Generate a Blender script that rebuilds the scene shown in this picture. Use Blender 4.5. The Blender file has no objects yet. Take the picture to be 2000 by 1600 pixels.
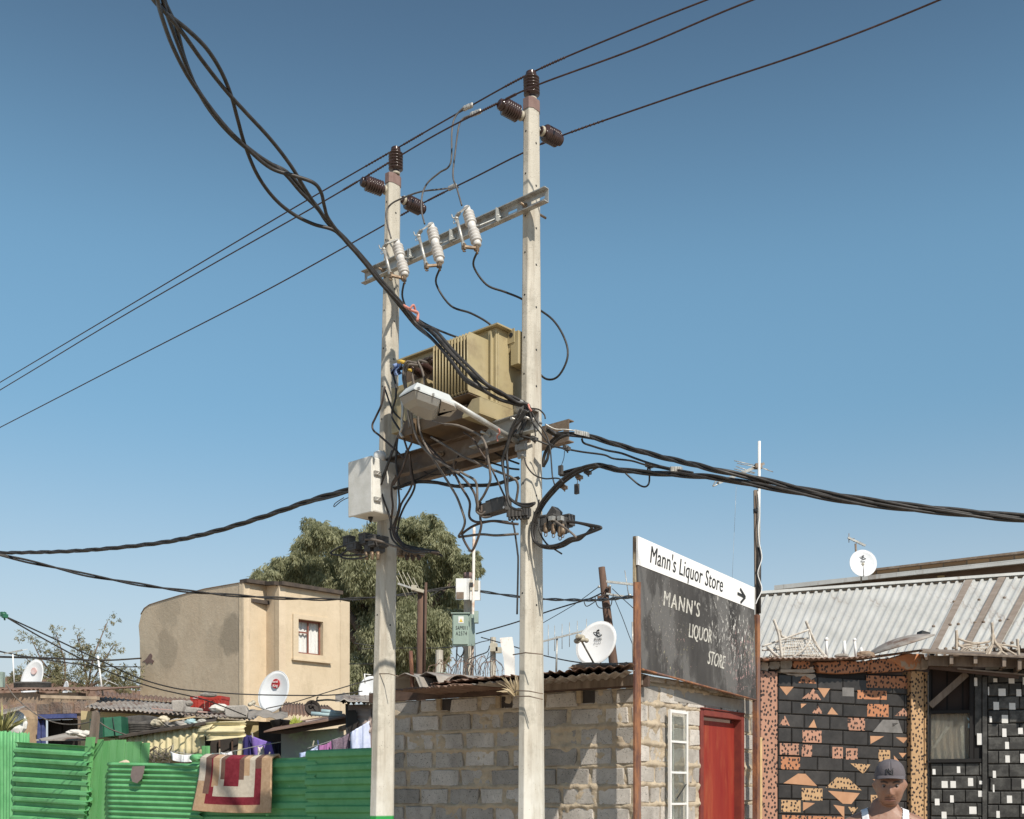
import bpy, bmesh, math, random
import numpy as np
from mathutils import Vector, Matrix
R = math.radians
random.seed(7); rng = np.random.default_rng(7)
scene = bpy.context.scene
COL = scene.collection
# ------------------------------------------------------------------ camera, sky, sun, exposure
F = 2200.0; EYE = 1.55; HZ = 1550.0
cam_d = bpy.data.cameras.new("camera"); cam = bpy.data.objects.new("camera", cam_d); COL.objects.link(cam)
cam.location = (0, 0, EYE); cam.rotation_euler = (R(90), 0, 0)
cam_d.sensor_width = 36; cam_d.lens = 36*F/2000; cam_d.shift_y = (HZ-800)/2000
cam_d.clip_start = 0.05; cam_d.clip_end = 3000
scene.camera = cam
SAZ, SEL = 29.0, 44.0
w = bpy.data.worlds.new("World"); scene.world = w; w.use_nodes = True
nt = w.node_tree; bg = nt.nodes["Background"]
sky = nt.nodes.new("ShaderNodeTexSky"); sky.sky_type = 'NISHITA'; sky.sun_disc = False
sky.sun_elevation = R(SEL); sky.sun_rotation = R(180-SAZ)
sky.air_density = 1.2; sky.dust_density = 0.6; sky.ozone_density = 3.0; sky.altitude = 1600
# the real sky here is hazy: pale grey-blue low down, a deeper teal blue overhead
_tc = nt.nodes.new("ShaderNodeTexCoord"); _sx = nt.nodes.new("ShaderNodeSeparateXYZ"); nt.links.new(_tc.outputs["Generated"], _sx.inputs[0])
def _wr(a, b, ca, cb):
    r_ = nt.nodes.new("ShaderNodeValToRGB"); e = r_.color_ramp.elements; e[0].position = a; e[1].position = b; e[0].color = (*ca, 1); e[1].color = (*cb, 1)
    r_.color_ramp.interpolation = 'EASE'; nt.links.new(_sx.outputs[2], r_.inputs[0]); return r_.outputs[0]
def _wm(mode, f, a, b):
    x = nt.nodes.new("ShaderNodeMix"); x.data_type = 'RGBA'; x.blend_type = mode
    for i, v in ((0, f), (6, a), (7, b)):
        if hasattr(v, 'is_linked') or isinstance(v, bpy.types.NodeSocket): nt.links.new(v, x.inputs[i])
        else: x.inputs[i].default_value = v
    return x.outputs[2]
_c = _wm('MULTIPLY', 1.0, sky.outputs[0], _wr(.40, .62, (1.19, 1.40, 1.19), (.80, .87, .77)))
_c = _wm('MULTIPLY', 1.0, _c, _wr(.18, .44, (.80, .77, .80), (1, 1, 1)))
_c = _wm('MIX', _wr(.0, .33, (.95, .95, .95), (0, 0, 0)), _c, (4.8, 5.0, 5.5, 1))
nt.links.new(_c, bg.inputs[0]); bg.inputs[1].default_value = 0.10
sd = bpy.data.lights.new("sun", 'SUN'); sun = bpy.data.objects.new("sun", sd); COL.objects.link(sun)
sd.energy = 4.3; sd.angle = R(0.6); sd.color = (1.0, 0.93, 0.82)
S = Vector((math.sin(R(SAZ))*math.cos(R(SEL)), -math.cos(R(SAZ))*math.cos(R(SEL)), math.sin(R(SEL))))
sun.rotation_euler = S.to_track_quat('Z', 'Y').to_euler()
scene.view_settings.view_transform = 'Standard'; scene.view_settings.look = 'None'
scene.view_settings.gamma = 1; scene.view_settings.exposure = 0.28
scene.cycles.max_bounces = 6; scene.cycles.transparent_max_bounces = 12
# ------------------------------------------------------------------ mapping between the view and the place
def P(px, py, d): return Vector(((px-1000)/F*d, d, EYE+(HZ-py)/F*d))
EX = Vector((.75, -.661, 0)); NX = Vector((-.661, -.75, 0)); PO = Vector((.161, 9.3, 0)); UZ = Vector((0, 0, 1))
def HP(px, py, t):           # point of the plane parallel to the two poles, t metres on the street side
    k = (px-1000)/F; o = PO+NX*t
    s = (k*o.y-o.x)/(EX.x-k*EX.y); y = o.y+EX.y*s
    return P(px, py, y)
def H(s, t, z): return PO+EX*s+NX*t+UZ*z
class Wall:
    def __init__(s, pa, da, pb, db):
        s.a = Vector(((pa-1000)/F*da, da, 0)); b = Vector(((pb-1000)/F*db, db, 0))
        s.L = (b-s.a).length; s.u = (b-s.a).normalized(); s.n = Vector((s.u.y, -s.u.x, 0))
    def at(s, u, z, off=0): return s.a+s.u*u+UZ*z+s.n*off
    def pt(s, px, py, off=0):
        k = (px-1000)/F; o = s.a+s.n*off
        q = (k*o.y-o.x)/(s.u.x-k*s.u.y); y = o.y+s.u.y*q
        return P(px, py, y)
    def uz(s, px, py, off=0):
        p = s.pt(px, py, off); return (p-s.a-s.n*off).dot(s.u), p.z
def vnoise(x, y, seed=0):
    xi = np.floor(x).astype(int); yi = np.floor(y).astype(int); xf = x-xi; yf = y-yi
    def h(a, b):
        n = (a*374761393+b*668265263+seed*982451653) & 0x7fffffff
        n = ((n ^ (n >> 13))*1274126177) & 0x7fffffff
        return ((n ^ (n >> 16)) & 0xffff)/65535.0
    u = xf*xf*(3-2*xf); v = yf*yf*(3-2*yf)
    return (h(xi, yi)*(1-u)+h(xi+1, yi)*u)*(1-v)+(h(xi, yi+1)*(1-u)+h(xi+1, yi+1)*u)*v
def fnoise(x, y, seed=0, o=4):
    x = np.asarray(x, float); y = np.asarray(y, float); r = 0*x; a = .5
    for i in range(o): r = r+a*vnoise(x, y, seed+i); x = x*2.03+5.1; y = y*2.03+1.7; a *= .5
    return r
# ------------------------------------------------------------------ materials
def _ns(m):
    m.use_nodes = True; t = m.node_tree; t.nodes.clear()
    o = t.nodes.new("ShaderNodeOutputMaterial"); b = t.nodes.new("ShaderNodeBsdfPrincipled")
    t.links.new(b.outputs[0], o.inputs[0]); return t, b, o
class NT:
    def __init__(s, name):
        s.m = bpy.data.materials.new(name); s.t, s.b, s.o = _ns(s.m)
        s.tc = s.t.nodes.new("ShaderNodeTexCoord").outputs["Object"]
    def n(s, k, **kw):
        x = s.t.nodes.new(k)
        for a, v in kw.items(): setattr(x, a, v)
        return x
    def l(s, a, b): s.t.links.new(a, b)
    def noise(s, sc, det=5, rough=.6, vec=None, stretch=None):
        v = vec or s.tc
        if stretch:
            mp = s.n("ShaderNodeMapping"); mp.inputs["Scale"].default_value = stretch; s.l(v, mp.inputs[0]); v = mp.outputs[0]
        x = s.n("ShaderNodeTexNoise"); s.l(v, x.inputs["Vector"]); x.inputs["Scale"].default_value = sc
        x.inputs["Detail"].default_value = det; x.inputs["Roughness"].default_value = rough; return x.outputs["Fac"]
    def ramp(s, f, a, b, ca=(0,0,0,1), cb=(1,1,1,1)):
        x = s.n("ShaderNodeValToRGB"); e = x.color_ramp.elements
        e[0].position = a; e[1].position = b; e[0].color = ca; e[1].color = cb; s.l(f, x.inputs[0]); return x.outputs[0]
    def math(s, op, a, b=None):
        x = s.n("ShaderNodeMath", operation=op)
        for i, v in enumerate((a, b)):
            if v is None: continue
            if isinstance(v, (int, float)): x.inputs[i].default_value = v
            else: s.l(v, x.inputs[i])
        return x.outputs[0]
    def mix(s, f, a, b, mode='MIX'):
        x = s.n("ShaderNodeMix", data_type='RGBA', blend_type=mode)
        if isinstance(f, (int, float)): x.inputs[0].default_value = f
        else: s.l(f, x.inputs[0])
        for i, v in ((6, a), (7, b)):
            if isinstance(v, tuple): x.inputs[i].default_value = (*v[:3], 1)
            else: s.l(v, x.inputs[i])
        return x.outputs[2]
    def bump(s, h, st, dist=.01):
        x = s.n("ShaderNodeBump"); x.inputs["Strength"].default_value = st; x.inputs["Distance"].default_value = dist
        s.l(h, x.inputs["Height"])
        if s.b.inputs["Normal"].is_linked: s.l(s.b.inputs["Normal"].links[0].from_socket, x.inputs["Normal"])
        s.l(x.outputs[0], s.b.inputs["Normal"])
    def done(s, col, rough=.8, metal=0, spec=.4):
        if isinstance(col, tuple): s.b.inputs["Base Color"].default_value = (*col[:3], 1)
        else: s.l(col, s.b.inputs["Base Color"])
        if isinstance(rough, (int, float)): s.b.inputs["Roughness"].default_value = rough
        else: s.l(rough, s.b.inputs["Roughness"])
        s.b.inputs["Metallic"].default_value = metal; s.b.inputs["Specular IOR Level"].default_value = spec
        return s.m
    def tint(s, col, amt=.5):
        a = s.n("ShaderNodeAttribute", attribute_name="tint"); v = s.n("ShaderNodeHueSaturation")
        s.l(s.math('ADD', s.math('MULTIPLY', a.outputs["Fac"], amt), 1-amt/2), v.inputs["Value"])
        if isinstance(col, tuple): v.inputs["Color"].default_value = (*col, 1)
        else: s.l(col, v.inputs["Color"])
        return v.outputs[0]
def simple(name, c1, c2=None, sc=6, rough=.7, metal=0, bump=.0, bsc=60, spec=.4, stretch=None, dirt=None, dsc=3, damt=(.5,.7), lo=.35, hi=.65):
    k = NT(name); c = c1
    if c2 is not None: c = k.mix(k.ramp(k.noise(sc, stretch=stretch), lo, hi), c1, c2)
    if dirt is not None: c = k.mix(k.ramp(k.noise(dsc, 8, .7), *damt), c, dirt)
    if bump: k.bump(k.noise(bsc, 6, .65), bump, .01)
    return k.done(c, rough, metal, spec)
M = {}
M['black_cable'] = simple("black_rubber", (.022,.021,.020), (.05,.045,.042), 20, .5)
M['grey_cable'] = simple("weathered_cable", (.10,.085,.072), (.20,.17,.145), 15, .7)
M['jumper'] = simple("dark_grey_jumper", (.07,.062,.058), (.13,.118,.11), 15, .55)
M['brown_cable'] = simple("brown_cable", (.05,.035,.03), (.10,.075,.06), 15, .6)
M['wire'] = simple("conductor", (.05,.03,.028), (.09,.055,.05), 30, .55, .3)
M['alu'] = simple("aluminium_fitting", (.55,.54,.50), (.35,.33,.30), 40, .45, .5)
M['galv'] = simple("galvanised_steel", (.36,.37,.36), (.50,.50,.47), 9, .5, .35, .1, 40, dirt=(.25,.20,.16), dsc=5)
M['dark_steel'] = simple("weathered_beam_steel", (.16,.115,.085), (.24,.18,.13), 6, .65, .25, .15, 50, dirt=(.30,.26,.22), dsc=7)
M['olive'] = simple("olive_transformer_paint", (.37,.305,.17), (.41,.34,.20), 5, .45, 0, .02, 90, dirt=(.26,.20,.12), dsc=3, damt=(.52,.72))
M['olive_dark'] = simple("shaded_olive_paint", (.20,.14,.085), (.12,.085,.06), 4, .5)  # darker olive: shade painted on the tank's street face and underside
M['brown_glaze'] = simple("brown_glazed_porcelain", (.042,.024,.021), (.066,.037,.032), 8, .22, 0, spec=.6)
M['cream_glaze'] = simple("cream_insulator_base", (.50,.46,.36), (.38,.34,.27), 10, .5)
M['grey_glaze'] = simple("pale_grey_porcelain", (.56,.54,.52), (.68,.66,.63), 10, .35)
M['copper'] = simple("corroded_brass", (.17,.11,.07), (.30,.23,.16), 30, .5, .5)
M['wood_grey'] = simple("grey_weathered_wood", (.26,.21,.17), (.15,.115,.09), 12, .85, 0, .4, 50, stretch=(1,1,.15))
M['wood_dark'] = simple("dark_timber", (.12,.075,.055), (.07,.045,.035), 10, .85, 0, .4, 40, stretch=(.2,1,1))
M['wood_pole'] = simple("brown_wooden_pole", (.17,.10,.07), (.09,.055,.04), 14, .85, 0, .5, 40, stretch=(1,1,.12))
M['white_paint'] = simple("white_paint", (.80,.79,.77), (.70,.69,.66), 5, .5)
M['dish'] = simple("white_dish_paint", (.78,.79,.80), (.70,.71,.72), 4, .35)
M['dark_mark'] = simple("dark_lettering", (.03,.03,.03), None, rough=.6)
M['box_grey'] = simple("dark_grey_plastic", (.055,.052,.05), (.09,.085,.08), 20, .55)
M['box_white'] = simple("white_meter_enclosure", (.72,.71,.67), (.62,.61,.56), 12, .6, 0, .25, 120, dirt=(.42,.38,.32), dsc=5, damt=(.62,.8))
M['kiosk_green'] = simple("pale_green_enclosure", (.32,.40,.34), (.28,.35,.30), 5, .5)
M['rubber'] = simple("tyre_rubber", (.055,.050,.046), (.10,.09,.08), 15, .85, 0, .4, 60)
M['zinc_old'] = simple("aged_zinc_sheet", (.40,.37,.33), (.26,.22,.19), 3, .6, .15, .1, 30, dirt=(.16,.09,.06), dsc=4, damt=(.5,.66))
M['rust_sheet'] = simple("rusty_sheet", (.15,.085,.06), (.25,.17,.13), 5, .8, 0, .2, 40)
M['stone'] = simple("loose_stone", (.33,.30,.26), (.22,.20,.18), 8, .95, 0, .7, 30)
M['yellow_wall'] = simple("pale_yellow_plaster", (.56,.46,.26), (.48,.39,.22), 4, .85, 0, .2, 30, dirt=(.28,.22,.14), dsc=3, damt=(.6,.75))
M['yellow_sheet'] = simple("cream_painted_sheet", (.70,.60,.36), (.60,.52,.32), 5, .6, 0, .05, 30, dirt=(.32,.25,.15), dsc=5, damt=(.6,.75))
M['mud'] = simple("mud_and_brick", (.27,.18,.125), (.40,.30,.21), 3.5, .95, 0, .6, 25, dirt=(.18,.15,.13), dsc=2.2, damt=(.45,.6))
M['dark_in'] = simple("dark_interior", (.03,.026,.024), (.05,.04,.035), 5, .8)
M['blue_frame'] = simple("blue_paint", (.06,.08,.22), (.10,.12,.28), 10, .6)
M['dgreen'] = simple("bottle_green_paint", (.015,.10,.055), (.03,.14,.08), 6, .5)
M['red_plastic'] = simple("red_crate_plastic", (.36,.035,.025), (.44,.06,.045), 8, .45)
M['skin'] = None
M['ground'] = simple("dusty_ground", (.42,.34,.25), (.34,.27,.20), 1.2, .95, 0, .4, 20)  # unseen soil, lightened to bounce fill into eaves and undersides
M['brown_band'] = simple("brown_paint_band", (.19,.12,.105), (.24,.16,.14), 15, .8)
def m_cable_tape(): return simple("pink_tape", (.65,.28,.22), (.5,.2,.16), 20, .6)
M['pink'] = m_cable_tape()
M['rust'] = None
k = NT("rusted_steel_post")
c = k.mix(k.ramp(k.noise(9, 8, .7, stretch=(1,1,.4)), .38, .62), (.11,.052,.042), (.33,.15,.07))
c = k.mix(k.ramp(k.noise(5, 8, .7, stretch=(1,1,.3)), .5, .62), c, (.16,.10,.09)); k.bump(k.noise(60), .4); M['rust'] = k.done(c, .85)
k = NT("cream_and_dark_peeling_post")
c = k.mix(k.ramp(k.noise(7, 8, .7, stretch=(1,1,.35)), .42, .5), (.10,.075,.055), (.44,.36,.24)); k.bump(k.noise(40), .4); M['peel'] = k.done(c, .85)
# concrete of the poles: pitted, white wash near the ground, water streaks
def concrete(name, ztop_white, green=None):
    k = NT(name)
    c = k.mix(k.ramp(k.noise(3, 8, .65, stretch=(1,1,.35)), .3, .7), (.46,.425,.355), (.62,.58,.50))
    c = k.mix(k.ramp(k.noise(14, 6, .6, stretch=(1,1,.08)), .48, .72), c, (.33,.285,.225)); c = k.mix(k.ramp(k.noise(1.6, 8, .7), .52, .62), c, (.38,.35,.29))
    sp = k.n("ShaderNodeSeparateXYZ"); k.l(k.tc, sp.inputs[0]); z = sp.outputs[2]
    zz = k.math('ADD', z, k.math('MULTIPLY', k.noise(8, 4), .9))
    c = k.mix(k.ramp(k.math('SUBTRACT', zz, ztop_white-.1), .0, .6, (1,1,1,1), (0,0,0,1)), c, k.mix(k.ramp(k.noise(6, 8, .7, stretch=(1,1,.3)), .45, .6), (.64,.62,.56), (.52,.49,.42)))
    if green: c = k.mix(k.ramp(k.math('SUBTRACT', z, green), .49, .50, (1,1,1,1), (0,0,0,1)), c, (.03,.30,.07))
    pits = k.n("ShaderNodeTexVoronoi"); k.l(k.tc, pits.inputs["Vector"]); pits.inputs["Scale"].default_value = 55
    pm = k.ramp(k.math('ADD', pits.outputs["Distance"], k.math('MULTIPLY', k.noise(12, 3), .6)), .32, .42)
    c = k.mix(pm, (.18,.15,.12), c); k.bump(pm, .5, .006); k.bump(k.noise(35, 8, .7), .35, .01)
    return k.done(c, .9)
M['conc_near'] = concrete("pole_concrete_near", 2.0); M['conc_far'] = concrete("pole_concrete_far", 1.9, .85)
# ------------------------------------------------------------------ mesh builder
class MB:
    def __init__(s): s.v = []; s.f = []; s.mi = []; s.t = []; s.sm = []
    def add(s, vs, fs, mi=0, t=.5, sm=False):
        b = len(s.v); s.v.extend(Vector(p) for p in vs)
        for f in fs: s.f.append(tuple(b+i for i in f)); s.mi.append(mi); s.t.append(t); s.sm.append(sm)
        return s
    def hexa(s, c, mi=0, t=.5):   # 8 corners: bottom 4 (ccw from above) + top 4
        return s.add(c, [(3,2,1,0),(4,5,6,7),(0,1,5,4),(1,2,6,5),(2,3,7,6),(3,0,4,7)], mi, t)
    def box(s, o, ax, ay, az, mi=0, t=.5):  # o = corner, three edge vectors
        o = Vector(o); ax = Vector(ax); ay = Vector(ay); az = Vector(az)
        if ax.cross(ay).dot(az) < 0: ax, ay = ay, ax
        return s.hexa([o, o+ax, o+ax+ay, o+ay, o+az, o+ax+az, o+ax+ay+az, o+ay+az], mi, t)
    def cbox(s, c, ax, ay, az, mi=0, t=.5):
        ax = Vector(ax); ay = Vector(ay); az = Vector(az); return s.box(Vector(c)-(ax+ay+az)/2, ax, ay, az, mi, t)
    def bar(s, a, b, wdt, thk, up=UZ, mi=0, t=.5):  # rectangular bar from a to b
        a = Vector(a); b = Vector(b); d = (b-a); sd = d.cross(up)
        if sd.length < 1e-5: sd = d.cross(Vector((1, 0, 0)))
        sd = sd.normalized(); u2 = sd.cross(d).normalized()
        return s.box(a-sd*wdt/2-u2*thk/2, d, sd*wdt, u2*thk, mi, t)
    def tube(s, pts, r, n=8, mi=0, t=.5, cap=True, sm=True):
        pts = [Vector(p) for p in pts]; m = len(pts); rr = r if isinstance(r, (list, tuple)) else [r]*m
        T = [(pts[min(i+1, m-1)]-pts[max(i-1, 0)]).normalized() for i in range(m)]
        a = T[0].orthogonal().normalized(); b0 = len(s.v)
        for i in range(m):
            if i:
                a = a-T[i]*a.dot(T[i]); a = a.normalized() if a.length > 1e-6 else T[i].orthogonal().normalized()
            b = T[i].cross(a)
            for j in range(n):
                g = 2*math.pi*j/n; s.v.append(pts[i]+(a*math.cos(g)+b*math.sin(g))*rr[i])
        for i in range(m-1):
            for j in range(n):
                q = b0+i*n; s.f.append((q+j, q+(j+1) % n, q+n+(j+1) % n, q+n+j)); s.mi.append(mi); s.t.append(t); s.sm.append(sm)
        if cap:
            for q, rev in ((b0, True), (b0+(m-1)*n, False)):
                fc = tuple(q+j for j in range(n)); s.f.append(fc[::-1] if rev else fc); s.mi.append(mi); s.t.append(t); s.sm.append(False)
        return s
    def lathe(s, o, axis, prof, n=20, mi=0, t=.5, sm=True):  # prof: (radius, distance along axis)
        o = Vector(o); ax = Vector(axis).normalized(); a = ax.orthogonal().normalized(); b = ax.cross(a); b0 = len(s.v); m = len(prof)
        for (r, h) in prof:
            for j in range(n):
                g = 2*math.pi*j/n; s.v.append(o+ax*h+(a*math.cos(g)+b*math.sin(g))*max(r, 1e-5))
        for i in range(m-1):
            for j in range(n):
                q = b0+i*n; s.f.append((q+j, q+(j+1) % n, q+n+(j+1) % n, q+n+j)); s.mi.append(mi); s.t.append(t); s.sm.append(sm)
        s.f.append(tuple(b0+j for j in range(n))[::-1]); s.mi.append(mi); s.t.append(t); s.sm.append(False)
        s.f.append(tuple(b0+(m-1)*n+j for j in range(n))); s.mi.append(mi); s.t.append(t); s.sm.append(False)
        return s
    def prism(s, poly, ext, mi=0, t=.5):
        poly = [Vector(p) for p in poly]; n = len(poly); ext = Vector(ext); q = [p+ext for p in poly]
        nv = Vector((0, 0, 0))
        for i in range(n): nv += (poly[i]-poly[0]).cross(poly[(i+1) % n]-poly[0])
        if nv.dot(ext) > 0: base = tuple(range(n))[::-1]; top = tuple(range(n, 2*n)); side = [(i, (i+1) % n, n+(i+1) % n, n+i) for i in range(n)]
        else: base = tuple(range(n)); top = tuple(range(n, 2*n))[::-1]; side = [((i+1) % n, i, n+i, n+(i+1) % n) for i in range(n)]
        return s.add(poly+q, [base, top]+side, mi, t)
    def grid(s, fn, nu, nv, mi=0, t=.5, sm=True):
        b0 = len(s.v)
        for j in range(nv+1):
            for i in range(nu+1): s.v.append(Vector(fn(i/nu, j/nv)))
        for j in range(nv):
            for i in range(nu):
                q = b0+j*(nu+1)+i; s.f.append((q, q+1, q+nu+2, q+nu+1)); s.mi.append(mi); s.t.append(t); s.sm.append(sm)
        return s
    def ball(s, c, r, mi=0, t=.5, n=10, sq=(1, 1, 1), jit=0):
        c = Vector(c); vs = []; m = n//2+1
        for j in range(m+1):
            th = math.pi*j/m
            for i in range(n):
                ph = 2*math.pi*i/n; q = 1+random.uniform(-jit, jit)
                vs.append(c+Vector((math.sin(th)*math.cos(ph)*sq[0], math.sin(th)*math.sin(ph)*sq[1], math.cos(th)*sq[2]))*r*q)
        fs = [(j*n+i, j*n+n+i, j*n+n+(i+1) % n, j*n+(i+1) % n) for j in range(m) for i in range(n)]
        return s.add(vs, fs, mi, t, jit < .05)
ORI = {}
def finish(name, me, parent, origin, mods):
    o = bpy.data.objects.new(name, me); COL.objects.link(o); ORI[o] = origin
    if parent: o.parent = parent
    else: o.location = origin
    for k, v in (mods or {}).items():
        if k == 'bevel':
            m = o.modifiers.new("b", 'BEVEL'); m.width = v; m.segments = 2; m.limit_method = 'ANGLE'; m.angle_limit = R(40); m.harden_normals = False
        if k == 'solid':
            m = o.modifiers.new("s", 'SOLIDIFY'); m.thickness = v; m.offset = 0
        if k == 'subsurf':
            m = o.modifiers.new("ss", 'SUBSURF'); m.levels = v; m.render_levels = v
    return o
def obj(name, mb, mats, parent=None, label=None, cat=None, group=None, kind=None, mods=None):
    if not isinstance(mats, (list, tuple)): mats = [mats]
    if parent: org = ORI[parent]
    else:
        xs = [v.x for v in mb.v]; ys = [v.y for v in mb.v]; zs = [v.z for v in mb.v]
        org = Vector(((min(xs)+max(xs))/2, (min(ys)+max(ys))/2, min(zs)))
    me = bpy.data.meshes.new(name)
    me.from_pydata([tuple(v-org) for v in mb.v], [], mb.f)
    me.polygons.foreach_set("material_index", mb.mi); me.polygons.foreach_set("use_smooth", mb.sm)
    a = me.attributes.new("tint", 'FLOAT', 'FACE'); a.data.foreach_set("value", mb.t)
    for m in mats: me.materials.append(M[m] if isinstance(m, str) else m)
    me.update()
    o = finish(name, me, parent, org, mods)
    if label: o["label"] = label
    if cat: o["category"] = cat
    if group: o["group"] = group
    if kind: o["kind"] = kind
    return o
def thing(name, label, cat, loc, group=None):
    o = bpy.data.objects.new(name, None); COL.objects.link(o); o.location = loc; ORI[o] = Vector(loc); o.empty_display_size = .1
    o["label"] = label; o["category"] = cat
    if group: o["group"] = group
    return o
def arrays(name, V, Fq, mats, parent=None, smooth=False, tint=None, org=None, **kw):  # numpy vertices and quads
    org = ORI[parent] if parent else Vector(org)
    me = bpy.data.meshes.new(name); V = V-np.array(org)
    me.vertices.add(len(V)); me.vertices.foreach_set("co", V.ravel().astype(np.float32))
    k = Fq.shape[1]; me.loops.add(Fq.size); me.loops.foreach_set("vertex_index", Fq.ravel().astype(np.int32))
    me.polygons.add(len(Fq)); me.polygons.foreach_set("loop_start", np.arange(0, Fq.size, k, dtype=np.int32)); me.polygons.foreach_set("loop_total", np.full(len(Fq), k, dtype=np.int32))
    me.polygons.foreach_set("use_smooth", np.full(len(Fq), smooth))
    a = me.attributes.new("tint", 'FLOAT', 'FACE'); a.data.foreach_set("value", (tint if tint is not None else np.full(len(Fq), .5)).astype(np.float32))
    for m in mats: me.materials.append(M[m] if isinstance(m, str) else m)
    me.update(); me.validate()
    o = finish(name, me, parent, org, None)
    for q in ("label", "category", "group", "kind"):
        if q in kw: o[q] = kw[q]
    return o
def spline(pts, k=6):
    pts = [Vector(p) for p in pts]; n = len(pts); out = []
    for i in range(n-1):
        p0 = pts[max(i-1, 0)]; p1 = pts[i]; p2 = pts[i+1]; p3 = pts[min(i+2, n-1)]
        for j in range(k):
            t = j/k; t2 = t*t; t3 = t2*t
            out.append(.5*((2*p1)+(p2-p0)*t+(2*p0-5*p1+4*p2-p3)*t2+(3*p1-p0-3*p2+p3)*t3))
    out.append(pts[-1]); return out
def Zr(x0, y0, sc, pts): return [(x0+p[0]/sc, y0+p[1]/sc)+tuple(p[2:]) for p in pts]
def hpath(pts, t0=.3, t1=None):   # (px, py[, t]) on planes parallel to the poles
    n = len(pts); t1 = t0 if t1 is None else t1
    return [HP(p[0], p[1], p[2] if len(p) > 2 else t0+(t1-t0)*i/max(1, n-1)) for i, p in enumerate(pts)]
def dpath(pts, d0=None, d1=None):
    n = len(pts); d1 = d0 if d1 is None else d1
    return [P(p[0], p[1], p[2] if len(p) > 2 else d0+(d1-d0)*i/max(1, n-1)) for i, p in enumerate(pts)]
def cable(label, path, r, mat='black_cable', cat='cable', name='power_cable', group=None, k=6, parent=None):
    mb = MB().tube(spline(path, k), r, 7)
    return obj(name, mb, mat, parent, label=label, cat=cat, group=group)
def twist(mb, path, R0, r, turns_per_m, n=3, k=8, mi=0):
    c = spline(path, k); a = None; L = 0; st = [[] for _ in range(n)]
    for i, p in enumerate(c):
        T = (c[min(i+1, len(c)-1)]-c[max(i-1, 0)]).normalized()
        a = T.orthogonal().normalized() if a is None else (a-T*a.dot(T)).normalized(); b = T.cross(a)
        if i: L += (p-c[i-1]).length
        for j in range(n):
            g = 2*math.pi*(j/n+L*turns_per_m); st[j].append(p+(a*math.cos(g)+b*math.sin(g))*R0)
    for q in st: mb.tube(q, r, 6, mi)
    return mb
def corr(mb, p00, p10, p01, p11, waves, amp, segs=8, nv=8, box=False, mi=0, rag=0, sag=0, tin=.5, nside=None):
    p00, p10, p01, p11 = map(Vector, (p00, p10, p01, p11)); nn = (p10-p00).cross(p01-p00).normalized(); N = int(waves*segs)
    rg = [random.uniform(-rag, rag) for _ in range(N+1)]
    def fn(u, v):
        p = (p00*(1-u)+p10*u)*(1-v)+(p01*(1-u)+p11*u)*v
        ph = 2*math.pi*u*waves; a = math.sin(ph)
        if box: a = max(-1, min(1, a*2.6))
        w2 = p01*(1-u)+p11*u-(p00*(1-u)+p10*u); e = (rg[int(u*N)] if v > .99 else 0)
        return p+nn*(a*amp-sag*math.sin(math.pi*v)+.4*amp*math.sin(3.1*u*7+v*5))+w2.normalized()*e
    return mb.grid(fn, N, nv, mi, tin, sm=not box)
def text(parent, s, o, xd, yd, h, xs, mat, off=.0, ext=.001, name='lettering', bold=0, sp=1.0, label=None):
    cu = bpy.data.curves.new("t", 'FONT'); cu.body = s; cu.size = 1; cu.extrude = 0;  cu.space_character = sp; cu.resolution_u = 3
    ob = bpy.data.objects.new("t", cu); COL.objects.link(ob); dg = bpy.context.evaluated_depsgraph_get(); dg.update()
    me = bpy.data.meshes.new_from_object(ob.evaluated_get(dg)); bpy.data.objects.remove(ob)
    if bold > 0:   # a heavier stroke: a second copy of the letters shifted sideways, a hair in front
        b_ = bmesh.new(); b_.from_mesh(me); g_ = bmesh.ops.duplicate(b_, geom=b_.verts[:]+b_.edges[:]+b_.faces[:])
        for e_ in g_['geom']:
            if isinstance(e_, bmesh.types.BMVert): e_.co.x += bold*2; e_.co.z += .02
        b_.to_mesh(me); b_.free()
    xd = Vector(xd).normalized(); yd = Vector(yd).normalized(); nn = xd.cross(yd); o = Vector(o); org = ORI[parent]
    for v in me.vertices: c = v.co.copy(); v.co = o+xd*c.x*h*xs+yd*c.y*h+nn*(off+.002+c.z*.03)-org
    me.materials.clear(); me.materials.append(M[mat]); me.name = name
    a = finish(name, me, parent, org, None)
    m = a.modifiers.new("s", 'SOLIDIFY'); m.thickness = ext; m.offset = -1
    if label: a["label"] = label
    return a
# ------------------------------------------------------------------ ground
def gfn(u, v):
    x = -600+1200*u; y = -200+1400*v
    return (x, y, .03*math.sin(x*.7)*math.cos(y*.6) if abs(x) < 60 else 0)
obj("ground", MB().grid(gfn, 60, 70), 'ground', kind='structure')
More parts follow.
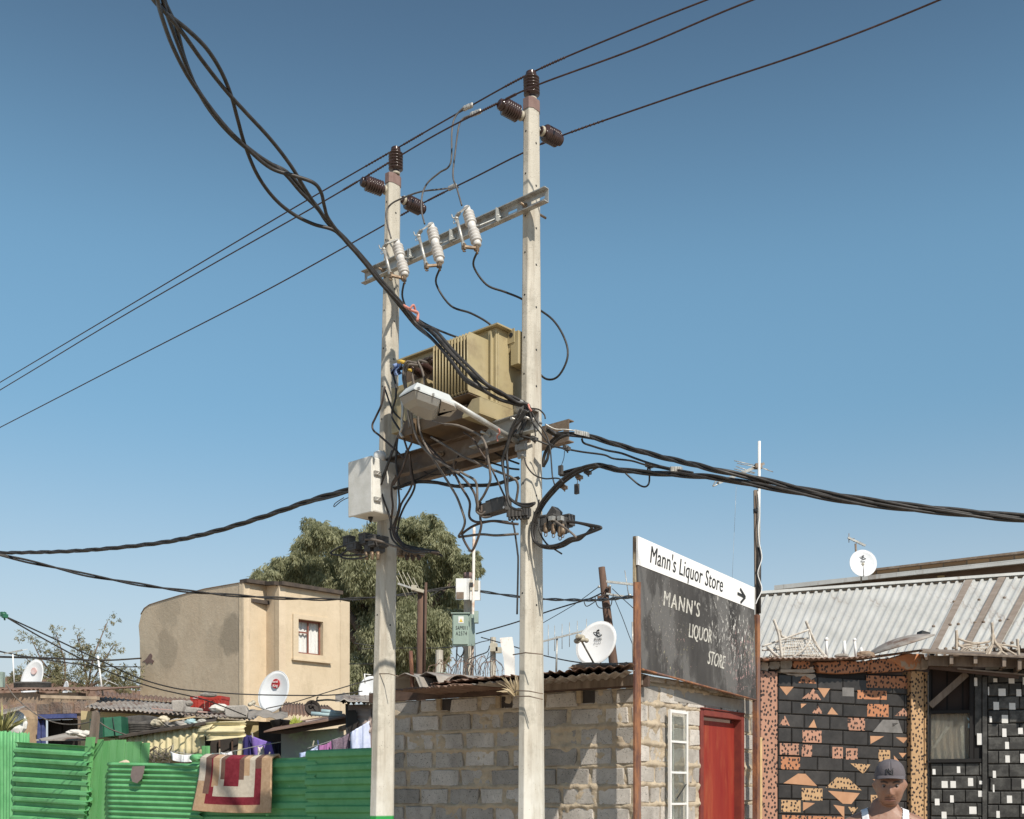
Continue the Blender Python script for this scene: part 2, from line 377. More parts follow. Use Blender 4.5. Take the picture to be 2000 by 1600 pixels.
# ------------------------------------------------------------------ the two concrete poles
def pole(root, loc, lean, ztop, a0, a1, b0, b1, mat):
    mb = MB(); rings = 24; c = .22
    def prof(a, b):
        cx, cy = a*c, b*c
        return [(-a/2+cx, -b/2), (a/2-cx, -b/2), (a/2, -b/2+cy), (a/2, b/2-cy), (a/2-cx, b/2), (-a/2+cx, b/2), (-a/2, b/2-cy), (-a/2, -b/2+cy)]
    b = len(mb.v)
    for i in range(rings+1):
        f = i/rings; a = a0+(a1-a0)*f; bb = b0+(b1-b0)*f; o = Vector(loc)+Vector(lean)*f+UZ*(ztop*f-.0)
        for (x, y) in prof(a, bb): mb.v.append(o+EX*x-NX*y)
    for i in range(rings):
        for j in range(8):
            q = i*8; mb.f.append((q+j, q+(j+1) % 8, q+8+(j+1) % 8, q+8+j)); mb.mi.append(0); mb.t.append(.5); mb.sm.append(False)
    q = rings*8; mb.f.append(tuple(q+j for j in range(8))); mb.mi.append(0); mb.t.append(.5); mb.sm.append(False)
    obj("shaft", mb, mat, root, mods={'bevel': .006})
    # brown painted band at the top, a hair proud
    f0 = (ztop-.085)/ztop; mb = MB(); sc = 1.03
    V = []
    for f, zz in ((f0, ztop-.085), (1, ztop+.006)):
        a = (a0+(a1-a0)*f)*sc+.004; bb = (b0+(b1-b0)*f)*sc+.004; o = Vector(loc)+Vector(lean)*f+UZ*zz
        V += [o+EX*x-NX*y for (x, y) in prof(a, bb)]
    mb.add(V, [(j, (j+1) % 8, 8+(j+1) % 8, 8+j) for j in range(8)]+[tuple(range(8, 16))])
    obj("painted_band", mb, 'brown_band', root)
    # bolt holes with dark rims
    for z in (3.1, 4.0, 4.9, 5.2, 5.55, 5.9, 6.2, 6.55, 6.9):
        f = z/ztop; bb = (b0+(b1-b0)*f); a = a0+(a1-a0)*f; o = Vector(loc)+Vector(lean)*f+UZ*z
        for mb in (MB().lathe(o+EX*(a/2-.01), EX, [(.010, 0), (.010, .0105), (.006, .011)], 8), MB().lathe(o+NX*(bb/2-.01)+UZ*.09, NX, [(.008, 0), (.008, .0105), (.005, .011)], 8)): obj("bolt_hole", mb, 'dark_mark', root)
PR = thing("concrete_pole", "nearer of the two tall concrete poles, whitewashed foot, bare sky to its right", "pole", (PO.x, PO.y, 0), "concrete poles of the H frame")
pole(PR, (PO.x+.0, PO.y, 0), (-.0, 0, 0), 7.26, .115, .10, .30, .135, 'conc_near')
LTOP = P(768, 345, 10.41); LBOT = P(746, 1600, 10.41)
slope = (LTOP.x-LBOT.x)/(LTOP.z-LBOT.z)
LB = Vector((LBOT.x-slope*LBOT.z, 10.41, 0))
PL = thing("concrete_pole", "farther of the two tall concrete poles, green paint at its foot, white box attached", "pole", LB, "concrete poles of the H frame")
pole(PL, LB, (slope*LTOP.z, 0, 0), LTOP.z, .165, .085, .24, .145, 'conc_far')
# ------------------------------------------------------------------ insulators
def insulator(parent, base, tip, n=6, rad=.066, label=None):
    base = Vector(base); tip = Vector(tip); ax = (tip-base); L = ax.length; ax = ax.normalized()
    pr = [(.030, -.03), (.032, .02)]; h0 = .03; step = (L-.075)/n
    for i in range(n):
        z = h0+i*step; pr += [(.030, z), (rad, z+step*.10), (rad*1.03, z+step*.34), (.034, z+step*.80)]
    pr += [(.034, L-.045), (.044, L-.04), (.046, L-.025), (.034, L-.018), (.043, L-.01), (.03, L)]
    o = obj("insulator", MB().lathe(base, ax, pr, 24), 'brown_glaze', parent, label=label)
    cap = MB().lathe(base-ax*.02, ax, [(.034, 0), (.040, .008), (.040, .020), (.03, .028)], 18)
    obj("metal_base", cap, 'cream_glaze', o)
    return o
def bracket(parent, a, b):
    mb = MB().tube([a, b], .011, 8); d = (Vector(b)-Vector(a)).normalized(); mb.lathe(Vector(a), d, [(.024, 0), (.024, .012)], 6)
    obj("pin", mb, 'galv', parent)
i1b, i1t = P(1039, 193, 9.3), P(1037, 140, 9.3); insulator(PR, i1b, i1t)
bracket(PR, P(1039, 204, 9.3), i1b)
RL_b, RL_t = P(1017, 226, 9.26), P(974, 202, 9.14); insulator(PR, RL_b, RL_t, 7); bracket(PR, P(1027, 236, 9.29), RL_b)
RR_b, RR_t = P(1060, 257, 9.38), P(1096, 276, 9.53); insulator(PR, RR_b, RR_t, 7); bracket(PR, P(1050, 253, 9.35), RR_b)
i2b, i2t = P(773, 338, 10.41), P(773, 288, 10.41); insulator(PL, i2b, i2t); bracket(PL, P(771, 348, 10.41), i2b)
LL_b, LL_t = P(751, 371, 10.38), P(705, 354, 10.25); insulator(PL, LL_b, LL_t, 7); bracket(PL, P(760, 376, 10.4), LL_b)
LR_b, LR_t = P(790, 392, 10.48), P(829, 411, 10.64); insulator(PL, LR_b, LR_t, 7); bracket(PL, P(780, 388, 10.45), LR_b)
# ------------------------------------------------------------------ overhead conductors
def conductor(label, pts, nodes):
    path = spline([P(*p) for p in pts], 10); mb = MB().tube(path, .0072, 6)
    for c in nodes:   # wrapped binding wire near the insulators
        c = Vector(c); i = min(range(len(path)), key=lambda j: (path[j]-c).length)
        for s in (-1, 1):
            for q in range(9):
                j = i+s*(1+q*0.33); j0 = int(max(0, min(len(path)-2, math.floor(j)))); p = path[j0].lerp(path[j0+1], j-j0)
                mb.ball(p, .0125, sq=(1, 1, .8), n=6)
    obj("overhead_conductor", mb, 'wire', label=label, cat="overhead wire", group="bare overhead conductors")
conductor("topmost bare wire running over the upright insulators on both pole tops", [(1720, -130, 7.9), (1380, 0, 8.46), (1210, 68, 8.8), (1043, 140, 9.3), (900, 218, 9.85), (775, 290, 10.41), (600, 391, 11.4), (400, 509, 12.8), (200, 628, 14.6), (0, 747, 17.0), (-400, 985, 25)], [i1t, i2t])
conductor("bare wire tied to the left facing insulators on both poles", [(1800, -120, 7.4), (1470, 0, 7.97), (1250, 92, 8.4), (1055, 164, 8.85), (980, 198, 9.12), (850, 264, 9.6), (708, 349, 10.25), (600, 412, 10.9), (400, 525, 12.3), (200, 641, 14), (0, 762, 16.2), (-400, 1002, 24)], [P(980, 198, 9.12), P(708, 349, 10.25)])
conductor("lowest bare wire tied to the right facing insulators of both poles", [(2200, -160, 6.8), (1835, 0, 7.75), (1600, 93, 8.2), (1350, 177, 8.8), (1100, 264, 9.5), (1015, 302, 9.75), (930, 345, 10.1), (826, 397, 10.6), (700, 468, 11.3), (500, 578, 12.6), (250, 706, 14.5), (0, 835, 17.0), (-400, 1040, 24)], [P(1100, 264, 9.5), P(826, 397, 10.6)])
# ------------------------------------------------------------------ upper crossarm: slotted channel bolted to both poles
CA = thing("crossarm", "galvanised slotted steel channel bolted across both poles, carrying the three fuse cutouts", "crossarm", H(-.85, .12, 6.30))
mb = MB(); t0 = .095; zb, zt = 6.30, 6.415; s0, s1 = -1.96, .262
slots = [(-1.93, -1.84), (-1.72, -1.64), (-.17, -.07), (.08, .225)]
cur = s0
for a, b in slots:
    mb.box(H(cur, t0, zb), EX*(a-cur), NX*.006, UZ*(zt-zb)); mb.box(H(a, t0, zb), EX*(b-a), NX*.006, UZ*.045); mb.box(H(a, t0, zb+.07), EX*(b-a), NX*.006, UZ*(zt-zb-.07)); cur = b
mb.box(H(cur, t0, zb), EX*(s1-cur), NX*.006, UZ*(zt-zb))
mb.box(H(s0, t0+.007, zb), EX*(s1-s0), NX*.045, UZ*.007); mb.box(H(s0, t0+.007, zt-.007), EX*(s1-s0), NX*.045, UZ*.007)
obj("channel", mb, 'galv', CA)
for s in (-1.70, .02):
    mb = MB().tube([H(s, -.16, zb+.055), H(s, t0+.07, zb+.055)], .010, 8).lathe(H(s, t0+.006, zb+.055), NX, [(.022, 0), (.022, .014)], 6); obj("bolt", mb, 'copper', CA)
# ------------------------------------------------------------------ the three drop-out fuse cutouts
def cutout(label, ptop, pbot, tpt, tpb, arm_s):
    tp = HP(*ptop, .31); bt = HP(*pbot, .31); ax = (bt-tp).normalized(); L = (bt-tp).length
    root = thing("fuse_cutout", label, "fuse cutout", bt, "fuse cutouts on the crossarm")
    pr = [(.020, 0), (.030, .005), (.032, .045), (.026, .05)]
    for i in range(4): z = .055+i*.030; pr += [(.027, z), (.048, z+.006), (.049, z+.013), (.028, z+.022)]
    m = L/2; pr += [(.028, m-.035), (.036, m-.03), (.036, m+.03), (.028, m+.035)]
    for i in range(4): z = m+.045+i*.030; pr += [(.027, z), (.048, z+.006), (.049, z+.013), (.028, z+.022)]
    pr += [(.027, L-.05), (.034, L-.045), (.034, L-.005), (.02, L)]
    obj("porcelain_column", MB().lathe(tp, ax, pr, 18), 'grey_glaze', root)
    a = HP(*tpt, .42); b = HP(*tpb, .42)
    obj("fuse_tube", MB().tube([a, b], .014, 10).tube([a, a+(b-a)*.1], .017, 10).tube([b, b+(a-b)*.12], .018, 10), 'alu', root)
    top = HP(ptop[0]+2, ptop[1]-2, .32); h = HP(tpt[0]+6, tpt[1]-8, .42)
    mb = MB().bar(top, h, .035, .012, mi=0).bar(h, a, .03, .014).tube(spline([a, HP(tpt[0]-6, tpt[1]+2, .44), HP(tpt[0]-9, tpt[1]-5, .44)], 4), .005, 6)
    rc = HP(tpt[0]-3, tpt[1]+9, .44); mb.tube([rc+EX*.016*math.cos(g*.7)+UZ*.016*math.sin(g*.7) for g in range(10)], .003, 5)
    obj("top_contact", mb, 'alu', root)
    lb = HP(pbot[0]-2, pbot[1]+4, .32)
    mb = MB().bar(lb, b, .03, .016).cbox(b, EX*.03, NX*.03, UZ*.045).cbox(lb, EX*.028, NX*.035, UZ*.05).tube([lb, lb-UZ*.05+EX*.01], .009, 6)
    mb.tube(spline([b-UZ*.01, b-UZ*.04+NX*.01, b-UZ*.03-NX*.02], 4), .006, 5)
    obj("hinge_contact", mb, 'copper', root)
    md = (tp+bt)/2; ar = H(arm_s, .11, 6.35)
    mb = MB().bar(md+ax*.0, md+EX*.05-NX*.03, .03, .008).bar(md+EX*.05-NX*.03, ar, .035, .006).cbox(ar+NX*.035, EX*.006, NX*.06, UZ*.11).tube([ar-NX*.02, ar+NX*.05], .007, 6)
    obj("mounting_bracket", mb, 'galv', root)
    return tp, lb
C1 = cutout("fuse cutout nearest the left pole, hung lowest on the crossarm", (774, 470), (791, 540), (749, 484), (763, 538), -1.30)
C2 = cutout("middle fuse cutout on the crossarm, between its two neighbours", (841, 438), (860, 514), (817, 458), (833, 520), -.78)
C3 = cutout("fuse cutout closest to the right pole, hung highest on the crossarm", (911, 405), (933, 481), (891, 424), (906, 482), -.24)
# jumpers from the conductors down to the cutouts
A = lambda pts: Zr(680, 100, 3.2, pts)
def jumper(label, pts, clamp): 
    o = cable(label, pts, .0075, 'jumper', "jumper wire", "jumper_wire", "jumpers from the overhead wires")
    mb = MB(); c = Vector(clamp[0]); d = Vector(clamp[1])-c
    for i in range(6): mb.ball(c+d*i/5, .018, n=8, sq=(1, 1, 1.25), jit=.1)
    obj("line_clamp", mb, 'alu', o)
jumper("jumper looping from the lowest wire over the left pole to the first cutout", [P(895, 366, 10.3)]+[HP(x, y, .1+i*.03) for i, (x, y) in enumerate(A([(560, 865), (450, 880), (350, 915), (270, 955), (238, 1010), (245, 1080), (268, 1170)]))], (P(878, 368, 10.3), P(889, 363, 10.25)))
jumper("jumper dropping from the topmost wire, bent outward, to the middle cutout", hpath(A([(722, 352), (670, 410), (648, 500), (640, 700), (570, 760), (500, 820), (465, 890), (458, 990), (478, 1080)]), .02, .3), (P(907, 212, 9.8), P(921, 206, 9.76)))
jumper("jumper dropping nearly straight from the middle wire to the third cutout", hpath(A([(765, 402), (715, 425), (690, 480), (668, 640), (655, 780), (680, 860), (710, 965)]), .12, .3), (P(921, 224, 9.35), P(937, 218, 9.3)))
# three black leads from the cutouts down to the transformer
cable("black lead from the first cutout running down behind the left pole bundle", [C1[1]-UZ*.04]+hpath([(786, 580), (800, 610), (835, 635), (890, 658), (930, 668)], .3, .1), .009, name="high_voltage_lead", group="leads from the cutouts to the transformer")
cable("black lead from the middle cutout sagging to the top of the transformer", [C2[1]-UZ*.04]+hpath([(852, 555), (880, 597), (920, 612), (955, 632), (975, 655)], .28, .05), .009, name="high_voltage_lead", group="leads from the cutouts to the transformer")
cable("black lead from the third cutout passing behind the right pole in a wide loop", [C3[1]-UZ*.04]+[HP(925, 520, .25), HP(950, 556, .15), HP(985, 570, .0), HP(1015, 582, -.16), HP(1040, 597, -.2), HP(1080, 625, -.22), HP(1104, 665, -.22), HP(1108, 700, -.2), HP(1090, 735, -.2), HP(1066, 740, -.2), HP(1040, 715, -.2), HP(1015, 695, -.16)], .009, name="high_voltage_lead", group="leads from the cutouts to the transformer")
# ------------------------------------------------------------------ platform beams
PB = thing("platform_beam", "weathered slotted steel channel on the street side of the poles under the transformer", "steel beam", H(-.8, .14, 4.4), "beams carrying the transformer")
def channel(s0, s1, t0, dr, z0, z1, parent, mat, slots=()):
    mb = MB(); cur = s0
    for a, b in slots:
        mb.box(H(cur, t0, z0), EX*(a-cur), NX*.008, UZ*(z1-z0)); mb.box(H(a, t0, z0), EX*(b-a), NX*.008, UZ*.07); mb.box(H(a, t0, z0+.10), EX*(b-a), NX*.008, UZ*(z1-z0-.10)); cur = b
    mb.box(H(cur, t0, z0), EX*(s1-cur), NX*.008, UZ*(z1-z0))
    q = t0+.009 if dr > 0 else t0-.061
    mb.box(H(s0, q, z0), EX*(s1-s0), NX*.06, UZ*.009); mb.box(H(s0, q, z1-.009), EX*(s1-s0), NX*.06, UZ*.009)
    return obj("channel", mb, mat, parent)
channel(-1.72, .10, .125, 1, 4.40, 4.585, PB, 'dark_steel', [(-1.28, -1.22), (-.42, -.37)])
for s in (-1.68, -1.5, -.9, -.25, .02): obj("bolt", MB().tube([H(s, -.05, 4.50), H(s, .20, 4.50)], .011, 8).lathe(H(s, .135, 4.5), NX, [(.026, 0), (.026, .02)], 6), 'copper', PB)
mb = MB()
for s in (-.72, -.34): mb.tube([H(s, .18, 4.42), H(s, .18, 4.27)], .009, 6)
obj("hanging_bolt", mb, 'dark_steel', PB)
PB2 = thing("platform_beam", "rusty steel channel on the far side of the poles, its end sticking out right", "steel beam", H(-.8, -.14, 4.44), "beams carrying the transformer")
channel(-2.08, .275, -.155, -1, 4.44, 4.62, PB2, 'dark_steel', [(.10, .22)])
GB = thing("clamp_beam", "short pale galvanised channel clamped across the front of the right pole", "steel bracket", H(-.1, .2, 4.5))
mb = MB(); mb.prism([H(-.46, .20, 4.44), H(.25, .20, 4.44), H(.25, .20, 4.60), H(-.20, .20, 4.60), H(-.30, .20, 4.57)], NX*.008)
mb.box(H(-.46, .21, 4.44), EX*.71, NX*.055, UZ*.008); mb.box(H(-.2, .21, 4.592), EX*.45, NX*.055, UZ*.008)
obj("channel", mb, 'galv', GB)
mb = MB()
for s, z in ((-.28, 4.52), (-.1, 4.47), (.05, 4.56), (.19, 4.54)): mb.tube([H(s, .1, z), H(s, .31, z)], .011, 8).lathe(H(s, .21, z), NX, [(.024, 0), (.024, .018)], 6)
obj("bolt", mb, 'alu', GB)
obj("cable_pulley", MB().lathe(H(.085, .2, 4.66), NX, [(.02, 0), (.055, .01), (.055, .02), (.04, .035), (.055, .05), (.055, .06), (.02, .07)], 20), 'galv', GB)
LBK = thing("clamp_beam", "pale galvanised channel end bolted behind the left pole above the white box", "steel bracket", H(-1.9, .1, 4.5))
obj("channel", MB().box(H(-2.08, .11, 4.47), EX*.42, NX*.007, UZ*.13).box(H(-2.08, .117, 4.47), EX*.42, NX*.05, UZ*.007), 'galv', LBK)
obj("bolt", MB().tube([H(-1.95, .02, 4.54), H(-1.95, .24, 4.54)], .012, 8).lathe(H(-1.95, .12, 4.54), NX, [(.03, 0), (.03, .02)], 6).tube([H(-1.74, .02, 4.58), H(-1.74, .25, 4.58)], .012, 8), 'alu', LBK)
# ------------------------------------------------------------------ the transformer
TR = thing("transformer", "olive pole mounted transformer with ribbed cooling fins, resting on the beams between the poles", "transformer", H(-.72, .08, 4.62))
TS0, TS1, TT0, TT1, TZ0, TZ1 = -1.27, -.168, -.10, .25, 4.74, 5.37
obj("tank", MB().box(H(TS0, TT0, TZ0), EX*(TS1-TS0), NX*(TT1-TT0), UZ*(TZ1-TZ0)).box(H(TS1-.004, TT1-.03, TZ0+.02), EX*.012, NX*.012, UZ*(TZ1-TZ0-.04)), 'olive', TR, mods={'bevel': .006})
obj("lid", MB().box(H(TS0-.05, TT0-.04, TZ1), EX*(TS1-TS0+.10), NX*(TT1-TT0+.08), UZ*.012).box(H(TS0-.02, TT0-.01, TZ1+.012), EX*(TS1-TS0+.04), NX*(TT1-TT0+.02), UZ*.012), 'olive', TR)
def finpack(s0, s1, t0, t1, z0, z1, n, closed=True):
    mb = MB()
    for i in range(n):
        s = s0+(s1-s0)*i/(n-1)
        mb.prism([H(s, t0, z0), H(s, t1-.015, z0), H(s, t1, z0+.02), H(s, t1, z1-.03), H(s, t1-.02, z1), H(s, t0, z1)], EX*(.006 if i < n-1 else .010))
        mb.tube([H(s+.003, t1-.002, z0+.022), H(s+.003, t1-.002, z1-.032)], .0065, 6)
    mb.box(H(s0, t0, z1-.012), EX*(s1-s0), NX*(t1-t0-.10), UZ*.008)
    return mb
obj("cooling_fins", finpack(-.625, -.24, TT1, .52, 4.785, 5.272, 12), 'olive', TR)
for z in (4.80, 5.25): obj("fin_tie_bar", MB().tube([H(-.625, .505, z), H(-.23, .505, z)], .004, 6), 'olive', TR)
obj("corner_strip", MB().box(H(-.228, TT1, 4.74), EX*.03, NX*.03, UZ*.60).box(H(-.196, TT1+.03, 4.745), EX*.004, NX*.01, UZ*.585), 'olive', TR)
# underside and base channels
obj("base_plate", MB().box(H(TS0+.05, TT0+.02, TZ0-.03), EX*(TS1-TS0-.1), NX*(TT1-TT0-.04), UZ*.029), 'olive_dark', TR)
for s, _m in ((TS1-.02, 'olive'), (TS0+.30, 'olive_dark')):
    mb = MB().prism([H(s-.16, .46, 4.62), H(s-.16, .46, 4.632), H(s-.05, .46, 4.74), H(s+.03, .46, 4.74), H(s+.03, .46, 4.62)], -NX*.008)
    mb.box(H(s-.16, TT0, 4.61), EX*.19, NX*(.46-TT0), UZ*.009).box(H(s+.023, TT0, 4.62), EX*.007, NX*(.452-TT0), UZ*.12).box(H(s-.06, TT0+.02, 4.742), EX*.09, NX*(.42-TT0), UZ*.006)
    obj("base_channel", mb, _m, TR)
# marshalling box with lifting lug on the end face
obj("terminal_box", MB().box(H(TS1+.03, -.11, 5.085), EX*.085, NX*.215, UZ*.275).box(H(TS1, -.05, 5.15), EX*.032, NX*.08, UZ*.12), 'olive', TR, mods={'bevel': .004})
mb = MB().box(H(TS1-.0, .105, 5.27), EX*.075, NX*.006, UZ*.115).prism([H(TS1, .10, 5.28), H(TS1+.07, .10, 5.28), H(TS1, .10, 5.19)], -NX*.008)
obj("lifting_lug", mb, 'olive', TR)
obj("lug_hole", MB().lathe(H(TS1+.042, .112, 5.335), NX, [(.020, -.001), (.020, .0015)], 16), 'dark_mark', TR)
# surge arrester beside the end face
ar = H(TS1+.09, -.035, 4.82)
pr = [(.022, -.10), (.025, .0)]
for i in range(6): pr += [(.022, .005+i*.034), (.047, .012+i*.034), (.048, .017+i*.034), (.024, .024+i*.034)]
pr += [(.024, .21), (.03, .215), (.03, .23)]
obj("surge_arrester", MB().lathe(ar, UZ, pr, 16), 'box_grey', TR)
obj("arrester_lead", MB().tube(spline([ar+UZ*.23, ar+UZ*.30+EX*.005, ar+UZ*.42, ar+UZ*.46+NX*.01], 5), .005, 5).tube(spline([ar+UZ*.23+EX*.03, ar+UZ*.35+EX*.04, ar+UZ*.43+EX*.06, ar+UZ*.44+EX*.13], 5), .005, 5), 'alu', TR)
# low-voltage bushings on the street face left of the fins
for i, s in enumerate((-.70, -.82, -.94, -1.06)):
    b = H(s, TT1, 5.22-.0*i); tip = b+NX*.15+UZ*.01
    o = obj("bushing", MB().lathe(b, (tip-b), [(.05, 0), (.05, .01), (.034, .02), (.04, .035), (.03, .05), (.04, .065), (.03, .08), (.036, .095), (.026, .11), (.018, .15)], 14), 'brown_glaze', TR)
    obj("terminal_lug", MB().cbox(tip, EX*.05, NX*.03, UZ*.02).tube([tip-EX*.03, tip-EX*.09], .014, 8), 'brown_cable', o)
obj("cable_box", MB().box(H(-1.29, TT1, 4.70), EX*.40, NX*.13, UZ*.40), 'olive', TR, mods={'bevel': .004}); obj("dark_underblock", MB().box(H(-.90, -.02, 4.63), EX*.56, NX*.44, UZ*.105), 'olive_dark', TR, mods={'bevel': .006}); obj("fin_underside", MB().box(H(-.622, TT1+.002, 4.774), EX*.385, NX*.255, UZ*.007), 'olive_dark', TR)  # added dark block and fin plate paint the shade under the tank
obj("shade_panel", MB().box(H(-1.24, TT1+.001, 4.76), EX*.60, NX*.006, UZ*.50), 'olive_dark', TR)  # thin panel carrying the shade of the tank's street face as colour
obj("drain_valve", MB().lathe(H(-.75, TT1, 4.80), NX, [(.025, 0), (.03, .02), (.015, .03), (.02, .06)], 12), 'copper', TR)
# ------------------------------------------------------------------ street light
SL = thing("street_light", "grey street light head with clear bowl on a long arm clamped to the right pole", "street light", P(1020, 880, 9.2))
rim = [P(779, 776, 8.385), P(809, 760, 8.215), P(887, 789, 8.54), P(892, 797, 8.62), P(879, 811, 8.78), P(835, 809, 8.75), P(800, 794, 8.57)]
zr = sum(p.z for p in rim)/7
rim = [Vector((p.x, p.y, zr)) for p in rim]; ctr = sum(rim, Vector())/7
def ring(k, dz, tipk=0):
    return [ctr+(p-ctr)*k+UZ*dz for p in rim]
mb = MB(); r0 = ring(1, 0); r1 = ring(1.0, .012); r2 = ring(.80, .075); r3 = ring(.5, .092); n = 7
V = r0+r1+r2+r3
mb.add(V, [(k*n+j, k*n+(j+1) % n, (k+1)*n+(j+1) % n, (k+1)*n+j) for k in range(3) for j in range(n)]+[tuple(3*n+j for j in range(n))])
obj("canopy", mb, simple("street_light_grey", (.58,.60,.59), (.52,.54,.53), 6, .5), SL, mods={'bevel': .006})
fr = (P(862, 779, 8.43), P(857, 812, 8.77)); fr = [Vector((p.x, p.y, zr)) for p in fr]
mb = MB().prism([fr[0], rim[2], rim[3], rim[4], rim[5], fr[1]][0:6], UZ*-.012)
obj("gear_tray", mb, simple("tray_grey", (.50,.47,.43), (.45,.42,.38), 6, .6), SL)
for _q in (P(868, 796, 8.62), P(880, 800, 8.66)): obj("tray_screw", MB().lathe(_q-UZ*.02, UZ, [(.008, 0), (.008, .01)], 8), 'dark_mark', SL)
bp = [rim[0], rim[1], fr[0], fr[1], rim[5], rim[6]]; bc = sum(bp, Vector())/6
kg = NT("lamp_bowl_plastic"); kg.b.inputs["Transmission Weight"].default_value = .55; M['bowl'] = kg.done((.62,.61,.57), .18, 0, .5)
r0 = [bc+(p-bc)*.97-UZ*.004 for p in bp]; r1 = [bc+(p-bc)*.84-UZ*.05 for p in bp]; r2 = [bc+(p-bc)*.6-UZ*.078 for p in bp]
mb = MB().add(r0+r1+r2, [(k*6+(j+1) % 6, k*6+j, (k+1)*6+j, (k+1)*6+(j+1) % 6) for k in range(2) for j in range(6)]+[tuple(12+j for j in range(6))[::-1]], sm=False)
obj("lamp_bowl", mb, 'bowl', SL, mods={'bevel': .008})
obj("lamp_bulb", MB().ball(bc-UZ*.02, .035, sq=(1.5, 1.2, .8), n=12), 'grey_glaze', SL)
obj("reflector", MB().prism([bc+(p-bc)*.8+UZ*.002 for p in bp], UZ*.004), 'alu', SL)
mb = MB()
for px, py, d in ((817, 765, 8.23), (845, 775, 8.36)): c = P(px, py, d); mb.cbox(Vector((c.x, c.y, zr+.008)), EX*.03, NX*.012, UZ*.02)
obj("clip", mb, 'alu', SL)
ae = P(1016, 866, 9.17); hs = Vector(((rim[3].x+rim[2].x)/2-.01, (rim[3].y+rim[2].y)/2, zr+.02)); ae2 = hs+(ae-hs)
obj("arm", MB().tube([hs-(ae-hs).normalized()*.05, ae2], .0215, 14), 'galv', SL)
c = HP(1020, 880, .19)
obj("arm_clamp", MB().prism([HP(1010, 858, .17), HP(1030, 862, .17), HP(1026, 892, .17), HP(1014, 897, .17)], NX*.02).box(HP(1012, 884, .17), EX*.10, NX*.04, UZ*.05).tube([HP(1018, 890, .22), HP(1026, 890, .22)], .012, 8).box(HP(1014, 880, .13), EX*.05, NX*.05, UZ*.09), 'galv', SL)
obj("tape_tie", MB().tube(spline([HP(970, 842, .38), HP(974, 838, .45), HP(976, 846, .44), HP(971, 852, .42), HP(972, 862, .42)], 4), .006, 6), 'pink', SL)
# ------------------------------------------------------------------ white meter enclosure on the left pole
WB = thing("meter_box", "white steel enclosure dappled with cable shadows, fixed to the left pole", "electrical box", H(-1.75, .3, 4.0))
c0 = HP(727, 1000, .46); s_c = (c0-PO).dot(EX)
zb_, zt_ = 4.035, 4.52
obj("housing", MB().box(H(s_c-.30, .16, zb_), EX*.30, NX*.29, UZ*(zt_-zb_)), 'box_white', WB, mods={'bevel': .014})
obj("door", MB().box(H(s_c-.312, .451, zb_-.008), EX*.316, NX*.022, UZ*(zt_-zb_+.012)), 'box_white', WB, mods={'bevel': .008})
for z in (4.36, 4.13): obj("latch", MB().box(H(s_c+.002, .37, z), EX*.018, NX*.075, UZ*.035).tube([H(s_c+.02, .38, z+.035), H(s_c+.02, .43, z)], .006, 6), 'alu', WB)
obj("cap", MB().lathe(H(s_c-.05, .33, zt_-.01), UZ, [(.055, 0), (.055, .05), (.05, .075), (.03, .09), (.01, .095)], 18), 'white_paint', WB)
obj("cable_gland", MB().lathe(H(s_c-.17, .33, zb_), -UZ, [(.022, 0), (.022, .02), (.013, .025), (.01, .05)], 10), 'dark_mark', WB)
mb = MB()
for z in (4.33, 4.07): mb.tube([H(s_c-.02, .18, z), H(-1.58, .14, z), H(-1.54, .02, z)], .0055, 6)
obj("strap", mb, 'alu', WB)
cable("thin dark wire dangling from the white box to the fuse holders below it", hpath([(717, 1018), (718, 1026), (728, 1032), (733, 1038), (724, 1044), (721, 1055)], .3), .004, group="wires at the left pole")
# ------------------------------------------------------------------ fuse holder clusters and junction blocks
def fuseblock(parent, c, w, h, d, ax=EX, ay=None, name="fuse_holder", mat='box_grey'):
    ay = ay or NX
    mb = MB().cbox(c, ax*w, ay*d, UZ*h).cbox(c+UZ*(h/2-.01)+ay*.004, ax*w*1.06, ay*d*1.04, UZ*.016).cbox(c-UZ*h*.5, ax*w*.7, ay*d*.7, UZ*.02)
    mb.cbox(c+ay*(d/2+.002), ax*w*.55, ay*.006, UZ*h*.5)
    o = obj(name, mb, mat, parent, mods={'bevel': .004}); return o
E_ = lambda pts: Zr(640, 880, 6.25, pts)
C_ = lambda pts: Zr(880, 760, 5.0, pts)
D_ = lambda pts: Zr(1020, 780, 5.16, pts)
G_ = lambda pts: Zr(720, 690, 6.155, pts)
B_ = lambda pts: Zr(660, 560, 2.858, pts)
FL = thing("fuse_cluster", "cluster of dark grey fuse holders on a rusty bracket left of the farther pole", "fuse holders", HP(710, 1085, .2))
for px, py, ww, hh, t in ((682, 1057, .09, .09, .2), (692, 1068, .13, .075, .30), (713, 1053, .09, .10, .26), (731, 1056, .08, .10, .26), (748, 1058, .07, .09, .22), (723, 1070, .08, .09, .24), (741, 1069, .07, .09, .22)): fuseblock(FL, HP(px, py, t), ww, hh, .08)
obj("mounting_rail", MB().box(HP(700, 1086, .18), EX*.34, NX*.05, UZ*.04).tube([HP(718, 1085, .22), HP(718, 1094, .22)], .01, 6), 'copper', FL)
mb = MB()
for px in (704, 716, 727, 738): mb.lathe(HP(px, 1078, .27), -UZ, [(.018, 0), (.02, .03), (.012, .05), (.016, .07)], 8)
obj("terminal", mb, 'copper', FL)
FB = thing("fuse_cluster", "dark fuse holders behind the farther pole, lying under the sagging cable ends", "fuse holders", HP(815, 1085, -.2))
for px in (784, 797, 810, 820): fuseblock(FB, HP(px, 1079, -.18), .07, .07, .07, mat='copper')
mb = MB()
for px in (795, 806, 818): mb.lathe(HP(px, 1084, -.16), -UZ, [(.02, 0), (.02, .03), (.012, .05)], 8)
obj("terminal", mb, 'brown_cable', FB)
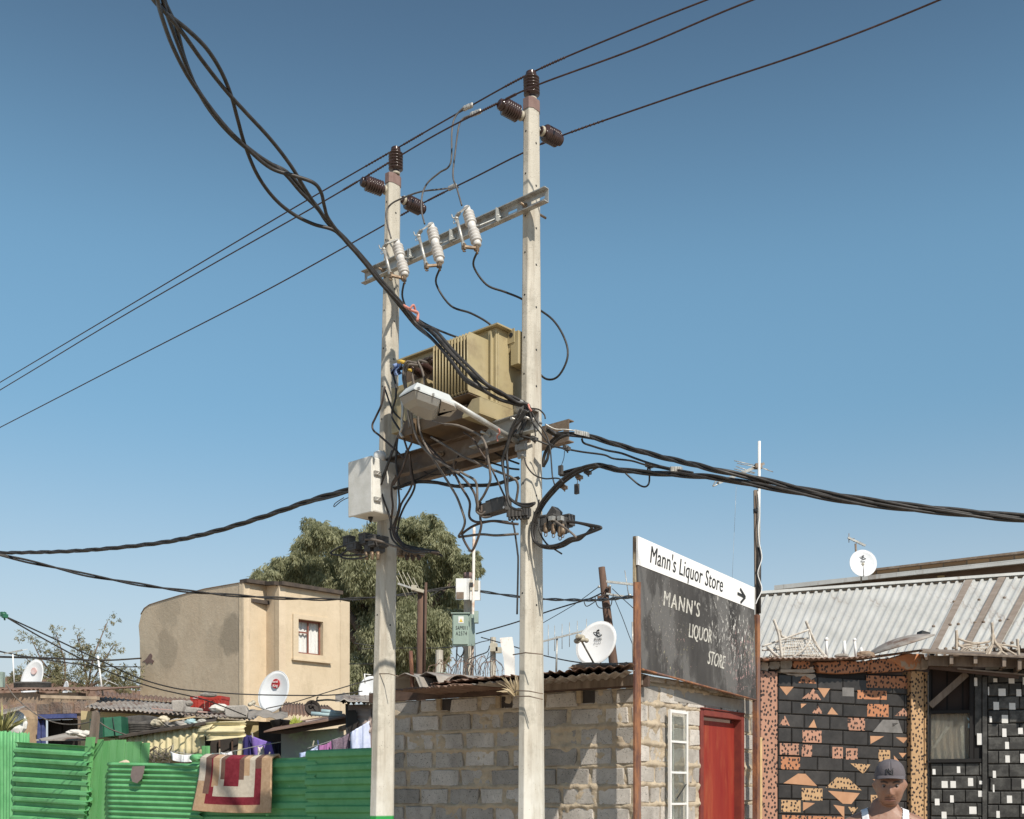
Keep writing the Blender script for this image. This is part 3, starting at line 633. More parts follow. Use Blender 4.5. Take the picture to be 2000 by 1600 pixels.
FM = thing("junction_box", "long dark grey connector box with cables hung between the two poles", "junction box", HP(985, 1010, .2))
a, b = HP(955, 999, .22), HP(1000, 986, .22); d = (b-a).normalized()
obj("housing", MB().box(a-UZ*.055, b-a, NX*.10, UZ*.10).box(a+d*.03+UZ*.045+NX*.02, (b-a)*.8, NX*.06, UZ*.02).box(a+d*.06+UZ*.065+NX*.03, (b-a)*.35, NX*.03, UZ*.012), 'box_grey', FM, mods={'bevel': .008})
mb = MB()
for i in range(6):
    c = HP(996+i*7, 1003-i*.6, .24-.02*i); mb.cbox(c, EX*.022, NX*.06, UZ*.065).lathe(c-UZ*.03, -UZ, [(.013, 0), (.016, .015), (.01, .03)], 8)
obj("terminal", mb, 'box_grey', FM)
obj("label_dot", MB().lathe(HP(984, 991, .325), NX, [(.010, 0), (.010, .003)], 12), 'white_paint', FM)
FR = thing("fuse_cluster", "fuse holders with brass terminals bolted to the right side of the nearer pole", "fuse holders", HP(1085, 1050, .0))
for px, py, ww, hh, t, rz in ((1066, 1022, .07, .12, .02, 0), (1082, 1020, .06, .12, .05, 0), (1099, 1026, .07, .12, .03, 0), (1109, 1017, .09, .09, -.03, 0)): fuseblock(FR, HP(px, py, t), ww, hh, .08)
c = HP(1090, 1006, -.02)
obj("tilted_cover", MB().prism([c+EX*-.07-UZ*.01, c+UZ*.06, c+EX*.05+UZ*.015, c+EX*.04-UZ*.06, c-EX*.02-UZ*.07], NX*.08), 'box_grey', FR, mods={'bevel': .004})
for px, py in ((1066, 1034), (1081, 1036), (1094, 1041), (1099, 1036)):
    mb = MB().lathe(HP(px, py, .09), -UZ, [(.012, -.05), (.018, -.03), (.022, 0), (.022, .02), (.014, .03)], 10); q = HP(px, py+10, .09)
    mb.tube([q+EX*.014*math.cos(g)-UZ*.018*math.sin(g) for g in [i*.7 for i in range(10)]], .004, 5)
    obj("brass_terminal", mb, 'copper', FR)
mb = MB()
for px in (1078, 1095): mb.cbox(HP(px, 1013, .10), EX*.04, NX*.04, UZ*.035)
obj("clamp_block", mb, 'alu', FR)
# ------------------------------------------------------------------ the big bundle coming down from the upper left
BG = "loose strands of the cable bundle from the upper left"
Hh = lambda pts: [(280+x/2.5, y/2.5) for x, y in pts]
def bund(label, pts, tail, off):
    p = Hh(pts); n = len(p); path = []
    y1 = p[-1][1]
    for (x, y) in p:
        dd = 6.3+(9.35-6.3)*((y+10)/(640+10))**.8 if y > -10 else 6.3
        path.append(P(x, y, dd-off))
    path += [HP(x, y, t+off*.5) for x, y, t in tail]
    cable(label, path, .0135, name="bundle_cable", group=BG, k=7)
tails = [[(845, 652, .66), (885, 697, .66), (917, 727, .64), (947, 749, .6), (977, 770, .45), (1005, 777, .3), (1030, 797, .2), (1005, 840, .3)],
         [(848, 644, .70), (888, 688, .68), (921, 721, .66), (953, 752, .6), (978, 766, .46), (1008, 785, .3), (1034, 796, .22), (1016, 850, .26)],
         [(842, 660, .66), (878, 700, .66), (905, 735, .64), (930, 752, .62), (970, 778, .45), (1000, 788, .3), (1028, 801, .2), (1002, 852, .3)],
         [(850, 655, .68), (892, 702, .66), (912, 724, .66), (940, 755, .6), (968, 762, .5), (1000, 783, .33), (1026, 795, .22), (990, 870, .3)],
         [(846, 664, .67), (880, 705, .66), (908, 742, .62), (942, 762, .6), (980, 782, .42), (1012, 790, .3), (1036, 799, .22), (1040, 830, .2)]]
bund("strand bowing outermost to the left in the upper part of the bundle", [(28, -60), (50, 0), (120, 70), (220, 150), (310, 240), (380, 350), (430, 470), (460, 580), (500, 720), (560, 860), (640, 970), (730, 1045), (830, 1095), (930, 1125), (1010, 1190), (1100, 1290), (1180, 1390), (1270, 1490), (1340, 1570)], tails[0], 0)
bund("strand running straightest along the right edge of the bundle", [(20, -50), (90, 40), (190, 160), (290, 300), (400, 440), (500, 550), (620, 680), (720, 810), (800, 940), (860, 1030), (930, 1110), (1000, 1180), (1090, 1290), (1170, 1380), (1260, 1480), (1345, 1580)], tails[1], .03)
bund("strand with a sharp hooked bend beside the wires left of the farther pole", [(62, -60), (70, 0), (90, 80), (140, 220), (210, 360), (290, 480), (380, 600), (500, 720), (620, 820), (740, 860), (830, 893), (868, 940), (885, 1010), (905, 1070), (980, 1170), (1060, 1260), (1160, 1385), (1265, 1498), (1330, 1580)], tails[2], .06)
bund("middle strand lying under the hooked one in the bundle", [(82, -60), (100, 20), (130, 110), (190, 270), (250, 410), (330, 530), (440, 660), (560, 760), (680, 840), (770, 940), (850, 1020), (900, 1090), (990, 1180), (1080, 1285), (1160, 1375), (1250, 1480), (1335, 1560)], tails[3], -.03)
bund("strand rising on the right where the bundle leaves the picture", [(90, -60), (110, 20), (160, 130), (200, 280), (260, 430), (340, 560), (450, 680), (580, 780), (700, 840), (790, 940), (850, 1010), (905, 1090), (985, 1165), (1075, 1270), (1150, 1370), (1240, 1480), (1330, 1590)], tails[4], -.06)
obj("tape_tie", MB().tube(spline([P(788, 597, 9.15), P(797, 602, 9.1), P(806, 607, 9.05), P(816, 612, 9.1), P(815, 627, 9.1)], 4), .012, 7).tube(spline([P(800, 604, 9.05), P(808, 596, 9.05), P(812, 612, 9.1)], 4), .009, 6), 'pink', label="scrap of pink tape knotted round the cable bundle", cat="tape")
# twisted service bundles
def tbundle(label, path, R0, r, tpm, n=3, group="twisted service bundles"):
    mb = MB(); twist(mb, path, R0, r, tpm, n); return obj("twisted_cable", mb, 'black_cable', label=label, cat="cable", group=group)
tbundle("thick twisted cable leaving the nearer pole to the right, upper of two", [HP(1068, 838, .1)]+dpath(D_([(340, 352, 9.1), (430, 352, 9.05), (600, 362, 9.0), (750, 395, 8.9), (1000, 470, 8.7), (1400, 580, 8.4), (1700, 650, 8.1), (1961, 715, 7.9)]))+dpath([(1480, 935, 7.9), (1560, 954, 7.8), (1650, 970, 7.7), (1748, 984, 7.6), (1870, 998, 7.5), (2000, 1008, 7.4), (2200, 1012, 7.2), (2700, 985, 6.8), (3500, 890, 6.2)]), .0115, .0105, 1.1)
tbundle("thick twisted cable leaving the nearer pole to the right, lower of two", dpath(D_([(390, 760, 9.1), (520, 720, 9.0), (650, 685, 8.95), (760, 668, 8.9), (880, 690, 8.8), (980, 712, 8.7), (1300, 742, 8.5), (1600, 762, 8.3), (1961, 792, 8.0)]))+dpath([(1480, 948, 7.9), (1560, 962, 7.8), (1650, 978, 7.7), (1748, 991, 7.6), (1870, 1003, 7.5), (2000, 1015, 7.4), (2200, 1024, 7.2), (2700, 1000, 6.8), (3500, 905, 6.2)]), .0125, .0105, .9)
for i, (lab, o) in enumerate((("outer cable of the big loop hanging right of the nearer pole", 0), ("inner cable of the big loop hanging right of the nearer pole", 6), ("third cable crossing inside the loop right of the nearer pole", -5))):
    cable(lab, [HP(x+o*.5, y+o*.4, .02+.04*i) for x, y in D_([(760, 665), (640, 690), (520, 745), (400, 830), (300, 930), (210, 1040), (150, 1150), (118, 1260), (112, 1360), (135, 1440), (200, 1480), (300, 1490), (400, 1465), (480, 1420), (560, 1400)])]+[HP(x, y, .02+.03*i) for x, y in D_([(640, 1360), (690+i*40, 1310), (700+i*45, 1290), (660+i*20, 1270), (560, 1245), (450, 1230)])], .0115, group="loops right of the nearer pole")
cable("cable running from the brass terminals down to the loop", [HP(x, y, .14) for x, y in D_([(330, 1225), (420, 1290), (500, 1350), (545, 1395)])], .009, 'grey_cable', group="loops right of the nearer pole")
cable("thin cable hanging down behind the loop with a free end pointing right", [HP(x, y, .06) for x, y in D_([(170, 1010), (155, 1120), (160, 1260), (190, 1370), (250, 1460), (330, 1515), (398, 1558)])], .007, group="loops right of the nearer pole")
cable("curved black cable dropping from the upper right bundle against the pole", [HP(x, y, .0) for x, y in D_([(440, 350), (360, 375), (290, 430), (240, 520), (215, 600), (215, 680)])], .014, group="cables at the right pole top")
cable("second curved cable dropping beside it, ending in a brass ferrule", [HP(x, y, .05) for x, y in D_([(470, 356), (390, 385), (320, 440), (270, 530), (250, 610), (210, 680)])], .012, group="cables at the right pole top")
cable("thin service wire from the pole to the clamp on the lower bundle", dpath(D_([(0, 372, 9.0), (120, 405, 8.98), (280, 465, 9.0), (430, 498, 8.95), (600, 530, 8.9), (820, 560, 8.8), (920, 598, 8.75), (1100, 620, 8.7), (1260, 665, 8.6), (1500, 700, 8.4), (1700, 735, 8.3)])), .0075, group="service wires to the right")
cable("service wire starting at the clamp on the upper bundle", dpath(D_([(600, 395, 8.95), (620, 440, 8.95), (700, 470, 8.9), (850, 515, 8.8), (1000, 545, 8.7), (1150, 600, 8.6), (1300, 650, 8.5), (1500, 700, 8.4), (1720, 740, 8.2)])), .0085, group="service wires to the right")
cable("small drooping loop of wire under the lower right bundle", dpath(D_([(1040, 745, 8.6), (1100, 800, 8.6), (1180, 865, 8.6), (1240, 882, 8.6), (1275, 850, 8.6), (1282, 780, 8.6), (1280, 680, 8.55), (1500, 715, 8.4)])), .007, group="service wires to the right")
cable("thin wire arching above the lower bundle near its start", dpath(D_([(680, 730, 8.9), (780, 680, 8.85), (870, 665, 8.8), (960, 690, 8.75), (1060, 735, 8.7)])), .006, group="service wires to the right")
cable("bare steel stay wire reaching from the beam end to the upper bundle clamp", dpath(D_([(230, 250, 9.0), (330, 300, 9.0), (440, 305, 9.0), (560, 322, 9.0), (660, 350, 8.95)])), .005, 'alu', "wire", "stay_wire")
def connector(label, c, s=.02, mat='box_grey', group="small connectors on the service wires"):
    c = Vector(c); mb = MB().ball(c, s*1.1, n=7, jit=.2).cbox(c+EX*s*.6-UZ*s*.3, EX*s*1.4, NX*s*1.6, UZ*s*1.2).cbox(c-EX*s*.7+UZ*s*.4, EX*s, NX*s*1.6, UZ*s*1.5).tube([c-UZ*s*.5, c-UZ*s*1.6+EX*s*.5], s*.3, 6)
    return obj("piercing_connector", mb, mat, label=label, cat="connector", group=group)
for lab, x, y, d in (("connector on the thin wire right beside the nearer pole", 120, 400, 8.96), ("connector with a small box hanging under it", 448, 495, 8.95), ("connector joining the two service wires on the right", 1278, 668, 8.6), ("lowest connector, where the arching loop starts", 418, 885, 9.05), ("connector on the arch carrying a dangling fuse", 572, 782, 9.0), ("connector highest on the arching loop", 658, 735, 8.95)):
    q = D_([(x, y)])[0]; connector(lab, P(q[0], q[1], d-.02), .022, 'copper' if d > 8.96 else 'box_grey')
for lab, a, b, c, hgt in (("small dark box dangling between the wires right of the pole", (425, 520), (395, 665), (388, 715), .075), ("small fuse dangling from the arching cable", (545, 800), (552, 850), (550, 905), .08)):
    (ax_, ay_), (bx_, by_), (cx_, cy_) = D_([a, b, c]); top = P(ax_, ay_, 8.98); bt = P(bx_, by_, 8.98); cc = P(cx_, cy_, 8.98)
    r_ = thing("dangling_fuse", lab, "fuse", cc-UZ*hgt/2, "dangling fuses")
    obj("casing", MB().cbox(cc, EX*.038, NX*.025, UZ*hgt), 'box_grey', r_, mods={'bevel': .003}); obj("wire", MB().tube(spline([top, (top+bt)/2+EX*.01, bt], 4), .003, 5), 'grey_cable', r_)
for lab, pts in (("ridged clamp on the upper right bundle", [(545, 330), (660, 355)]), ("pale ridged clamp where service wires join the lower bundle", [(1505, 705), (1600, 705)])):
    q = D_(pts); a = P(q[0][0], q[0][1], 8.9 if pts[0][0] < 700 else 8.35); b = P(q[1][0], q[1][1], 8.9 if pts[0][0] < 700 else 8.35); mb = MB()
    for i in range(7): mb.cbox(a.lerp(b, i/6), (b-a)*.09, NX*.03, UZ*.035)
    obj("cable_clamp", mb, 'alu', label=lab, cat="clamp", group="ridged cable clamps")
# right pole tie cluster going down: thick group over the clamp beam
for i, (lab, pts) in enumerate((("thick cable falling from the knot past the lamp arm", [(690, 190), (640, 290), (590, 400), (560, 520), (520, 640), (515, 780), (545, 930), (560, 1040), (640, 1110), (740, 1125), (825, 1112)]),
    ("second thick cable falling beside it to the connector box", [(720, 200), (660, 310), (615, 400), (575, 500), (550, 620), (560, 800), (555, 960), (575, 1060), (660, 1130), (760, 1150), (820, 1118)]),
    ("third thick cable falling from the knot, ending at the terminals", [(740, 205), (690, 300), (620, 380), (580, 470), (540, 600), (505, 700), (530, 880), (560, 1080), (600, 1160), (700, 1185)]))):
    cable(lab, [HP(x, y, .34+.02*i) for x, y in C_(pts)], .0105, group="cables falling from the knot at the right pole")
for i, (lab, pts) in enumerate((("thin wire from the knot down to the connector on the pole", [(770, 190), (790, 280), (820, 380), (830, 460)]),
    ("thin wire from the knot crossing the pole to the right", [(765, 195), (800, 320), (870, 420), (950, 520), (1000, 550)]),
    ("thin wire from the knot curving down right of the pole", [(775, 190), (850, 330), (930, 440), (970, 560), (985, 720), (995, 850), (1015, 930)]),
    ("thin wire from the knot looping to the galvanised beam", [(780, 190), (860, 200), (915, 250), (925, 290)]),
    ("thin wire curling from the lamp clamp across the pole to the loop", [(720, 670), (750, 760), (820, 840), (920, 875), (1020, 870), (1070, 880), (1100, 910)]))):
    cable(lab, [HP(x, y, .26) for x, y in C_(pts)], .006, group="thin wires round the right pole")
obj("tape_tie", MB().tube(spline([HP(1032, 790, .3), HP(1034, 797, .32), HP(1038, 803, .3)], 4), .008, 6), 'pink', label="strip of red tape on the cable knot at the right pole", cat="tape")
# loops between the poles
LG = "cables looping down between the poles"
loops = [
 ("pale cable from the lamp head swinging widest to the lower left corner loop", 'grey_cable', .0105, G_([(510, 680), (530, 850), (600, 1060), (760, 1240), (900, 1330), (1080, 1440)])+C_([(60, 790), (150, 840), (235, 890), (258, 960), (262, 1080), (265, 1150), (255, 1195), (300, 1225), (340, 1200), (372, 1195)]), .5, .3),
 ("second pale cable from the lamp head, dropping inside the first", 'grey_cable', .0105, G_([(595, 720), (600, 860), (650, 1030), (740, 1210), (860, 1400), (980, 1590)])+C_([(60, 1050), (110, 1180), (140, 1290), (120, 1370), (80, 1440), (130, 1440), (300, 1420), (450, 1430), (660, 1415)]), .46, .2),
 ("cable crossing under the beam and turning sharply down to the connector box", 'brown_cable', .0105, B_([(500, 890), (560, 960), (640, 1030), (690, 1120), (735, 1200), (733, 1280), (760, 1310)])+C_([(300, 1300), (420, 1290), (560, 1310), (660, 1320)]), .4, .25),
 ("cable from the middle of the platform bending twice toward the tie", 'brown_cable', .0105, B_([(480, 860), (600, 990), (700, 1070), (760, 1150), (780, 1230), (800, 1260)])+C_([(300, 1130), (290, 1250), (300, 1330), (270, 1450), (210, 1580), (160, 1530), (118, 1440), (130, 1400), (240, 1330), (400, 1290), (560, 1300)]), .36, .25),
 ("bronze coloured cable running diagonally from the tank bottom to the right pole", 'grey_cable', .0105, B_([(520, 840), (620, 900), (700, 950), (780, 985), (860, 1020), (960, 1060)])+C_([(600, 870), (640, 890), (660, 960), (640, 1100)]), .42, .2),
 ("brown cable arching over under the lamp arm and down to the tie", 'grey_cable', .0105, C_([(-60, 345), (60, 355), (180, 400), (300, 470), (350, 570), (370, 700), (390, 850), (380, 920), (330, 1030), (280, 1110), (262, 1190), (320, 1250), (400, 1240)]), .46, .3),
 ("thin cable hanging from the platform into the connector box", 'brown_cable', .008, C_([(130, 425), (220, 490), (300, 620), (370, 720), (450, 880), (520, 1030), (560, 1100)]), .4, .3),
 ("cable crossing from the lower beam to the right pole, upper", 'black_cable', .0085, C_([(400, 600), (480, 650), (560, 690), (668, 730)]), -.1, -.1),
 ("cable crossing from the lower beam to the right pole, lower", 'black_cable', .0085, C_([(230, 680), (360, 710), (480, 745), (580, 775), (668, 785)]), -.1, -.1),
 ("thin black drop from the connector box tied along the right pole", 'black_cable', .008, C_([(600, 1290), (620, 1350), (640, 1480), (655, 1600)]) + [(1012, 1100), (1010, 1200)], .2, .17),
 ("short cable from the connector box into the junction loops on its left", 'black_cable', .009, C_([(380, 1230), (330, 1250), (290, 1230), (262, 1180), (290, 1120)]), .3, .3)]
for lab, mt, r, pts, a, b in loops: cable(lab, hpath([p[:2] for p in pts], a, b), r, mt, group=LG)
obj("cable_sleeve", MB().tube(hpath(C_([(280, 1100), (272, 1140), (268, 1180)]), .33), .022, 8), 'black_cable', label="black sleeve gathering the looping cables beside the connector box", cat="cable sleeve")
tbundle("twisted cable stretched horizontally between the poles below the beams", [HP(x, y, .2) for x, y in E_([(760, 470), (900, 440), (1000, 400), (1130, 380), (1300, 390), (1500, 425), (1650, 440)])]+[HP(x, y, .12) for x, y in C_([(100, 940), (300, 942), (450, 925), (560, 895), (668, 870)])], .008, .0085, .8, 3, LG)
cable("twisted pair stopping at a small connector under the beam", hpath(E_([(1150, 240), (1250, 290), (1400, 290), (1480, 260)]), .1), .006, 'black_cable', group=LG)
connector("small connector hanging under the beam between the poles", HP(877, 921, .1), .026)
cable("black wire slanting from the left pole to the underside of the beam", hpath(E_([(890, 440), (1000, 390), (1150, 330), (1350, 230), (1500, 190), (1540, 190), (1600, 60)]), .15), .008, group=LG)
# left pole: vertical group curving to the fuse cluster behind
LGp = "cables running down the left pole"
lp = [("outermost cable down the left pole, bowing left beside the white box", [(790, 0), (700, 250), (645, 400), (645, 480), (690, 620), (740, 760), (770, 880), (765, 980), (790, 1080), (860, 1160), (960, 1230), (1100, 1250), (1240, 1240)]),
 ("cable down the left pole with a slight kink above the strap", [(850, 0), (835, 150), (860, 270), (790, 400), (780, 520), (795, 680), (775, 860), (800, 1000), (860, 1110), (960, 1200), (1150, 1230), (1360, 1250)]),
 ("cable down the middle of the left pole from the tank corner", [(960, 0), (930, 180), (870, 330), (865, 480), (875, 640), (850, 790), (800, 930), (810, 1040), (900, 1150), (1050, 1200), (1250, 1220), (1400, 1290)]),
 ("cable from the tank underside slanting back onto the left pole", [(985, 0), (1000, 150), (1025, 300), (1035, 390), (990, 500), (900, 650), (870, 760), (830, 900), (820, 1000), (880, 1100), (960, 1180), (1200, 1230), (1390, 1280)]),
 ("cable beside it forming the right edge of the left pole group", [(1000, 60), (1040, 320), (1065, 420), (1030, 530), (940, 680), (880, 820), (860, 930), (850, 1030), (930, 1140), (1100, 1190), (1360, 1240)])]
for i, (lab, pts) in enumerate(lp): cable(lab, [HP(x, y, .34-.03*i if y < 1000 else .30-.03*i-(y-1000)/300*.15) for x, y in E_(pts)], .0095, 'brown_cable' if i % 2 else 'black_cable', group=LGp)
cable("pale cable from the left fuse holders passing in front of the pole", [HP(x, y, t) for (x, y), t in zip(E_([(460, 1085), (560, 1090), (680, 1120), (780, 1160), (880, 1190), (1000, 1240)]), (.3, .3, .27, .24, .2, .1))], .011, 'grey_cable', group=LGp)
for i, (lab, pts) in enumerate((("upper of the wire loops sticking out left of the fuse holders", [(240, 1155), (150, 1180), (60, 1230), (45, 1265), (150, 1280), (300, 1280), (450, 1270)]), ("lower of the wire loops sticking out left of the fuse holders", [(290, 1200), (220, 1235), (165, 1280), (180, 1310), (300, 1325), (430, 1310), (480, 1290)]))):
    cable(lab, hpath(E_(pts), .3), .009, group=LGp)
obj("cable_tie", MB().tube(hpath(E_([(745, 960), (800, 945), (860, 950), (880, 955)]), .3), .006, 6), 'dark_mark', label="dark tie wire holding the cables against the left pole", cat="tie wire")
for lab, pp in (("upper of three steel wires wrapped round the nearer pole", [(1002, 1279), (1026, 1275), (1060, 1278)]), ("middle of three steel wires wrapped round the nearer pole", [(1004, 1353), (1010, 1349), (1033, 1350), (1060, 1355)]), ("lowest of three steel wires wrapped round the nearer pole", [(1004, 1362), (1010, 1360), (1033, 1360), (1060, 1366)])):
    obj("tie_wire", MB().tube(hpath(pp, .17), .005, 6), 'dark_steel', label=lab, cat="tie wire")
obj("tie_wire", MB().tube(hpath([(724, 1319), (740, 1316), (760, 1316), (778, 1321)], .15), .0045, 6), 'dark_steel', label="steel wire wrapped round the lower part of the farther pole", cat="tie wire")
# cables round the tank corner and left pole head
for lab, pts, t0, t1, r, mt in (("cable loop standing out left of the farther pole at tank height", [(195, 400), (160, 600), (80, 780), (45, 860), (60, 930), (130, 990), (230, 1080), (380, 1220), (430, 1270)], .3, .3, .0095, 'brown_cable'),
  ("black cable twisting down from the blue rag along the tank corner", [(270, 180), (300, 280), (330, 420), (320, 560), (285, 680), (285, 780), (370, 920), (400, 1000)], .4, .45, .0095, 'black_cable'),
  ("dark cable crossing it from the pole to the tank underside", [(200, 440), (240, 560), (290, 690), (370, 780), (450, 850), (520, 960)], .35, .45, .008, 'black_cable'),
  ("pale cable hooked over the first bushing", [(580, 120), (520, 110), (470, 100), (430, 150), (415, 300), (440, 420), (480, 620)], .44, .5, .011, 'grey_cable'),
  ("pale cable hooked over the second bushing", [(600, 150), (540, 140), (490, 140), (450, 200), (440, 300), (460, 500), (490, 900)], .44, .5, .011, 'grey_cable'),
  ("brown cable arching from the third bushing down behind the lamp", [(620, 170), (570, 160), (540, 200), (530, 290), (560, 420), (600, 560)], .42, .44, .010, 'grey_cable'),
  ("brown cable bent over the bushing next to the fins", [(700, 110), (620, 90), (600, 110), (640, 200), (665, 300), (670, 400)], .42, .46, .010, 'grey_cable'),
  ("fat grey cable hanging under the left end of the lamp head", [(400, 560), (410, 700), (400, 800), (400, 900), (380, 960), (410, 1010)], .5, .48, .012, 'alu'),
  ("dark cable falling under the tank from the left bushings", [(470, 640), (480, 800), (490, 950), (520, 1060), (470, 1180), (400, 1400), (300, 1580)], .46, .4, .009, 'brown_cable'),
  ("black cable from tank underside down across the beam to the left pole", [(360, 980), (340, 1030), (290, 1180), (220, 1380), (150, 1580)], .42, .36, .009, 'black_cable'),
  ("black cable hanging straight across the beam near the left pole", [(350, 1010), (335, 1150), (330, 1330), (350, 1480), (370, 1590)], .40, .36, .009, 'black_cable'),
  ("black cable dropping from the tank and fanning right across the beam", [(400, 960), (440, 1080), (480, 1220), (500, 1380), (520, 1500), (550, 1590)], .42, .36, .009, 'brown_cable'),
  ("thin pale wire sagging from the lamp head to the right", [(700, 750), (780, 820), (900, 850), (1000, 855), (1108, 880)], .5, .46, .005, 'grey_cable')):
    cable(lab, hpath(G_(pts), t0, t1), r, mt, group="cables round the left end of the transformer")
k = NT("blue_rag"); M['blue_rag'] = k.done((.20,.28,.48), .8)
k = NT("yellow_tape"); M['yellow_tape'] = k.done((.62,.42,.08), .6)
obj("rag", MB().grid(lambda u, v: HP(766+u*18+3*math.sin(v*7), 712+v*24-6*u, .42+.04*math.sin(u*9+v*4)), 10, 10), 'blue_rag', label="blue rag caught behind the cables on the farther pole", cat="rag", mods={'solid': .004})
obj("insulating_tape", MB().tube(hpath(G_([(355, 105), (390, 100), (440, 115)]), .45), .016, 8).tube(hpath(G_([(460, 200), (515, 205)]), .45), .012, 8), 'yellow_tape', label="yellow tape wound on the cable ends at the bushings", cat="tape")
# cables to the left
tbundle("twisted cable running from the white box far off to the left edge", [HP(735, 940, .1)]+dpath([(690, 955, 10.5), (650, 965, 10.7), (600, 980, 11), (500, 1014, 11.6), (400, 1043, 12.2), (300, 1062, 13), (150, 1076, 14), (0, 1080, 15.2), (-200, 1082, 17)]), .015, .013, .9, 3, "cables running off to the left")
cable("black cable ending in a clamp where it meets the white box", dpath([(690, 958, 10.45), (660, 968, 10.5), (630, 976, 10.7), (600, 982, 10.9)]), .009, group="cables running off to the left")
cable("thin red and black wire tails hanging beside the white box", dpath([(690, 968, 10.4), (668, 978, 10.4), (653, 990, 10.4), (655, 983, 10.4), (672, 972, 10.4)]), .004, 'brown_cable', group="cables running off to the left")
tbundle("long sagging twisted cable passing behind both poles to the meter boxes", dpath([(-100, 1062, 15), (0, 1084, 15), (100, 1107, 15.5), (200, 1129, 16), (350, 1153, 17), (500, 1166, 18), (640, 1171, 19), (735, 1167, 20), (800, 1160, 21), (890, 1146, 21.8)]), .016, .014, .6, 2, "cables running off to the left")
tbundle("twisted cable from the meter boxes behind the nearer pole to the sign", dpath([(938, 1155, 21.8), (1000, 1164, 21), (1060, 1170, 20), (1130, 1172, 18.5), (1180, 1171, 17), (1238, 1165, 15)]), .015, .013, .6, 2, "cables running off to the left")
for lab, pts, r in (("pale lamp lead", None, 0),)[:0]: pass
for lab, pts, r in (("upper of the two wires slanting down from the connector at the left edge", [(8, 1203, 13), (100, 1245, 13.5), (200, 1292, 14), (270, 1324, 14.5), (340, 1344, 15), (400, 1351, 15.5), (500, 1357, 16), (640, 1358, 16), (708, 1350, 16)], .009),
  ("lower of the two wires slanting down from the connector at the left edge", [(8, 1203, 13), (100, 1256, 13.5), (200, 1307, 14), (300, 1343, 15), (400, 1367, 16), (480, 1398, 17)], .009),
  ("horizontal black wire crossing the small tree to the cream house", [(-40, 1282, 24), (100, 1286, 26), (200, 1290, 30), (275, 1286, 34)], .024),
  ("thinner horizontal wire just under it behind the small tree", [(-40, 1264, 24), (60, 1284, 26), (180, 1300, 30), (275, 1303, 34)], .016),
  ("pale twisted wire from the dish rising to the farther pole", [(520, 1384, 17.5), (570, 1373, 17), (620, 1358, 16.5), (680, 1340, 16), (728, 1327, 14)], .008),
  ("slack grey wire hanging across the blue door to the grey post", [(12, 1336, 17), (30, 1362, 17), (70, 1395, 16.8), (110, 1412, 16.5), (150, 1415, 16), (185, 1408, 15.2)], .009),
  ("grey wire from the post sloping down to the cream sheet wall", [(192, 1409, 15.2), (215, 1424, 15.3), (248, 1436, 15.5)], .009)):
    cable(lab, dpath(pts), r, 'grey_cable' if ('pale' in lab or 'grey' in lab) else 'black_cable', "wire", "overhead_cable", "thin wires over the left yards")
connector("green and grey connector where two wires meet at the left edge", P(8, 1202, 13), .035, 'dgreen')
# ------------------------------------------------------------------ block walls: rough blocks bedded in lumpy sandy mortar
def blockmat(name, c1, c2, c3):
    k = NT(name); c = k.mix(k.ramp(k.noise(9, 6, .7), .35, .65), c1, c2)
    c = k.mix(k.ramp(k.noise(2.2, 5, .6, stretch=(1,1,.5)), .5, .75), c, c3)
    v = k.n("ShaderNodeTexVoronoi"); k.l(k.tc, v.inputs["Vector"]); v.inputs["Scale"].default_value = 70
    pm = k.ramp(k.math('ADD', v.outputs["Distance"], k.math('MULTIPLY', k.noise(25, 3), .7)), .45, .58)
    c = k.mix(pm, (.06,.08,.075), c); k.bump(pm, .8, .008); k.bump(k.noise(50, 6, .75), .7, .01)
    return k.done(k.tint(c, .8), .95)
M['block'] = blockmat("grey_cinder_block", (.37,.34,.305), (.47,.435,.395), (.25,.225,.20))
k = NT("sandy_mortar"); c = k.mix(k.ramp(k.noise(6, 8, .75), .35, .65), (.40,.325,.235), (.54,.45,.33))
c = k.mix(k.ramp(k.noise(2, 6, .7), .5, .7), c, (.33,.26,.19)); k.bump(k.noise(28, 8, .75), .9, .02); M['mortar'] = k.done(c, .95)
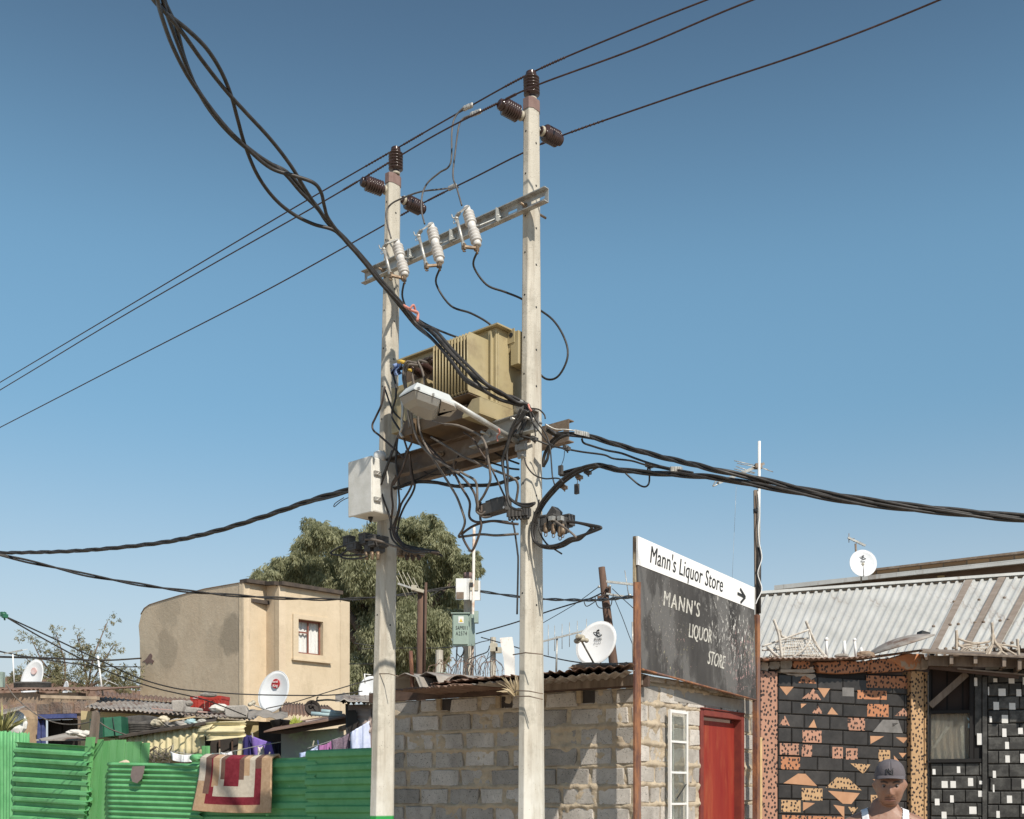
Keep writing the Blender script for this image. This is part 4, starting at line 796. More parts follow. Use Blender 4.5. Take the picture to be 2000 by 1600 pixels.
def blockwall(name, W, u0, u1, z0, ztop, parent, bw=.40, bh=.20, seed=1, holes=(), dens=.014, thick=.16, visz=0.9, mats=('block', 'mortar'), proud=.0, wild=1.0):
    # ztop: function of u
    r2 = random.Random(seed); mb = MB(); rows = int((max(ztop(u0), ztop(u1))-z0)/bh)+1
    for r in range(rows):
        z = z0+r*bh; off = (r % 2)*bw/2+r2.uniform(-.04, .04); u = u0-off
        while u < u1:
            wv = bw if r2.random() > .22 else bw*r2.choice((.5, .75)); a = max(u+.020, u0); b = min(u+wv-.020, u1); u += wv
            zt = min(z+bh-.016, ztop((a+b)/2)-.01)
            if b-a < .06 or zt-z < .05: continue
            if any(a < h[1] and b > h[0] and z < h[3] and zt > h[2] for h in holes):
                for h in holes:
                    if z < h[3]-.03 and zt > h[2]+.03:
                        if a < h[0] < b: b = h[0]-.01
                        elif a < h[1] < b: a = h[1]+.01
                        elif a >= h[0] and b <= h[1]: a = b
                if b-a < .07: continue
            dz = [r2.uniform(-.012, .012) for _ in range(4)]; du = [r2.uniform(-.014, .014) for _ in range(4)]; o = r2.uniform(-.007, .007)*wild; ch = .005
            za, zb2 = z+.016, zt
            cs = [(a+du[0], za+dz[0]), (b+du[1], za+dz[1]), (b+du[2], zb2+dz[2]*.6), (a+du[3], zb2+dz[3]*.6)]; cx = (a+b)/2; cz = (za+zb2)/2
            def inn(p, q): return (p[0]+(q if p[0] < cx else -q), p[1]+(q if p[1] < cz else -q))
            V = [W.at(x, zz, -.05) for x, zz in cs]+[W.at(*inn(p, .002), o-.008) for p in cs]+[W.at(*inn(p, ch+.004), o+r2.uniform(-.002, .002)) for p in cs]
            fs = [(i, (i+1) % 4, 4+(i+1) % 4, 4+i) for i in range(4)]+[(4+i, 4+(i+1) % 4, 8+(i+1) % 4, 8+i) for i in range(4)]+[(8, 9, 10, 11)]
            mb.add(V, fs, 0, r2.uniform(.15, .95))
    obj(name+"_blocks", mb, mats[0], parent)
    # mortar surface: a height field that swallows block edges here and there
    nu = int((u1-u0)/dens); zz1 = max(ztop(u0), ztop(u1)); zz0 = max(z0, visz); nv = int((zz1-zz0)/dens)
    U, Z = np.meshgrid(np.linspace(u0, u1, nu+1), np.linspace(zz0, zz1, nv+1))
    ZT = np.vectorize(ztop)(U); h = -.019+.085*wild*(fnoise(U*2.8+seed*9, Z*3.3, seed)-.44)+.050*wild*(fnoise(U*13, Z*13, seed+3)-.5)+.012*(fnoise(U*45, Z*45, seed+5)-.5)
    rr = np.floor((Z-z0)/bh); fz = (Z-z0)/bh-rr; dj = np.minimum(fz, 1-fz)*bh
    h += .022*np.exp(-(dj/.026)**2); Z2 = np.minimum(Z, ZT)
    Pn = np.zeros(U.shape+(3,)); 
    for i in range(3): Pn[..., i] = W.a[i]+W.u[i]*U+W.n[i]*h
    Pn[..., 2] = Z2
    V = Pn.reshape(-1, 3); I = np.arange((nu+1)*(nv+1)).reshape(nv+1, nu+1)
    q = np.stack([I[:-1, :-1], I[:-1, 1:], I[1:, 1:], I[1:, :-1]], -1).reshape(-1, 4)
    uc = (U[:-1, :-1]+U[1:, 1:]).reshape(-1)/2; zc = (Z[:-1, :-1]+Z[1:, 1:]).reshape(-1)/2; keep = zc < np.vectorize(ztop)(uc)
    for h_ in holes: keep &= ~((uc > h_[0]) & (uc < h_[1]) & (zc > h_[2]) & (zc < h_[3]))
    arrays(name+"_mortar", V, q[keep], [mats[1]], parent, smooth=True)
    bk = MB(); n = 12   # solid core behind
    segs = sorted(set([u0, u1]+[x for h_ in holes for x in (h_[0], h_[1]) if u0 < x < u1]))
    for a, b in zip(segs[:-1], segs[1:]):
        hh = [h_ for h_ in holes if h_[0] <= a+1e-4 and h_[1] >= b-1e-4]
        spans = [(0, None)] if not hh else [(0, hh[0][2]), (hh[0][3], None)]
        for s0_, s1_ in spans:
            if s1_ is not None and s1_ <= s0_+.01: continue
            ta = ztop(a) if s1_ is None else s1_; tb = ztop(b) if s1_ is None else s1_
            bk.hexa([W.at(a, s0_, -.045), W.at(b, s0_, -.045), W.at(b, s0_, -thick), W.at(a, s0_, -thick), W.at(a, ta-.01, -.045), W.at(b, tb-.01, -.045), W.at(b, tb-.01, -thick), W.at(a, ta-.01, -thick)])
    obj(name+"_core", bk, mats[1], parent)
W1 = Wall(738, 12.75, 1248, 11.0); W2 = Wall(1250, 11.0, 1482, 13.25)
BH = thing("block_house", "grey cinder block house with sandy mortar, tin roof and red door beside the sign", "house", W1.at(2.5, 0, -1))
zl = W1.pt(775, 1370).z; zr_ = W1.pt(1240, 1343).z; ul = W1.uz(775, 1370)[0]; ur = W1.uz(1240, 1343)[0]
zt1 = lambda u: zl+(zr_-zl)*(u-ul)/(ur-ul)
blockwall("front_wall", W1, 0, W1.L, 0.02, zt1, BH, seed=3)
dl, dzt = W2.uz(1367, 1384); dr, _ = W2.uz(1451, 1392); dzt -= .0
hole = [(dl, dr, -1, dzt)]
zt2 = lambda u: W2.uz(1300, 1322)[1]-.02*u
blockwall("door_wall", W2, 0, W2.L, 0.04, zt2, BH, seed=11, holes=hole)
# concrete lintel over the door
a = W2.uz(1316, 1366)
obj("lintel", MB().box(W2.at(a[0], dzt+.04, -.04), W2.u*(W2.L-a[0]-.02), W2.n*.046, UZ*.12), simple("lintel_concrete", (.33,.31,.28), (.27,.25,.23), 7, .9, 0, .4, 40), BH)
DR = BH
k = NT("old_red_door_paint")
c = k.mix(k.ramp(k.noise(7, 6, .6, stretch=(1,1,.10)), .3, .7), (.21,.018,.016), (.30,.042,.024))
c = k.mix(k.ramp(k.noise(5, 8, .7, stretch=(1,1,.2)), .52, .8), c, (.38,.12,.05)); k.bump(k.noise(20, 6, .6, stretch=(1,1,.05)), .25); M['reddoor'] = k.done(c, .5)
M['redframe'] = simple("dark_red_frame_paint", (.22,.05,.035), (.16,.035,.03), 8, .5)
dw = dr-dl
do = obj("door", MB().box(W2.at(dl+.07, 0.02, -.115), W2.u*(dw-.14), W2.n*.04, UZ*(dzt-.13)), 'reddoor', DR)
obj("door_frame", MB().box(W2.at(dl, 0, -.13), W2.u*.072, W2.n*.14, UZ*dzt).box(W2.at(dr-.072, 0, -.13), W2.u*.072, W2.n*.15, UZ*dzt).box(W2.at(dl+.073, dzt-.07, -.13), W2.u*(dw-.146), W2.n*.145, UZ*.07).box(W2.at(dr-.12, 0, -.10), W2.u*.047, W2.n*.02, UZ*(dzt-.075)).box(W2.at(dl, dzt+.001, .0), W2.u*dw, W2.n*.03, UZ*.012), 'redframe', DR, mods={'bevel': .004})
# steel window casement standing open against the wall
WN = thing("window_casement", "white steel window casement standing open against the block wall left of the red door", "window", W2.at(.6, 1.0, .06))
wa, wzt = W2.uz(1303, 1386, .04); wb, _ = W2.uz(1338, 1390, .04); wz = [W2.uz(1320, y, .04)[1] for y in (1449, 1509, 1570, 1632, 1700)]
mb = MB(); fo = .05
for u in (wa, wb-.028): mb.box(W2.at(u, 1.0, fo), W2.u*.028, W2.n*.028, UZ*(wzt-1.0))
mb.box(W2.at(wa+.029, wzt-.03, fo), W2.u*(wb-wa-.058), W2.n*.028, UZ*.03)
for z in wz[:4]: mb.box(W2.at(wa+.029, z-.012, fo+.004), W2.u*(wb-wa-.058), W2.n*.018, UZ*.022)
obj("frame", mb, 'white_paint', WN)
mb = MB().box(W2.at(wa+.13, 1.0, fo-.035), W2.u*.022, W2.n*.02, UZ*(wzt-1.05)); obj("inner_bar", mb, 'white_paint', WN)
kg = NT("window_glass"); kg.b.inputs["Transmission Weight"].default_value = .93; kg.b.inputs["IOR"].default_value = 1.1; M['glass'] = kg.done((.85,.87,.82), .03)
obj("pane", MB().box(W2.at(wa+.029, 1.0, fo+.011), W2.u*(wb-wa-.058), W2.n*.003, UZ*(wzt-1.04)), 'glass', WN)
obj("handle", MB().tube([W2.at(wa+.14, wz[1]-.26, fo+.03), W2.at(wb-.06, wz[1]-.12, fo+.035)], .006, 6), 'dark_mark', WN)
# roof of the block house: timber, wall-plate stubs, tin sheets overhanging
OH = .80
_fl, _fr = W1.pt(775, 1349, .7), W1.pt(1240, 1311, .7)
def rz(u, dz=0):
    a = (_fl-W1.a).dot(W1.u); b = (_fr-W1.a).dot(W1.u); return _fl.z+(_fr.z-_fl.z)*(u-a)/(b-a)+dz-.05
mb = MB().hexa([W1.at(-.12, zt1(-.12)+.004, .012), W1.at(W1.L+.1, zt1(W1.L+.1)+.004, .012), W1.at(W1.L+.1, zt1(W1.L+.1)+.004, -.04), W1.at(-.12, zt1(-.12)+.004, -.04), W1.at(-.12, zt1(0)+.11, .012), W1.at(W1.L+.1, zt1(W1.L)+.11, .012), W1.at(W1.L+.1, zt1(W1.L)+.11, -.04), W1.at(-.12, zt1(0)+.11, -.04)])
obj("fascia_board", mb, 'wood_dark', BH)
u_m = W1.uz(988, 1340)[0]
mb = MB(); mb.box(W1.at(u_m+.15, zt1(u_m)+.02, .014), W1.u*(W1.L-u_m-.1)+UZ*(zt1(W1.L)-zt1(u_m)), W1.n*.022, UZ*.10); obj("fascia_board", mb, 'wood_grey', BH)
for px, py in ((866, 1377), (982, 1372), (1141, 1362)):
    u, z = W1.uz(px, py); mb = MB().box(W1.at(u-.07, z-.06, -.05), W1.u*.055, W1.n*.085, UZ*.125); obj("purlin_end", mb, simple("cut_timber_end", (.40,.31,.20), (.30,.22,.14), 20, .9, 0, .3), BH)
    obj("wall_gap", MB().box(W1.at(u-.010, z-.06, -.03), W1.u*.13, W1.n*.036, UZ*.12), 'dark_in', BH)
def roofsheet(name, ua, ub, z_a, z_b, depth, drop, waves, mat, parent, off, lift=0, rag=.04):
    ubr = min(ub, ub-(ub-(W1.L-.10))*(depth+off)/(off-.10)) if ub > W1.L-.3 else ub
    mb = MB(); corr(mb, W1.at(ubr, z_b+drop, -depth), W1.at(ua, z_a+drop, -depth), W1.at(ub, z_b, off), W1.at(ua, z_a, off), waves, .011, 8, 14, rag=rag)
    return obj(name, mb, mat, parent, mods={'solid': .003})
_ua = (W1.pt(766, 1350, OH)-W1.a).dot(W1.u); _ub = (W1.pt(1240, 1310, OH-.1)-W1.a).dot(W1.u)
roofsheet("roof_sheet", _ua, u_m+.03, rz(_ua, .045), rz(u_m, .045), 2.5, .10, 22, 'rust_sheet', BH, OH)
roofsheet("roof_sheet", u_m+.0, _ub, rz(u_m, .055), rz(_ub, .055), 2.5, .10, 16, 'zinc_old', BH, OH-.1)
roofsheet("roof_sheet", u_m+.1, _ub+.05, rz(u_m, .10), rz(_ub, .11), 2.5, .10, 17, 'rust_sheet', BH, OH-.06)
roofsheet("roof_sheet", u_m-.5, u_m+.12, rz(u_m, .09), rz(u_m, .12), 1.2, .06, 6, 'rust_sheet', BH, OH-.14)
# right gable eave above the door wall, under the sign
obj("eave_rafter", MB().box(W2.at(-.05, zt2(0)+.0, -.02), W2.u*(2.3), W2.n*.09, UZ*.05), 'wood_grey', BH)
obj("eave_sheet", MB().box(W2.at(-.02, zt2(0)+.06, -.25), W2.u*(2.3), W2.n*.30, UZ*.012), 'zinc_old', BH)
# ------------------------------------------------------------------ things on the block house roof
def rp(px, py, d): return P(px, py, d)
def ridgepiece(label, c, L, r, dirv, sides, mat='zinc_old', open_w=.75):
    d = Vector(dirv).normalized(); up = UZ; sd = d.cross(up).normalized(); mb = MB(); o = Vector(c)
    n = sides; pts = [(math.cos(math.pi*(i/n)), math.sin(math.pi*(i/n))) for i in range(n+1)]
    for k2, e in ((0, 0), ):
        vs = []
        for q in (0, L): vs += [o+d*q+sd*x*r*1.2+UZ*y*r for x, y in pts]
        mb.add(vs, [(i, i+1, n+2+i, n+1+i) for i in range(n)], sm=sides > 8)
    return obj("roof_ridge_piece", mb, mat, label=label, cat="metal piece", group="spare ridge pieces on the roof", mods={'solid': .006})
ridgepiece("angular ridge piece lying open on the roof right of the farther pole", rp(790, 1346, 11.9), 1.1, .17, (.55, .9, .04), 4)
ridgepiece("angular ridge piece behind the rusty stake on the roof", rp(832, 1344, 11.9), 1.4, .17, (.75, .9, .03), 4)
ridgepiece("rounded ridge piece with its arched end toward the street", rp(899, 1340, 11.7), 1.5, .115, (-.25, .9, .03), 12)
obj("steel_stake", MB().tube([rp(806, 1350, 11.9), rp(802, 1272, 11.95)], .021, 10), 'rust', label="rusty round stake standing on the roof beside the farther pole", cat="stake")
bp_ = [rp(976, 1246, 12.2), rp(999, 1244, 12.2), rp(1003, 1270, 12.2), rp(1005, 1333, 12.2), rp(987, 1336, 12.2), rp(984, 1290, 12.2), rp(978, 1258, 12.2)]
k = NT("rust_stained_white_board"); c = k.mix(k.ramp(k.noise(9, 8, .7, stretch=(1,1,.5)), .55, .7), (.80,.79,.76), (.42,.27,.17)); M['board'] = k.done(c, .7)
obj("white_board", MB().prism(bp_, Vector((0.01, .02, 0))), 'board', label="narrow white board with rust stains standing against the nearer pole", cat="board")
obj("roof_stones", MB().ball(rp(982, 1334, 11.9), .05, jit=.2).ball(rp(995, 1331, 11.9), .04, jit=.2), 'mud', label="lumps of mortar holding down the tin behind the nearer pole", cat="stones")
mb = MB()
for px, s in ((1138, .13), (1160, .17), (1183, .15), (1203, .10)): mb.ball(rp(px, 1304, 11.8), s, n=9, sq=(1.25, 1, .28), jit=.2)
obj("stone_slab", mb, 'mud', label="crumbling flat slab under the large dish on the roof", cat="stone")
obj("stone_slab", MB().ball(rp(1224, 1302, 11.5), .07, n=9, sq=(1.2, 1, .6), jit=.2), 'mud', label="small lump of mortar on the roof beside the rusty sign post", cat="stone")
# satellite dishes
def dish(label, c, rx, face, up=None, logo=None, roll=0, mount=True, arm=True, lnbdir=None, ry=None, mat='dish', depth=.13, group="satellite dishes"):
    c = Vector(c); f = Vector(face).normalized(); sx = UZ.cross(f).normalized(); sy = f.cross(sx); ry = ry or rx*1.08
    root = thing("satellite_dish", label, "satellite dish", c-UZ*ry, group)
    cr, sr = math.cos(R(roll)), math.sin(R(roll)); rlx = sx*cr+sy*sr; rly = -sx*sr+sy*cr
    mb = MB(); nr, na = 7, 32; V = []
    def surf(r, off): return f*(-depth*rx*2*(1-r*r)*.8-off)
    for side in (0, .012):
        for i in range(nr+1):
            r = i/nr
            for j in range(na): g = 2*math.pi*j/na; V.append(c+rlx*math.cos(g)*rx*r+rly*math.sin(g)*ry*r+surf(r, side))
    fs = []; B2 = (nr+1)*na
    for i in range(nr):
        for j in range(na):
            a, b_, c_, d_ = i*na+j, i*na+(j+1) % na, (i+1)*na+(j+1) % na, (i+1)*na+j
            if i: fs += [(d_, c_, b_, a), (B2+a, B2+b_, B2+c_, B2+d_)]
            else: fs += [(d_, c_, a), (B2+a, B2+c_, B2+d_)]
    e = nr*na; fs += [(e+j, B2+e+j, B2+e+(j+1) % na, e+(j+1) % na) for j in range(na)]
    mb.add(V, fs, sm=True); obj("reflector", mb, mat, root)
    rimp = [c+rlx*math.cos(2*math.pi*j/na)*rx+rly*math.sin(2*math.pi*j/na)*ry-f*.004 for j in range(na+1)]
    obj("rim", MB().tube(rimp, rx*.022, 6, cap=False), mat, root)
    if mount: obj("back_mount", MB().tube([c-f*(depth*rx*1.8), c-f*(depth*rx*1.8+.10)-UZ*.03], .03, 8).tube([c-f*(depth*rx*1.8+.10)-UZ*.0, c-f*(depth*rx*1.8+.12)-UZ*(ry+.05)], .02, 8), 'galv', root)
    if arm:
        b0 = c-sy*ry*.97-f*.01; tip = c+f*rx*1.15-sy*ry*.25 if lnbdir is None else c+Vector(lnbdir)
        obj("feed_arm", MB().tube([b0, tip], .011, 8), 'alu', root)
        d2 = (c-tip).normalized(); o = obj("feed_horn", MB().lathe(tip-d2*.05, d2, [(.018, 0), (.03, .02), (.03, .07), (.022, .09), (.036, .10), (.036, .12)], 14), 'cream_glaze', root)
    if logo: logo(root, c, f, sx, sy, rx, ry, surf)
    return root
def onface(c, f, sx, sy, rx, ry, depth, x, y):
    r2 = x*x+y*y; return c+sx*x*rx+sy*y*ry-f*(depth*rx*2*(1-r2)*.8)
def logo_swoosh(txts):
    def g(root, c, f, sx, sy, rx, ry, surf):
        q = lambda x, y: onface(c, f, sx, sy, rx, ry, .13, x, y)+f*.006
        mb = MB(); mb.tube(spline([q(-.20, .52), q(-.15, .45), q(0, .36), q(.18, .36), q(.26, .40)], 5), rx*.014, 5).tube(spline([q(-.20, .52), q(-.05, .52), q(.10, .46), q(.26, .40)], 5), rx*.011, 5)
        mb.tube(spline([q(.10, .62), q(-.01, .58), q(-.03, .46), q(.05, .36), q(.14, .36)], 5), rx*.026, 5).tube([q(.02, .49), q(.12, .51)], rx*.022, 5).tube(spline([q(.04, .56), q(.12, .60)], 3), rx*.02, 5)
        mb.tube(spline([q(-.12, .29), q(0, .30), q(.14, .33), q(.24, .36)], 4), rx*.005, 4)
        obj("emblem", mb, 'dark_mark', root)
        for t, y, h, xs in txts: text(root, t, q(-.15, y), sx, sy, rx*h, xs, 'dark_mark', bold=.02, off=.004)
    return g
d1 = dish("large white dish with dark emblem and lettering on the block house roof", P(1164, 1256, 12.2), .208, (-.30, -.90, .22), roll=-28, logo=logo_swoosh([("ELLIES", .16, .20, .75), ("E I S A T", -.0, .13, .8)]), lnbdir=(-.20, -.32, .02), ry=.258)
p0 = P(1127, 1252, 11.9)
mb = MB().ball(p0, .030, sq=(1.2, 1, 1)).ball(p0+Vector((.055, 0, .012)), .028, sq=(1.2, 1, 1)).ball(p0+Vector((.10, .01, .006)), .026); obj("feed_horn", mb, 'cream_glaze', d1)
def logo_red(a, b2):
    def g(root, c, f, sx, sy, rx, ry, surf):
        q = lambda x, y: onface(c, f, sx, sy, rx, ry, .13, x, y)+f*.006
        obj("round_logo", MB().lathe(q(.02, .40)-f*.002, f, [(rx*.27, 0), (rx*.27, rx*.075)], 24), simple("logo_red", (.42,.03,.03), (.36,.02,.025), 8, .5) if a else simple("faded_logo", (.62,.40,.37), (.72,.66,.64), 9, .5), root)
        if a: text(root, a, q(-.19, .43)+f*rx*.085, sx, sy, rx*.20, .85, 'white_paint', bold=.02, off=.002); text(root, b2, q(-.15, .24)+f*rx*.085, sx, sy, rx*.22, .9, 'white_paint', bold=.02, off=.002)
    return g
dish("tilted white dish with a round red logo before the cream house", P(534, 1351, 17.5), .275, (-.42, -.90, .14), roll=-22, logo=logo_red("Aerial", "King"), ry=.335, lnbdir=(-.27, -.35, -.22))
dish("white dish with a faded round logo half hidden behind a flat tyre", P(62, 1325, 22), .255, (-.35, -.92, .12), roll=-18, logo=logo_red(None, None), ry=.38, arm=False)
dish("small white dish far back between tyre and thin tree", P(127, 1348, 24), .13, (-.7, -.68, .14), ry=.20, arm=False)
dish("white dish partly hidden by the farther pole", P(722, 1348, 16.5), .17, (-.2, -.95, .18), ry=.21, arm=False)
dish("small white dish with dark emblem on the gutter of the brick building", P(1686, 1100, 26), .305, (-.05, -.97, .2), logo=logo_swoosh([("Elsat", .12, .22, .8)]), ry=.325, lnbdir=(-.15, -.45, -.12))
fd = dish("grey dish seen edge on, lying tilted on the shop roof", P(1757, 1261, 15.6), .50, (.30, .05, -.95), arm=False, mount=False, mat='zinc_old', depth=.12, ry=.46)
# ------------------------------------------------------------------ the green fence
k = NT("green_fence_paint"); c = k.mix(k.ramp(k.noise(4, 7, .65), .35, .65), (.095,.32,.125), (.15,.42,.18))
c = k.mix(k.ramp(k.noise(9, 8, .75), .60, .70), c, (.20,.42,.23)); c = k.mix(k.ramp(k.noise(21, 8, .75), .655, .69), c, (.13,.10,.06)); k.bump(k.noise(30), .15); M['green'] = k.done(c, .55)
k = NT("green_painted_boards"); c = k.mix(k.ramp(k.noise(5, 7, .65, stretch=(1,1,.15)), .35, .65), (.11,.34,.11), (.18,.43,.18))
c = k.mix(k.ramp(k.noise(14, 8, .75, stretch=(1,1,.2)), .64, .70), c, (.25,.24,.10)); k.bump(k.noise(30, 6, .6, stretch=(1,1,.1)), .3); M['green_b'] = k.done(c, .6)
W3 = Wall(0, 16.1, 720, 12.7)
GF = thing("green_fence", "bright green fence patched from corrugated sheets, flat boards and posts", "fence", W3.at(3.2, 0, 0))
def fpanel(x0, x1, tl, tr, n_px, amp, off, box=False, vert=False, rag=.02, name="corrugated_sheet", tl2=0, shear=0):
    # x0,x1: picture columns; tl,tr: picture rows of the top edge; n_px: pitch of the ridges in picture pixels
    a = W3.pt(x0, tl, off); b = W3.pt(x1, tr, off); za, zb = .15, .15
    a0 = Vector((a.x, a.y, za)); b0 = Vector((b.x, b.y, zb))
    if shear: a0 = a0+W3.u*shear; b0 = b0+W3.u*shear
    mb = MB()
    d = (a.y+b.y)/2
    if vert: wv = (x1-x0)/n_px; corr(mb, b0, a0, b, a, wv, amp, 8, 10, box=box, rag=rag)
    else:
        wv = (a.z-za)/(n_px*d/F); corr(mb, a0, a, b0, b, wv, amp, 8, 16, box=box, rag=rag)
    return obj(name, mb, 'green', GF, mods={'solid': .003})
fpanel(-40, 58, 1426, 1432, 6.3, .012, .03, vert=True)
fpanel(30, 176, 1449, 1458, 19.5, .030, .09, box=True, shear=-.10, rag=.05)
fpanel(210, 392, 1489, 1492, 10.6, .014, .10, rag=.05)
fpanel(372, 620, 1488, 1478, 26, .018, .06, box=True, rag=.03)
fpanel(598, 735, 1466, 1460, 27, .018, .085, box=True, rag=.03)
# flat boards and posts
a, b = W3.pt(170, 1443, .03), W3.pt(290, 1450, .03)
mb = MB()
us = np.linspace((a-W3.a).dot(W3.u), (b-W3.a).dot(W3.u), 9)
for i in range(8):
    u0, u1 = us[i]+.004, us[i+1]-.004; zt = a.z+(b.z-a.z)*i/8+random.uniform(-.02, .01)
    o = .02+random.uniform(-.003, .003); mb.hexa([W3.at(u0-.25, .1, o), W3.at(u1-.25, .1, o), W3.at(u1-.25, .1, o-.02), W3.at(u0-.25, .1, o-.02), W3.at(u0, zt, o), W3.at(u1, zt, o), W3.at(u1, zt, o-.02), W3.at(u0, zt, o-.02)])
obj("board_panel", mb, 'green_b', GF)
mb = MB(); a = W3.pt(168, 1440, .10); mb.hexa([a+W3.u*.0+UZ*(-2.1)-W3.u*.33, a+W3.u*.11-UZ*2.1-W3.u*.33, a+W3.u*.11-UZ*2.1-W3.u*.33-W3.n*.05, a-UZ*2.1-W3.u*.33-W3.n*.05, a, a+W3.u*.13, a+W3.u*.13-W3.n*.05, a-W3.n*.05])
obj("post", mb, 'green_b', GF)
for px, py, w_ in ((394, 1457, .05), (401, 1457, .04), (384, 1472, .10)):
    a = W3.pt(px, py, -.06); obj("post", MB().box(a-UZ*1.8, W3.u*w_, -W3.n*.04, UZ*1.8), 'green_b', GF)
a = W3.pt(384, 1480, .14); obj("crumpled_cap", MB().ball(a, .075, n=9, sq=(1.3, .5, .6), jit=.15), 'green', GF)
obj("wood_post", MB().prism([W3.pt(178, 1452, -.0), W3.pt(192, 1452, -.0), W3.pt(196, 1392, 0), W3.pt(193, 1388, 0), W3.pt(186, 1390, 0)], W3.n*.05), 'wood_grey', label="split grey wooden post sticking up behind the green fence", cat="post")
# ------------------------------------------------------------------ the rug
RG = thing("rug", "shaggy rug in beige, brown and dark red rectangles hung over the green fence", "rug", W3.pt(457, 1580, .2))
rc = {'tan': simple("rug_tan", (.43,.28,.17), (.52,.36,.23), 25, 1, 0, .5, 120), 'red': simple("rug_red", (.165,.012,.024), (.225,.025,.04), 20, 1, 0, .5, 120), 'brown': simple("rug_brown", (.13,.075,.06), (.17,.10,.075), 25, 1, 0, .5, 120), 'grey': simple("rug_beige", (.50,.44,.36), (.60,.54,.45), 25, 1, 0, .5, 120)}
for q in rc: M['rug_'+q] = rc[q]
def rugpt(u, v):   # u 0..1 left to right, v 0 at the fold, 1 at the hem
    xl = 392-18*v**1.3+ (6*v if v < .3 else 1.8); xr = 531-2*v; px = xl+(xr-xl)*u; py = 1481+3*math.sin(u*3)+104*v+6*(1-abs(2*u-1))*v*0+4*(u-.5)*v
    off = .17+.035*math.sin(u*5+v*2)+.02*math.sin(u*13+1)*v
    return W3.pt(px, py, off)
def rugcol(u, v):
    if u < .085: return 'grey' if v < .42 else 'tan'
    if u > .87: return 'tan'
    if v > .85: return 'tan'
    if u < .165: return 'brown' if v < .66 else ('red' if v < .85 and u > .13 else 'tan')
    m = (u-.165)/(.87-.165)
    if u > .78 or v > .70 or u < .22:
        if u < .22 : return 'tan' if v < .52 and u > .185 else 'red'
        if u > .74 and v < .17: return 'brown'
        return 'red'
    if .22 <= u < .28 and v < .52: return 'tan' if v < .5 else 'grey'
    if .36 <= u < .56 and v < .50: return 'red'
    if .30 <= u < .62 and v < .37: return 'brown'
    if .62 <= u < .70 and v < .30: return 'tan'
    return 'grey'
mb = MB(); nu, nv = 90, 80; order = ['tan', 'red', 'brown', 'grey']
mb.grid(lambda u, v: rugpt(u, v), nu, nv)
for i in range(len(mb.f)):
    mb.mi[i] = order.index(rugcol((i % nu+.5)/nu, (i//nu+.5)/nv))
obj("pile", mb, ['rug_tan', 'rug_red', 'rug_brown', 'rug_grey'], RG, mods={'solid': .022})
mb = MB(); mb.grid(lambda u, v: rugpt(u, 0)+(-W3.n)*(.17*math.sin(v*math.pi/2))+UZ*(.05*math.sin(v*math.pi)-.15*max(0, v-.5)), 60, 8)
for i in range(len(mb.f)): mb.mi[i] = order.index(rugcol((i % 60+.5)/60, .02))
obj("folded_edge", mb, ['rug_tan', 'rug_red', 'rug_brown', 'rug_grey'], RG, mods={'solid': .022})
def cloth(label, pts, d, mat, sag=.02, cat="cloth", name="hanging_cloth", group=None, n=14, fold=.03, fr=14):
    tl, tr, br, bl = [P(x, y, d) for x, y in pts]
    mb = MB().grid(lambda u, v: (tl*(1-u)+tr*u)*(1-v)+(bl*(1-u)+br*u)*v+Vector((0, fold*math.sin(u*fr+v*2)*(.3+v)+fold*.5*math.sin(u*fr*2.3+1), -sag*math.sin(math.pi*u))), n, n)
    return obj(name, mb, mat, label=label, cat=cat, group=group, mods={'solid': .006})
fab = lambda nm, c: simple(nm, c, tuple(min(1, x*1.2) for x in c), 12, .95, 0, .2, 150)
a = W3.pt(262, 1497, .16)
mb = MB().prism([W3.pt(x, y, .16) for x, y in ((260, 1497), (283, 1496), (281, 1510), (277, 1522), (269, 1530), (260, 1527), (256, 1515))], W3.n*.012)
obj("hanging_cloth", mb, fab("grey_felt", (.20,.16,.15)), label="small grey cloth hanging over the green fence", cat="cloth")
obj("fallen_cloth", MB().ball(W3.pt(254, 1491, -.03), .12, n=12, sq=(1.2, .6, .45), jit=.08), fab("beige_cloth", (.55,.44,.34)), label="crumpled beige cloth lying along the fence top by the sticks", cat="cloth")
for lab, p, q, rr in (("longer of the two pale sticks leaning behind the green fence", (231, 1498), (275, 1449), .016), ("shorter pale stick crossing behind the green fence", (262, 1485), (305, 1459), .014)):
    obj("stick", MB().bar(W3.pt(*p, -.05), W3.pt(*q, -.12), .035, .015), 'wood_grey', label=lab, cat="stick", group="sticks behind the fence")
mb = MB()
for i in range(26):
    a = Vector(P(300+random.uniform(-8, 25), 1475+random.uniform(-12, 12), 15.6)); mb.tube(spline([a, a+Vector((random.uniform(-.15, .15), .05, random.uniform(-.08, .1))), a+Vector((random.uniform(-.25, .25), .0, random.uniform(-.14, .14)))], 3), .005, 4)
obj("dry_twigs", mb, 'grey_cable', label="tangle of dry twigs and wire behind the green fence", cat="twigs", kind="stuff")
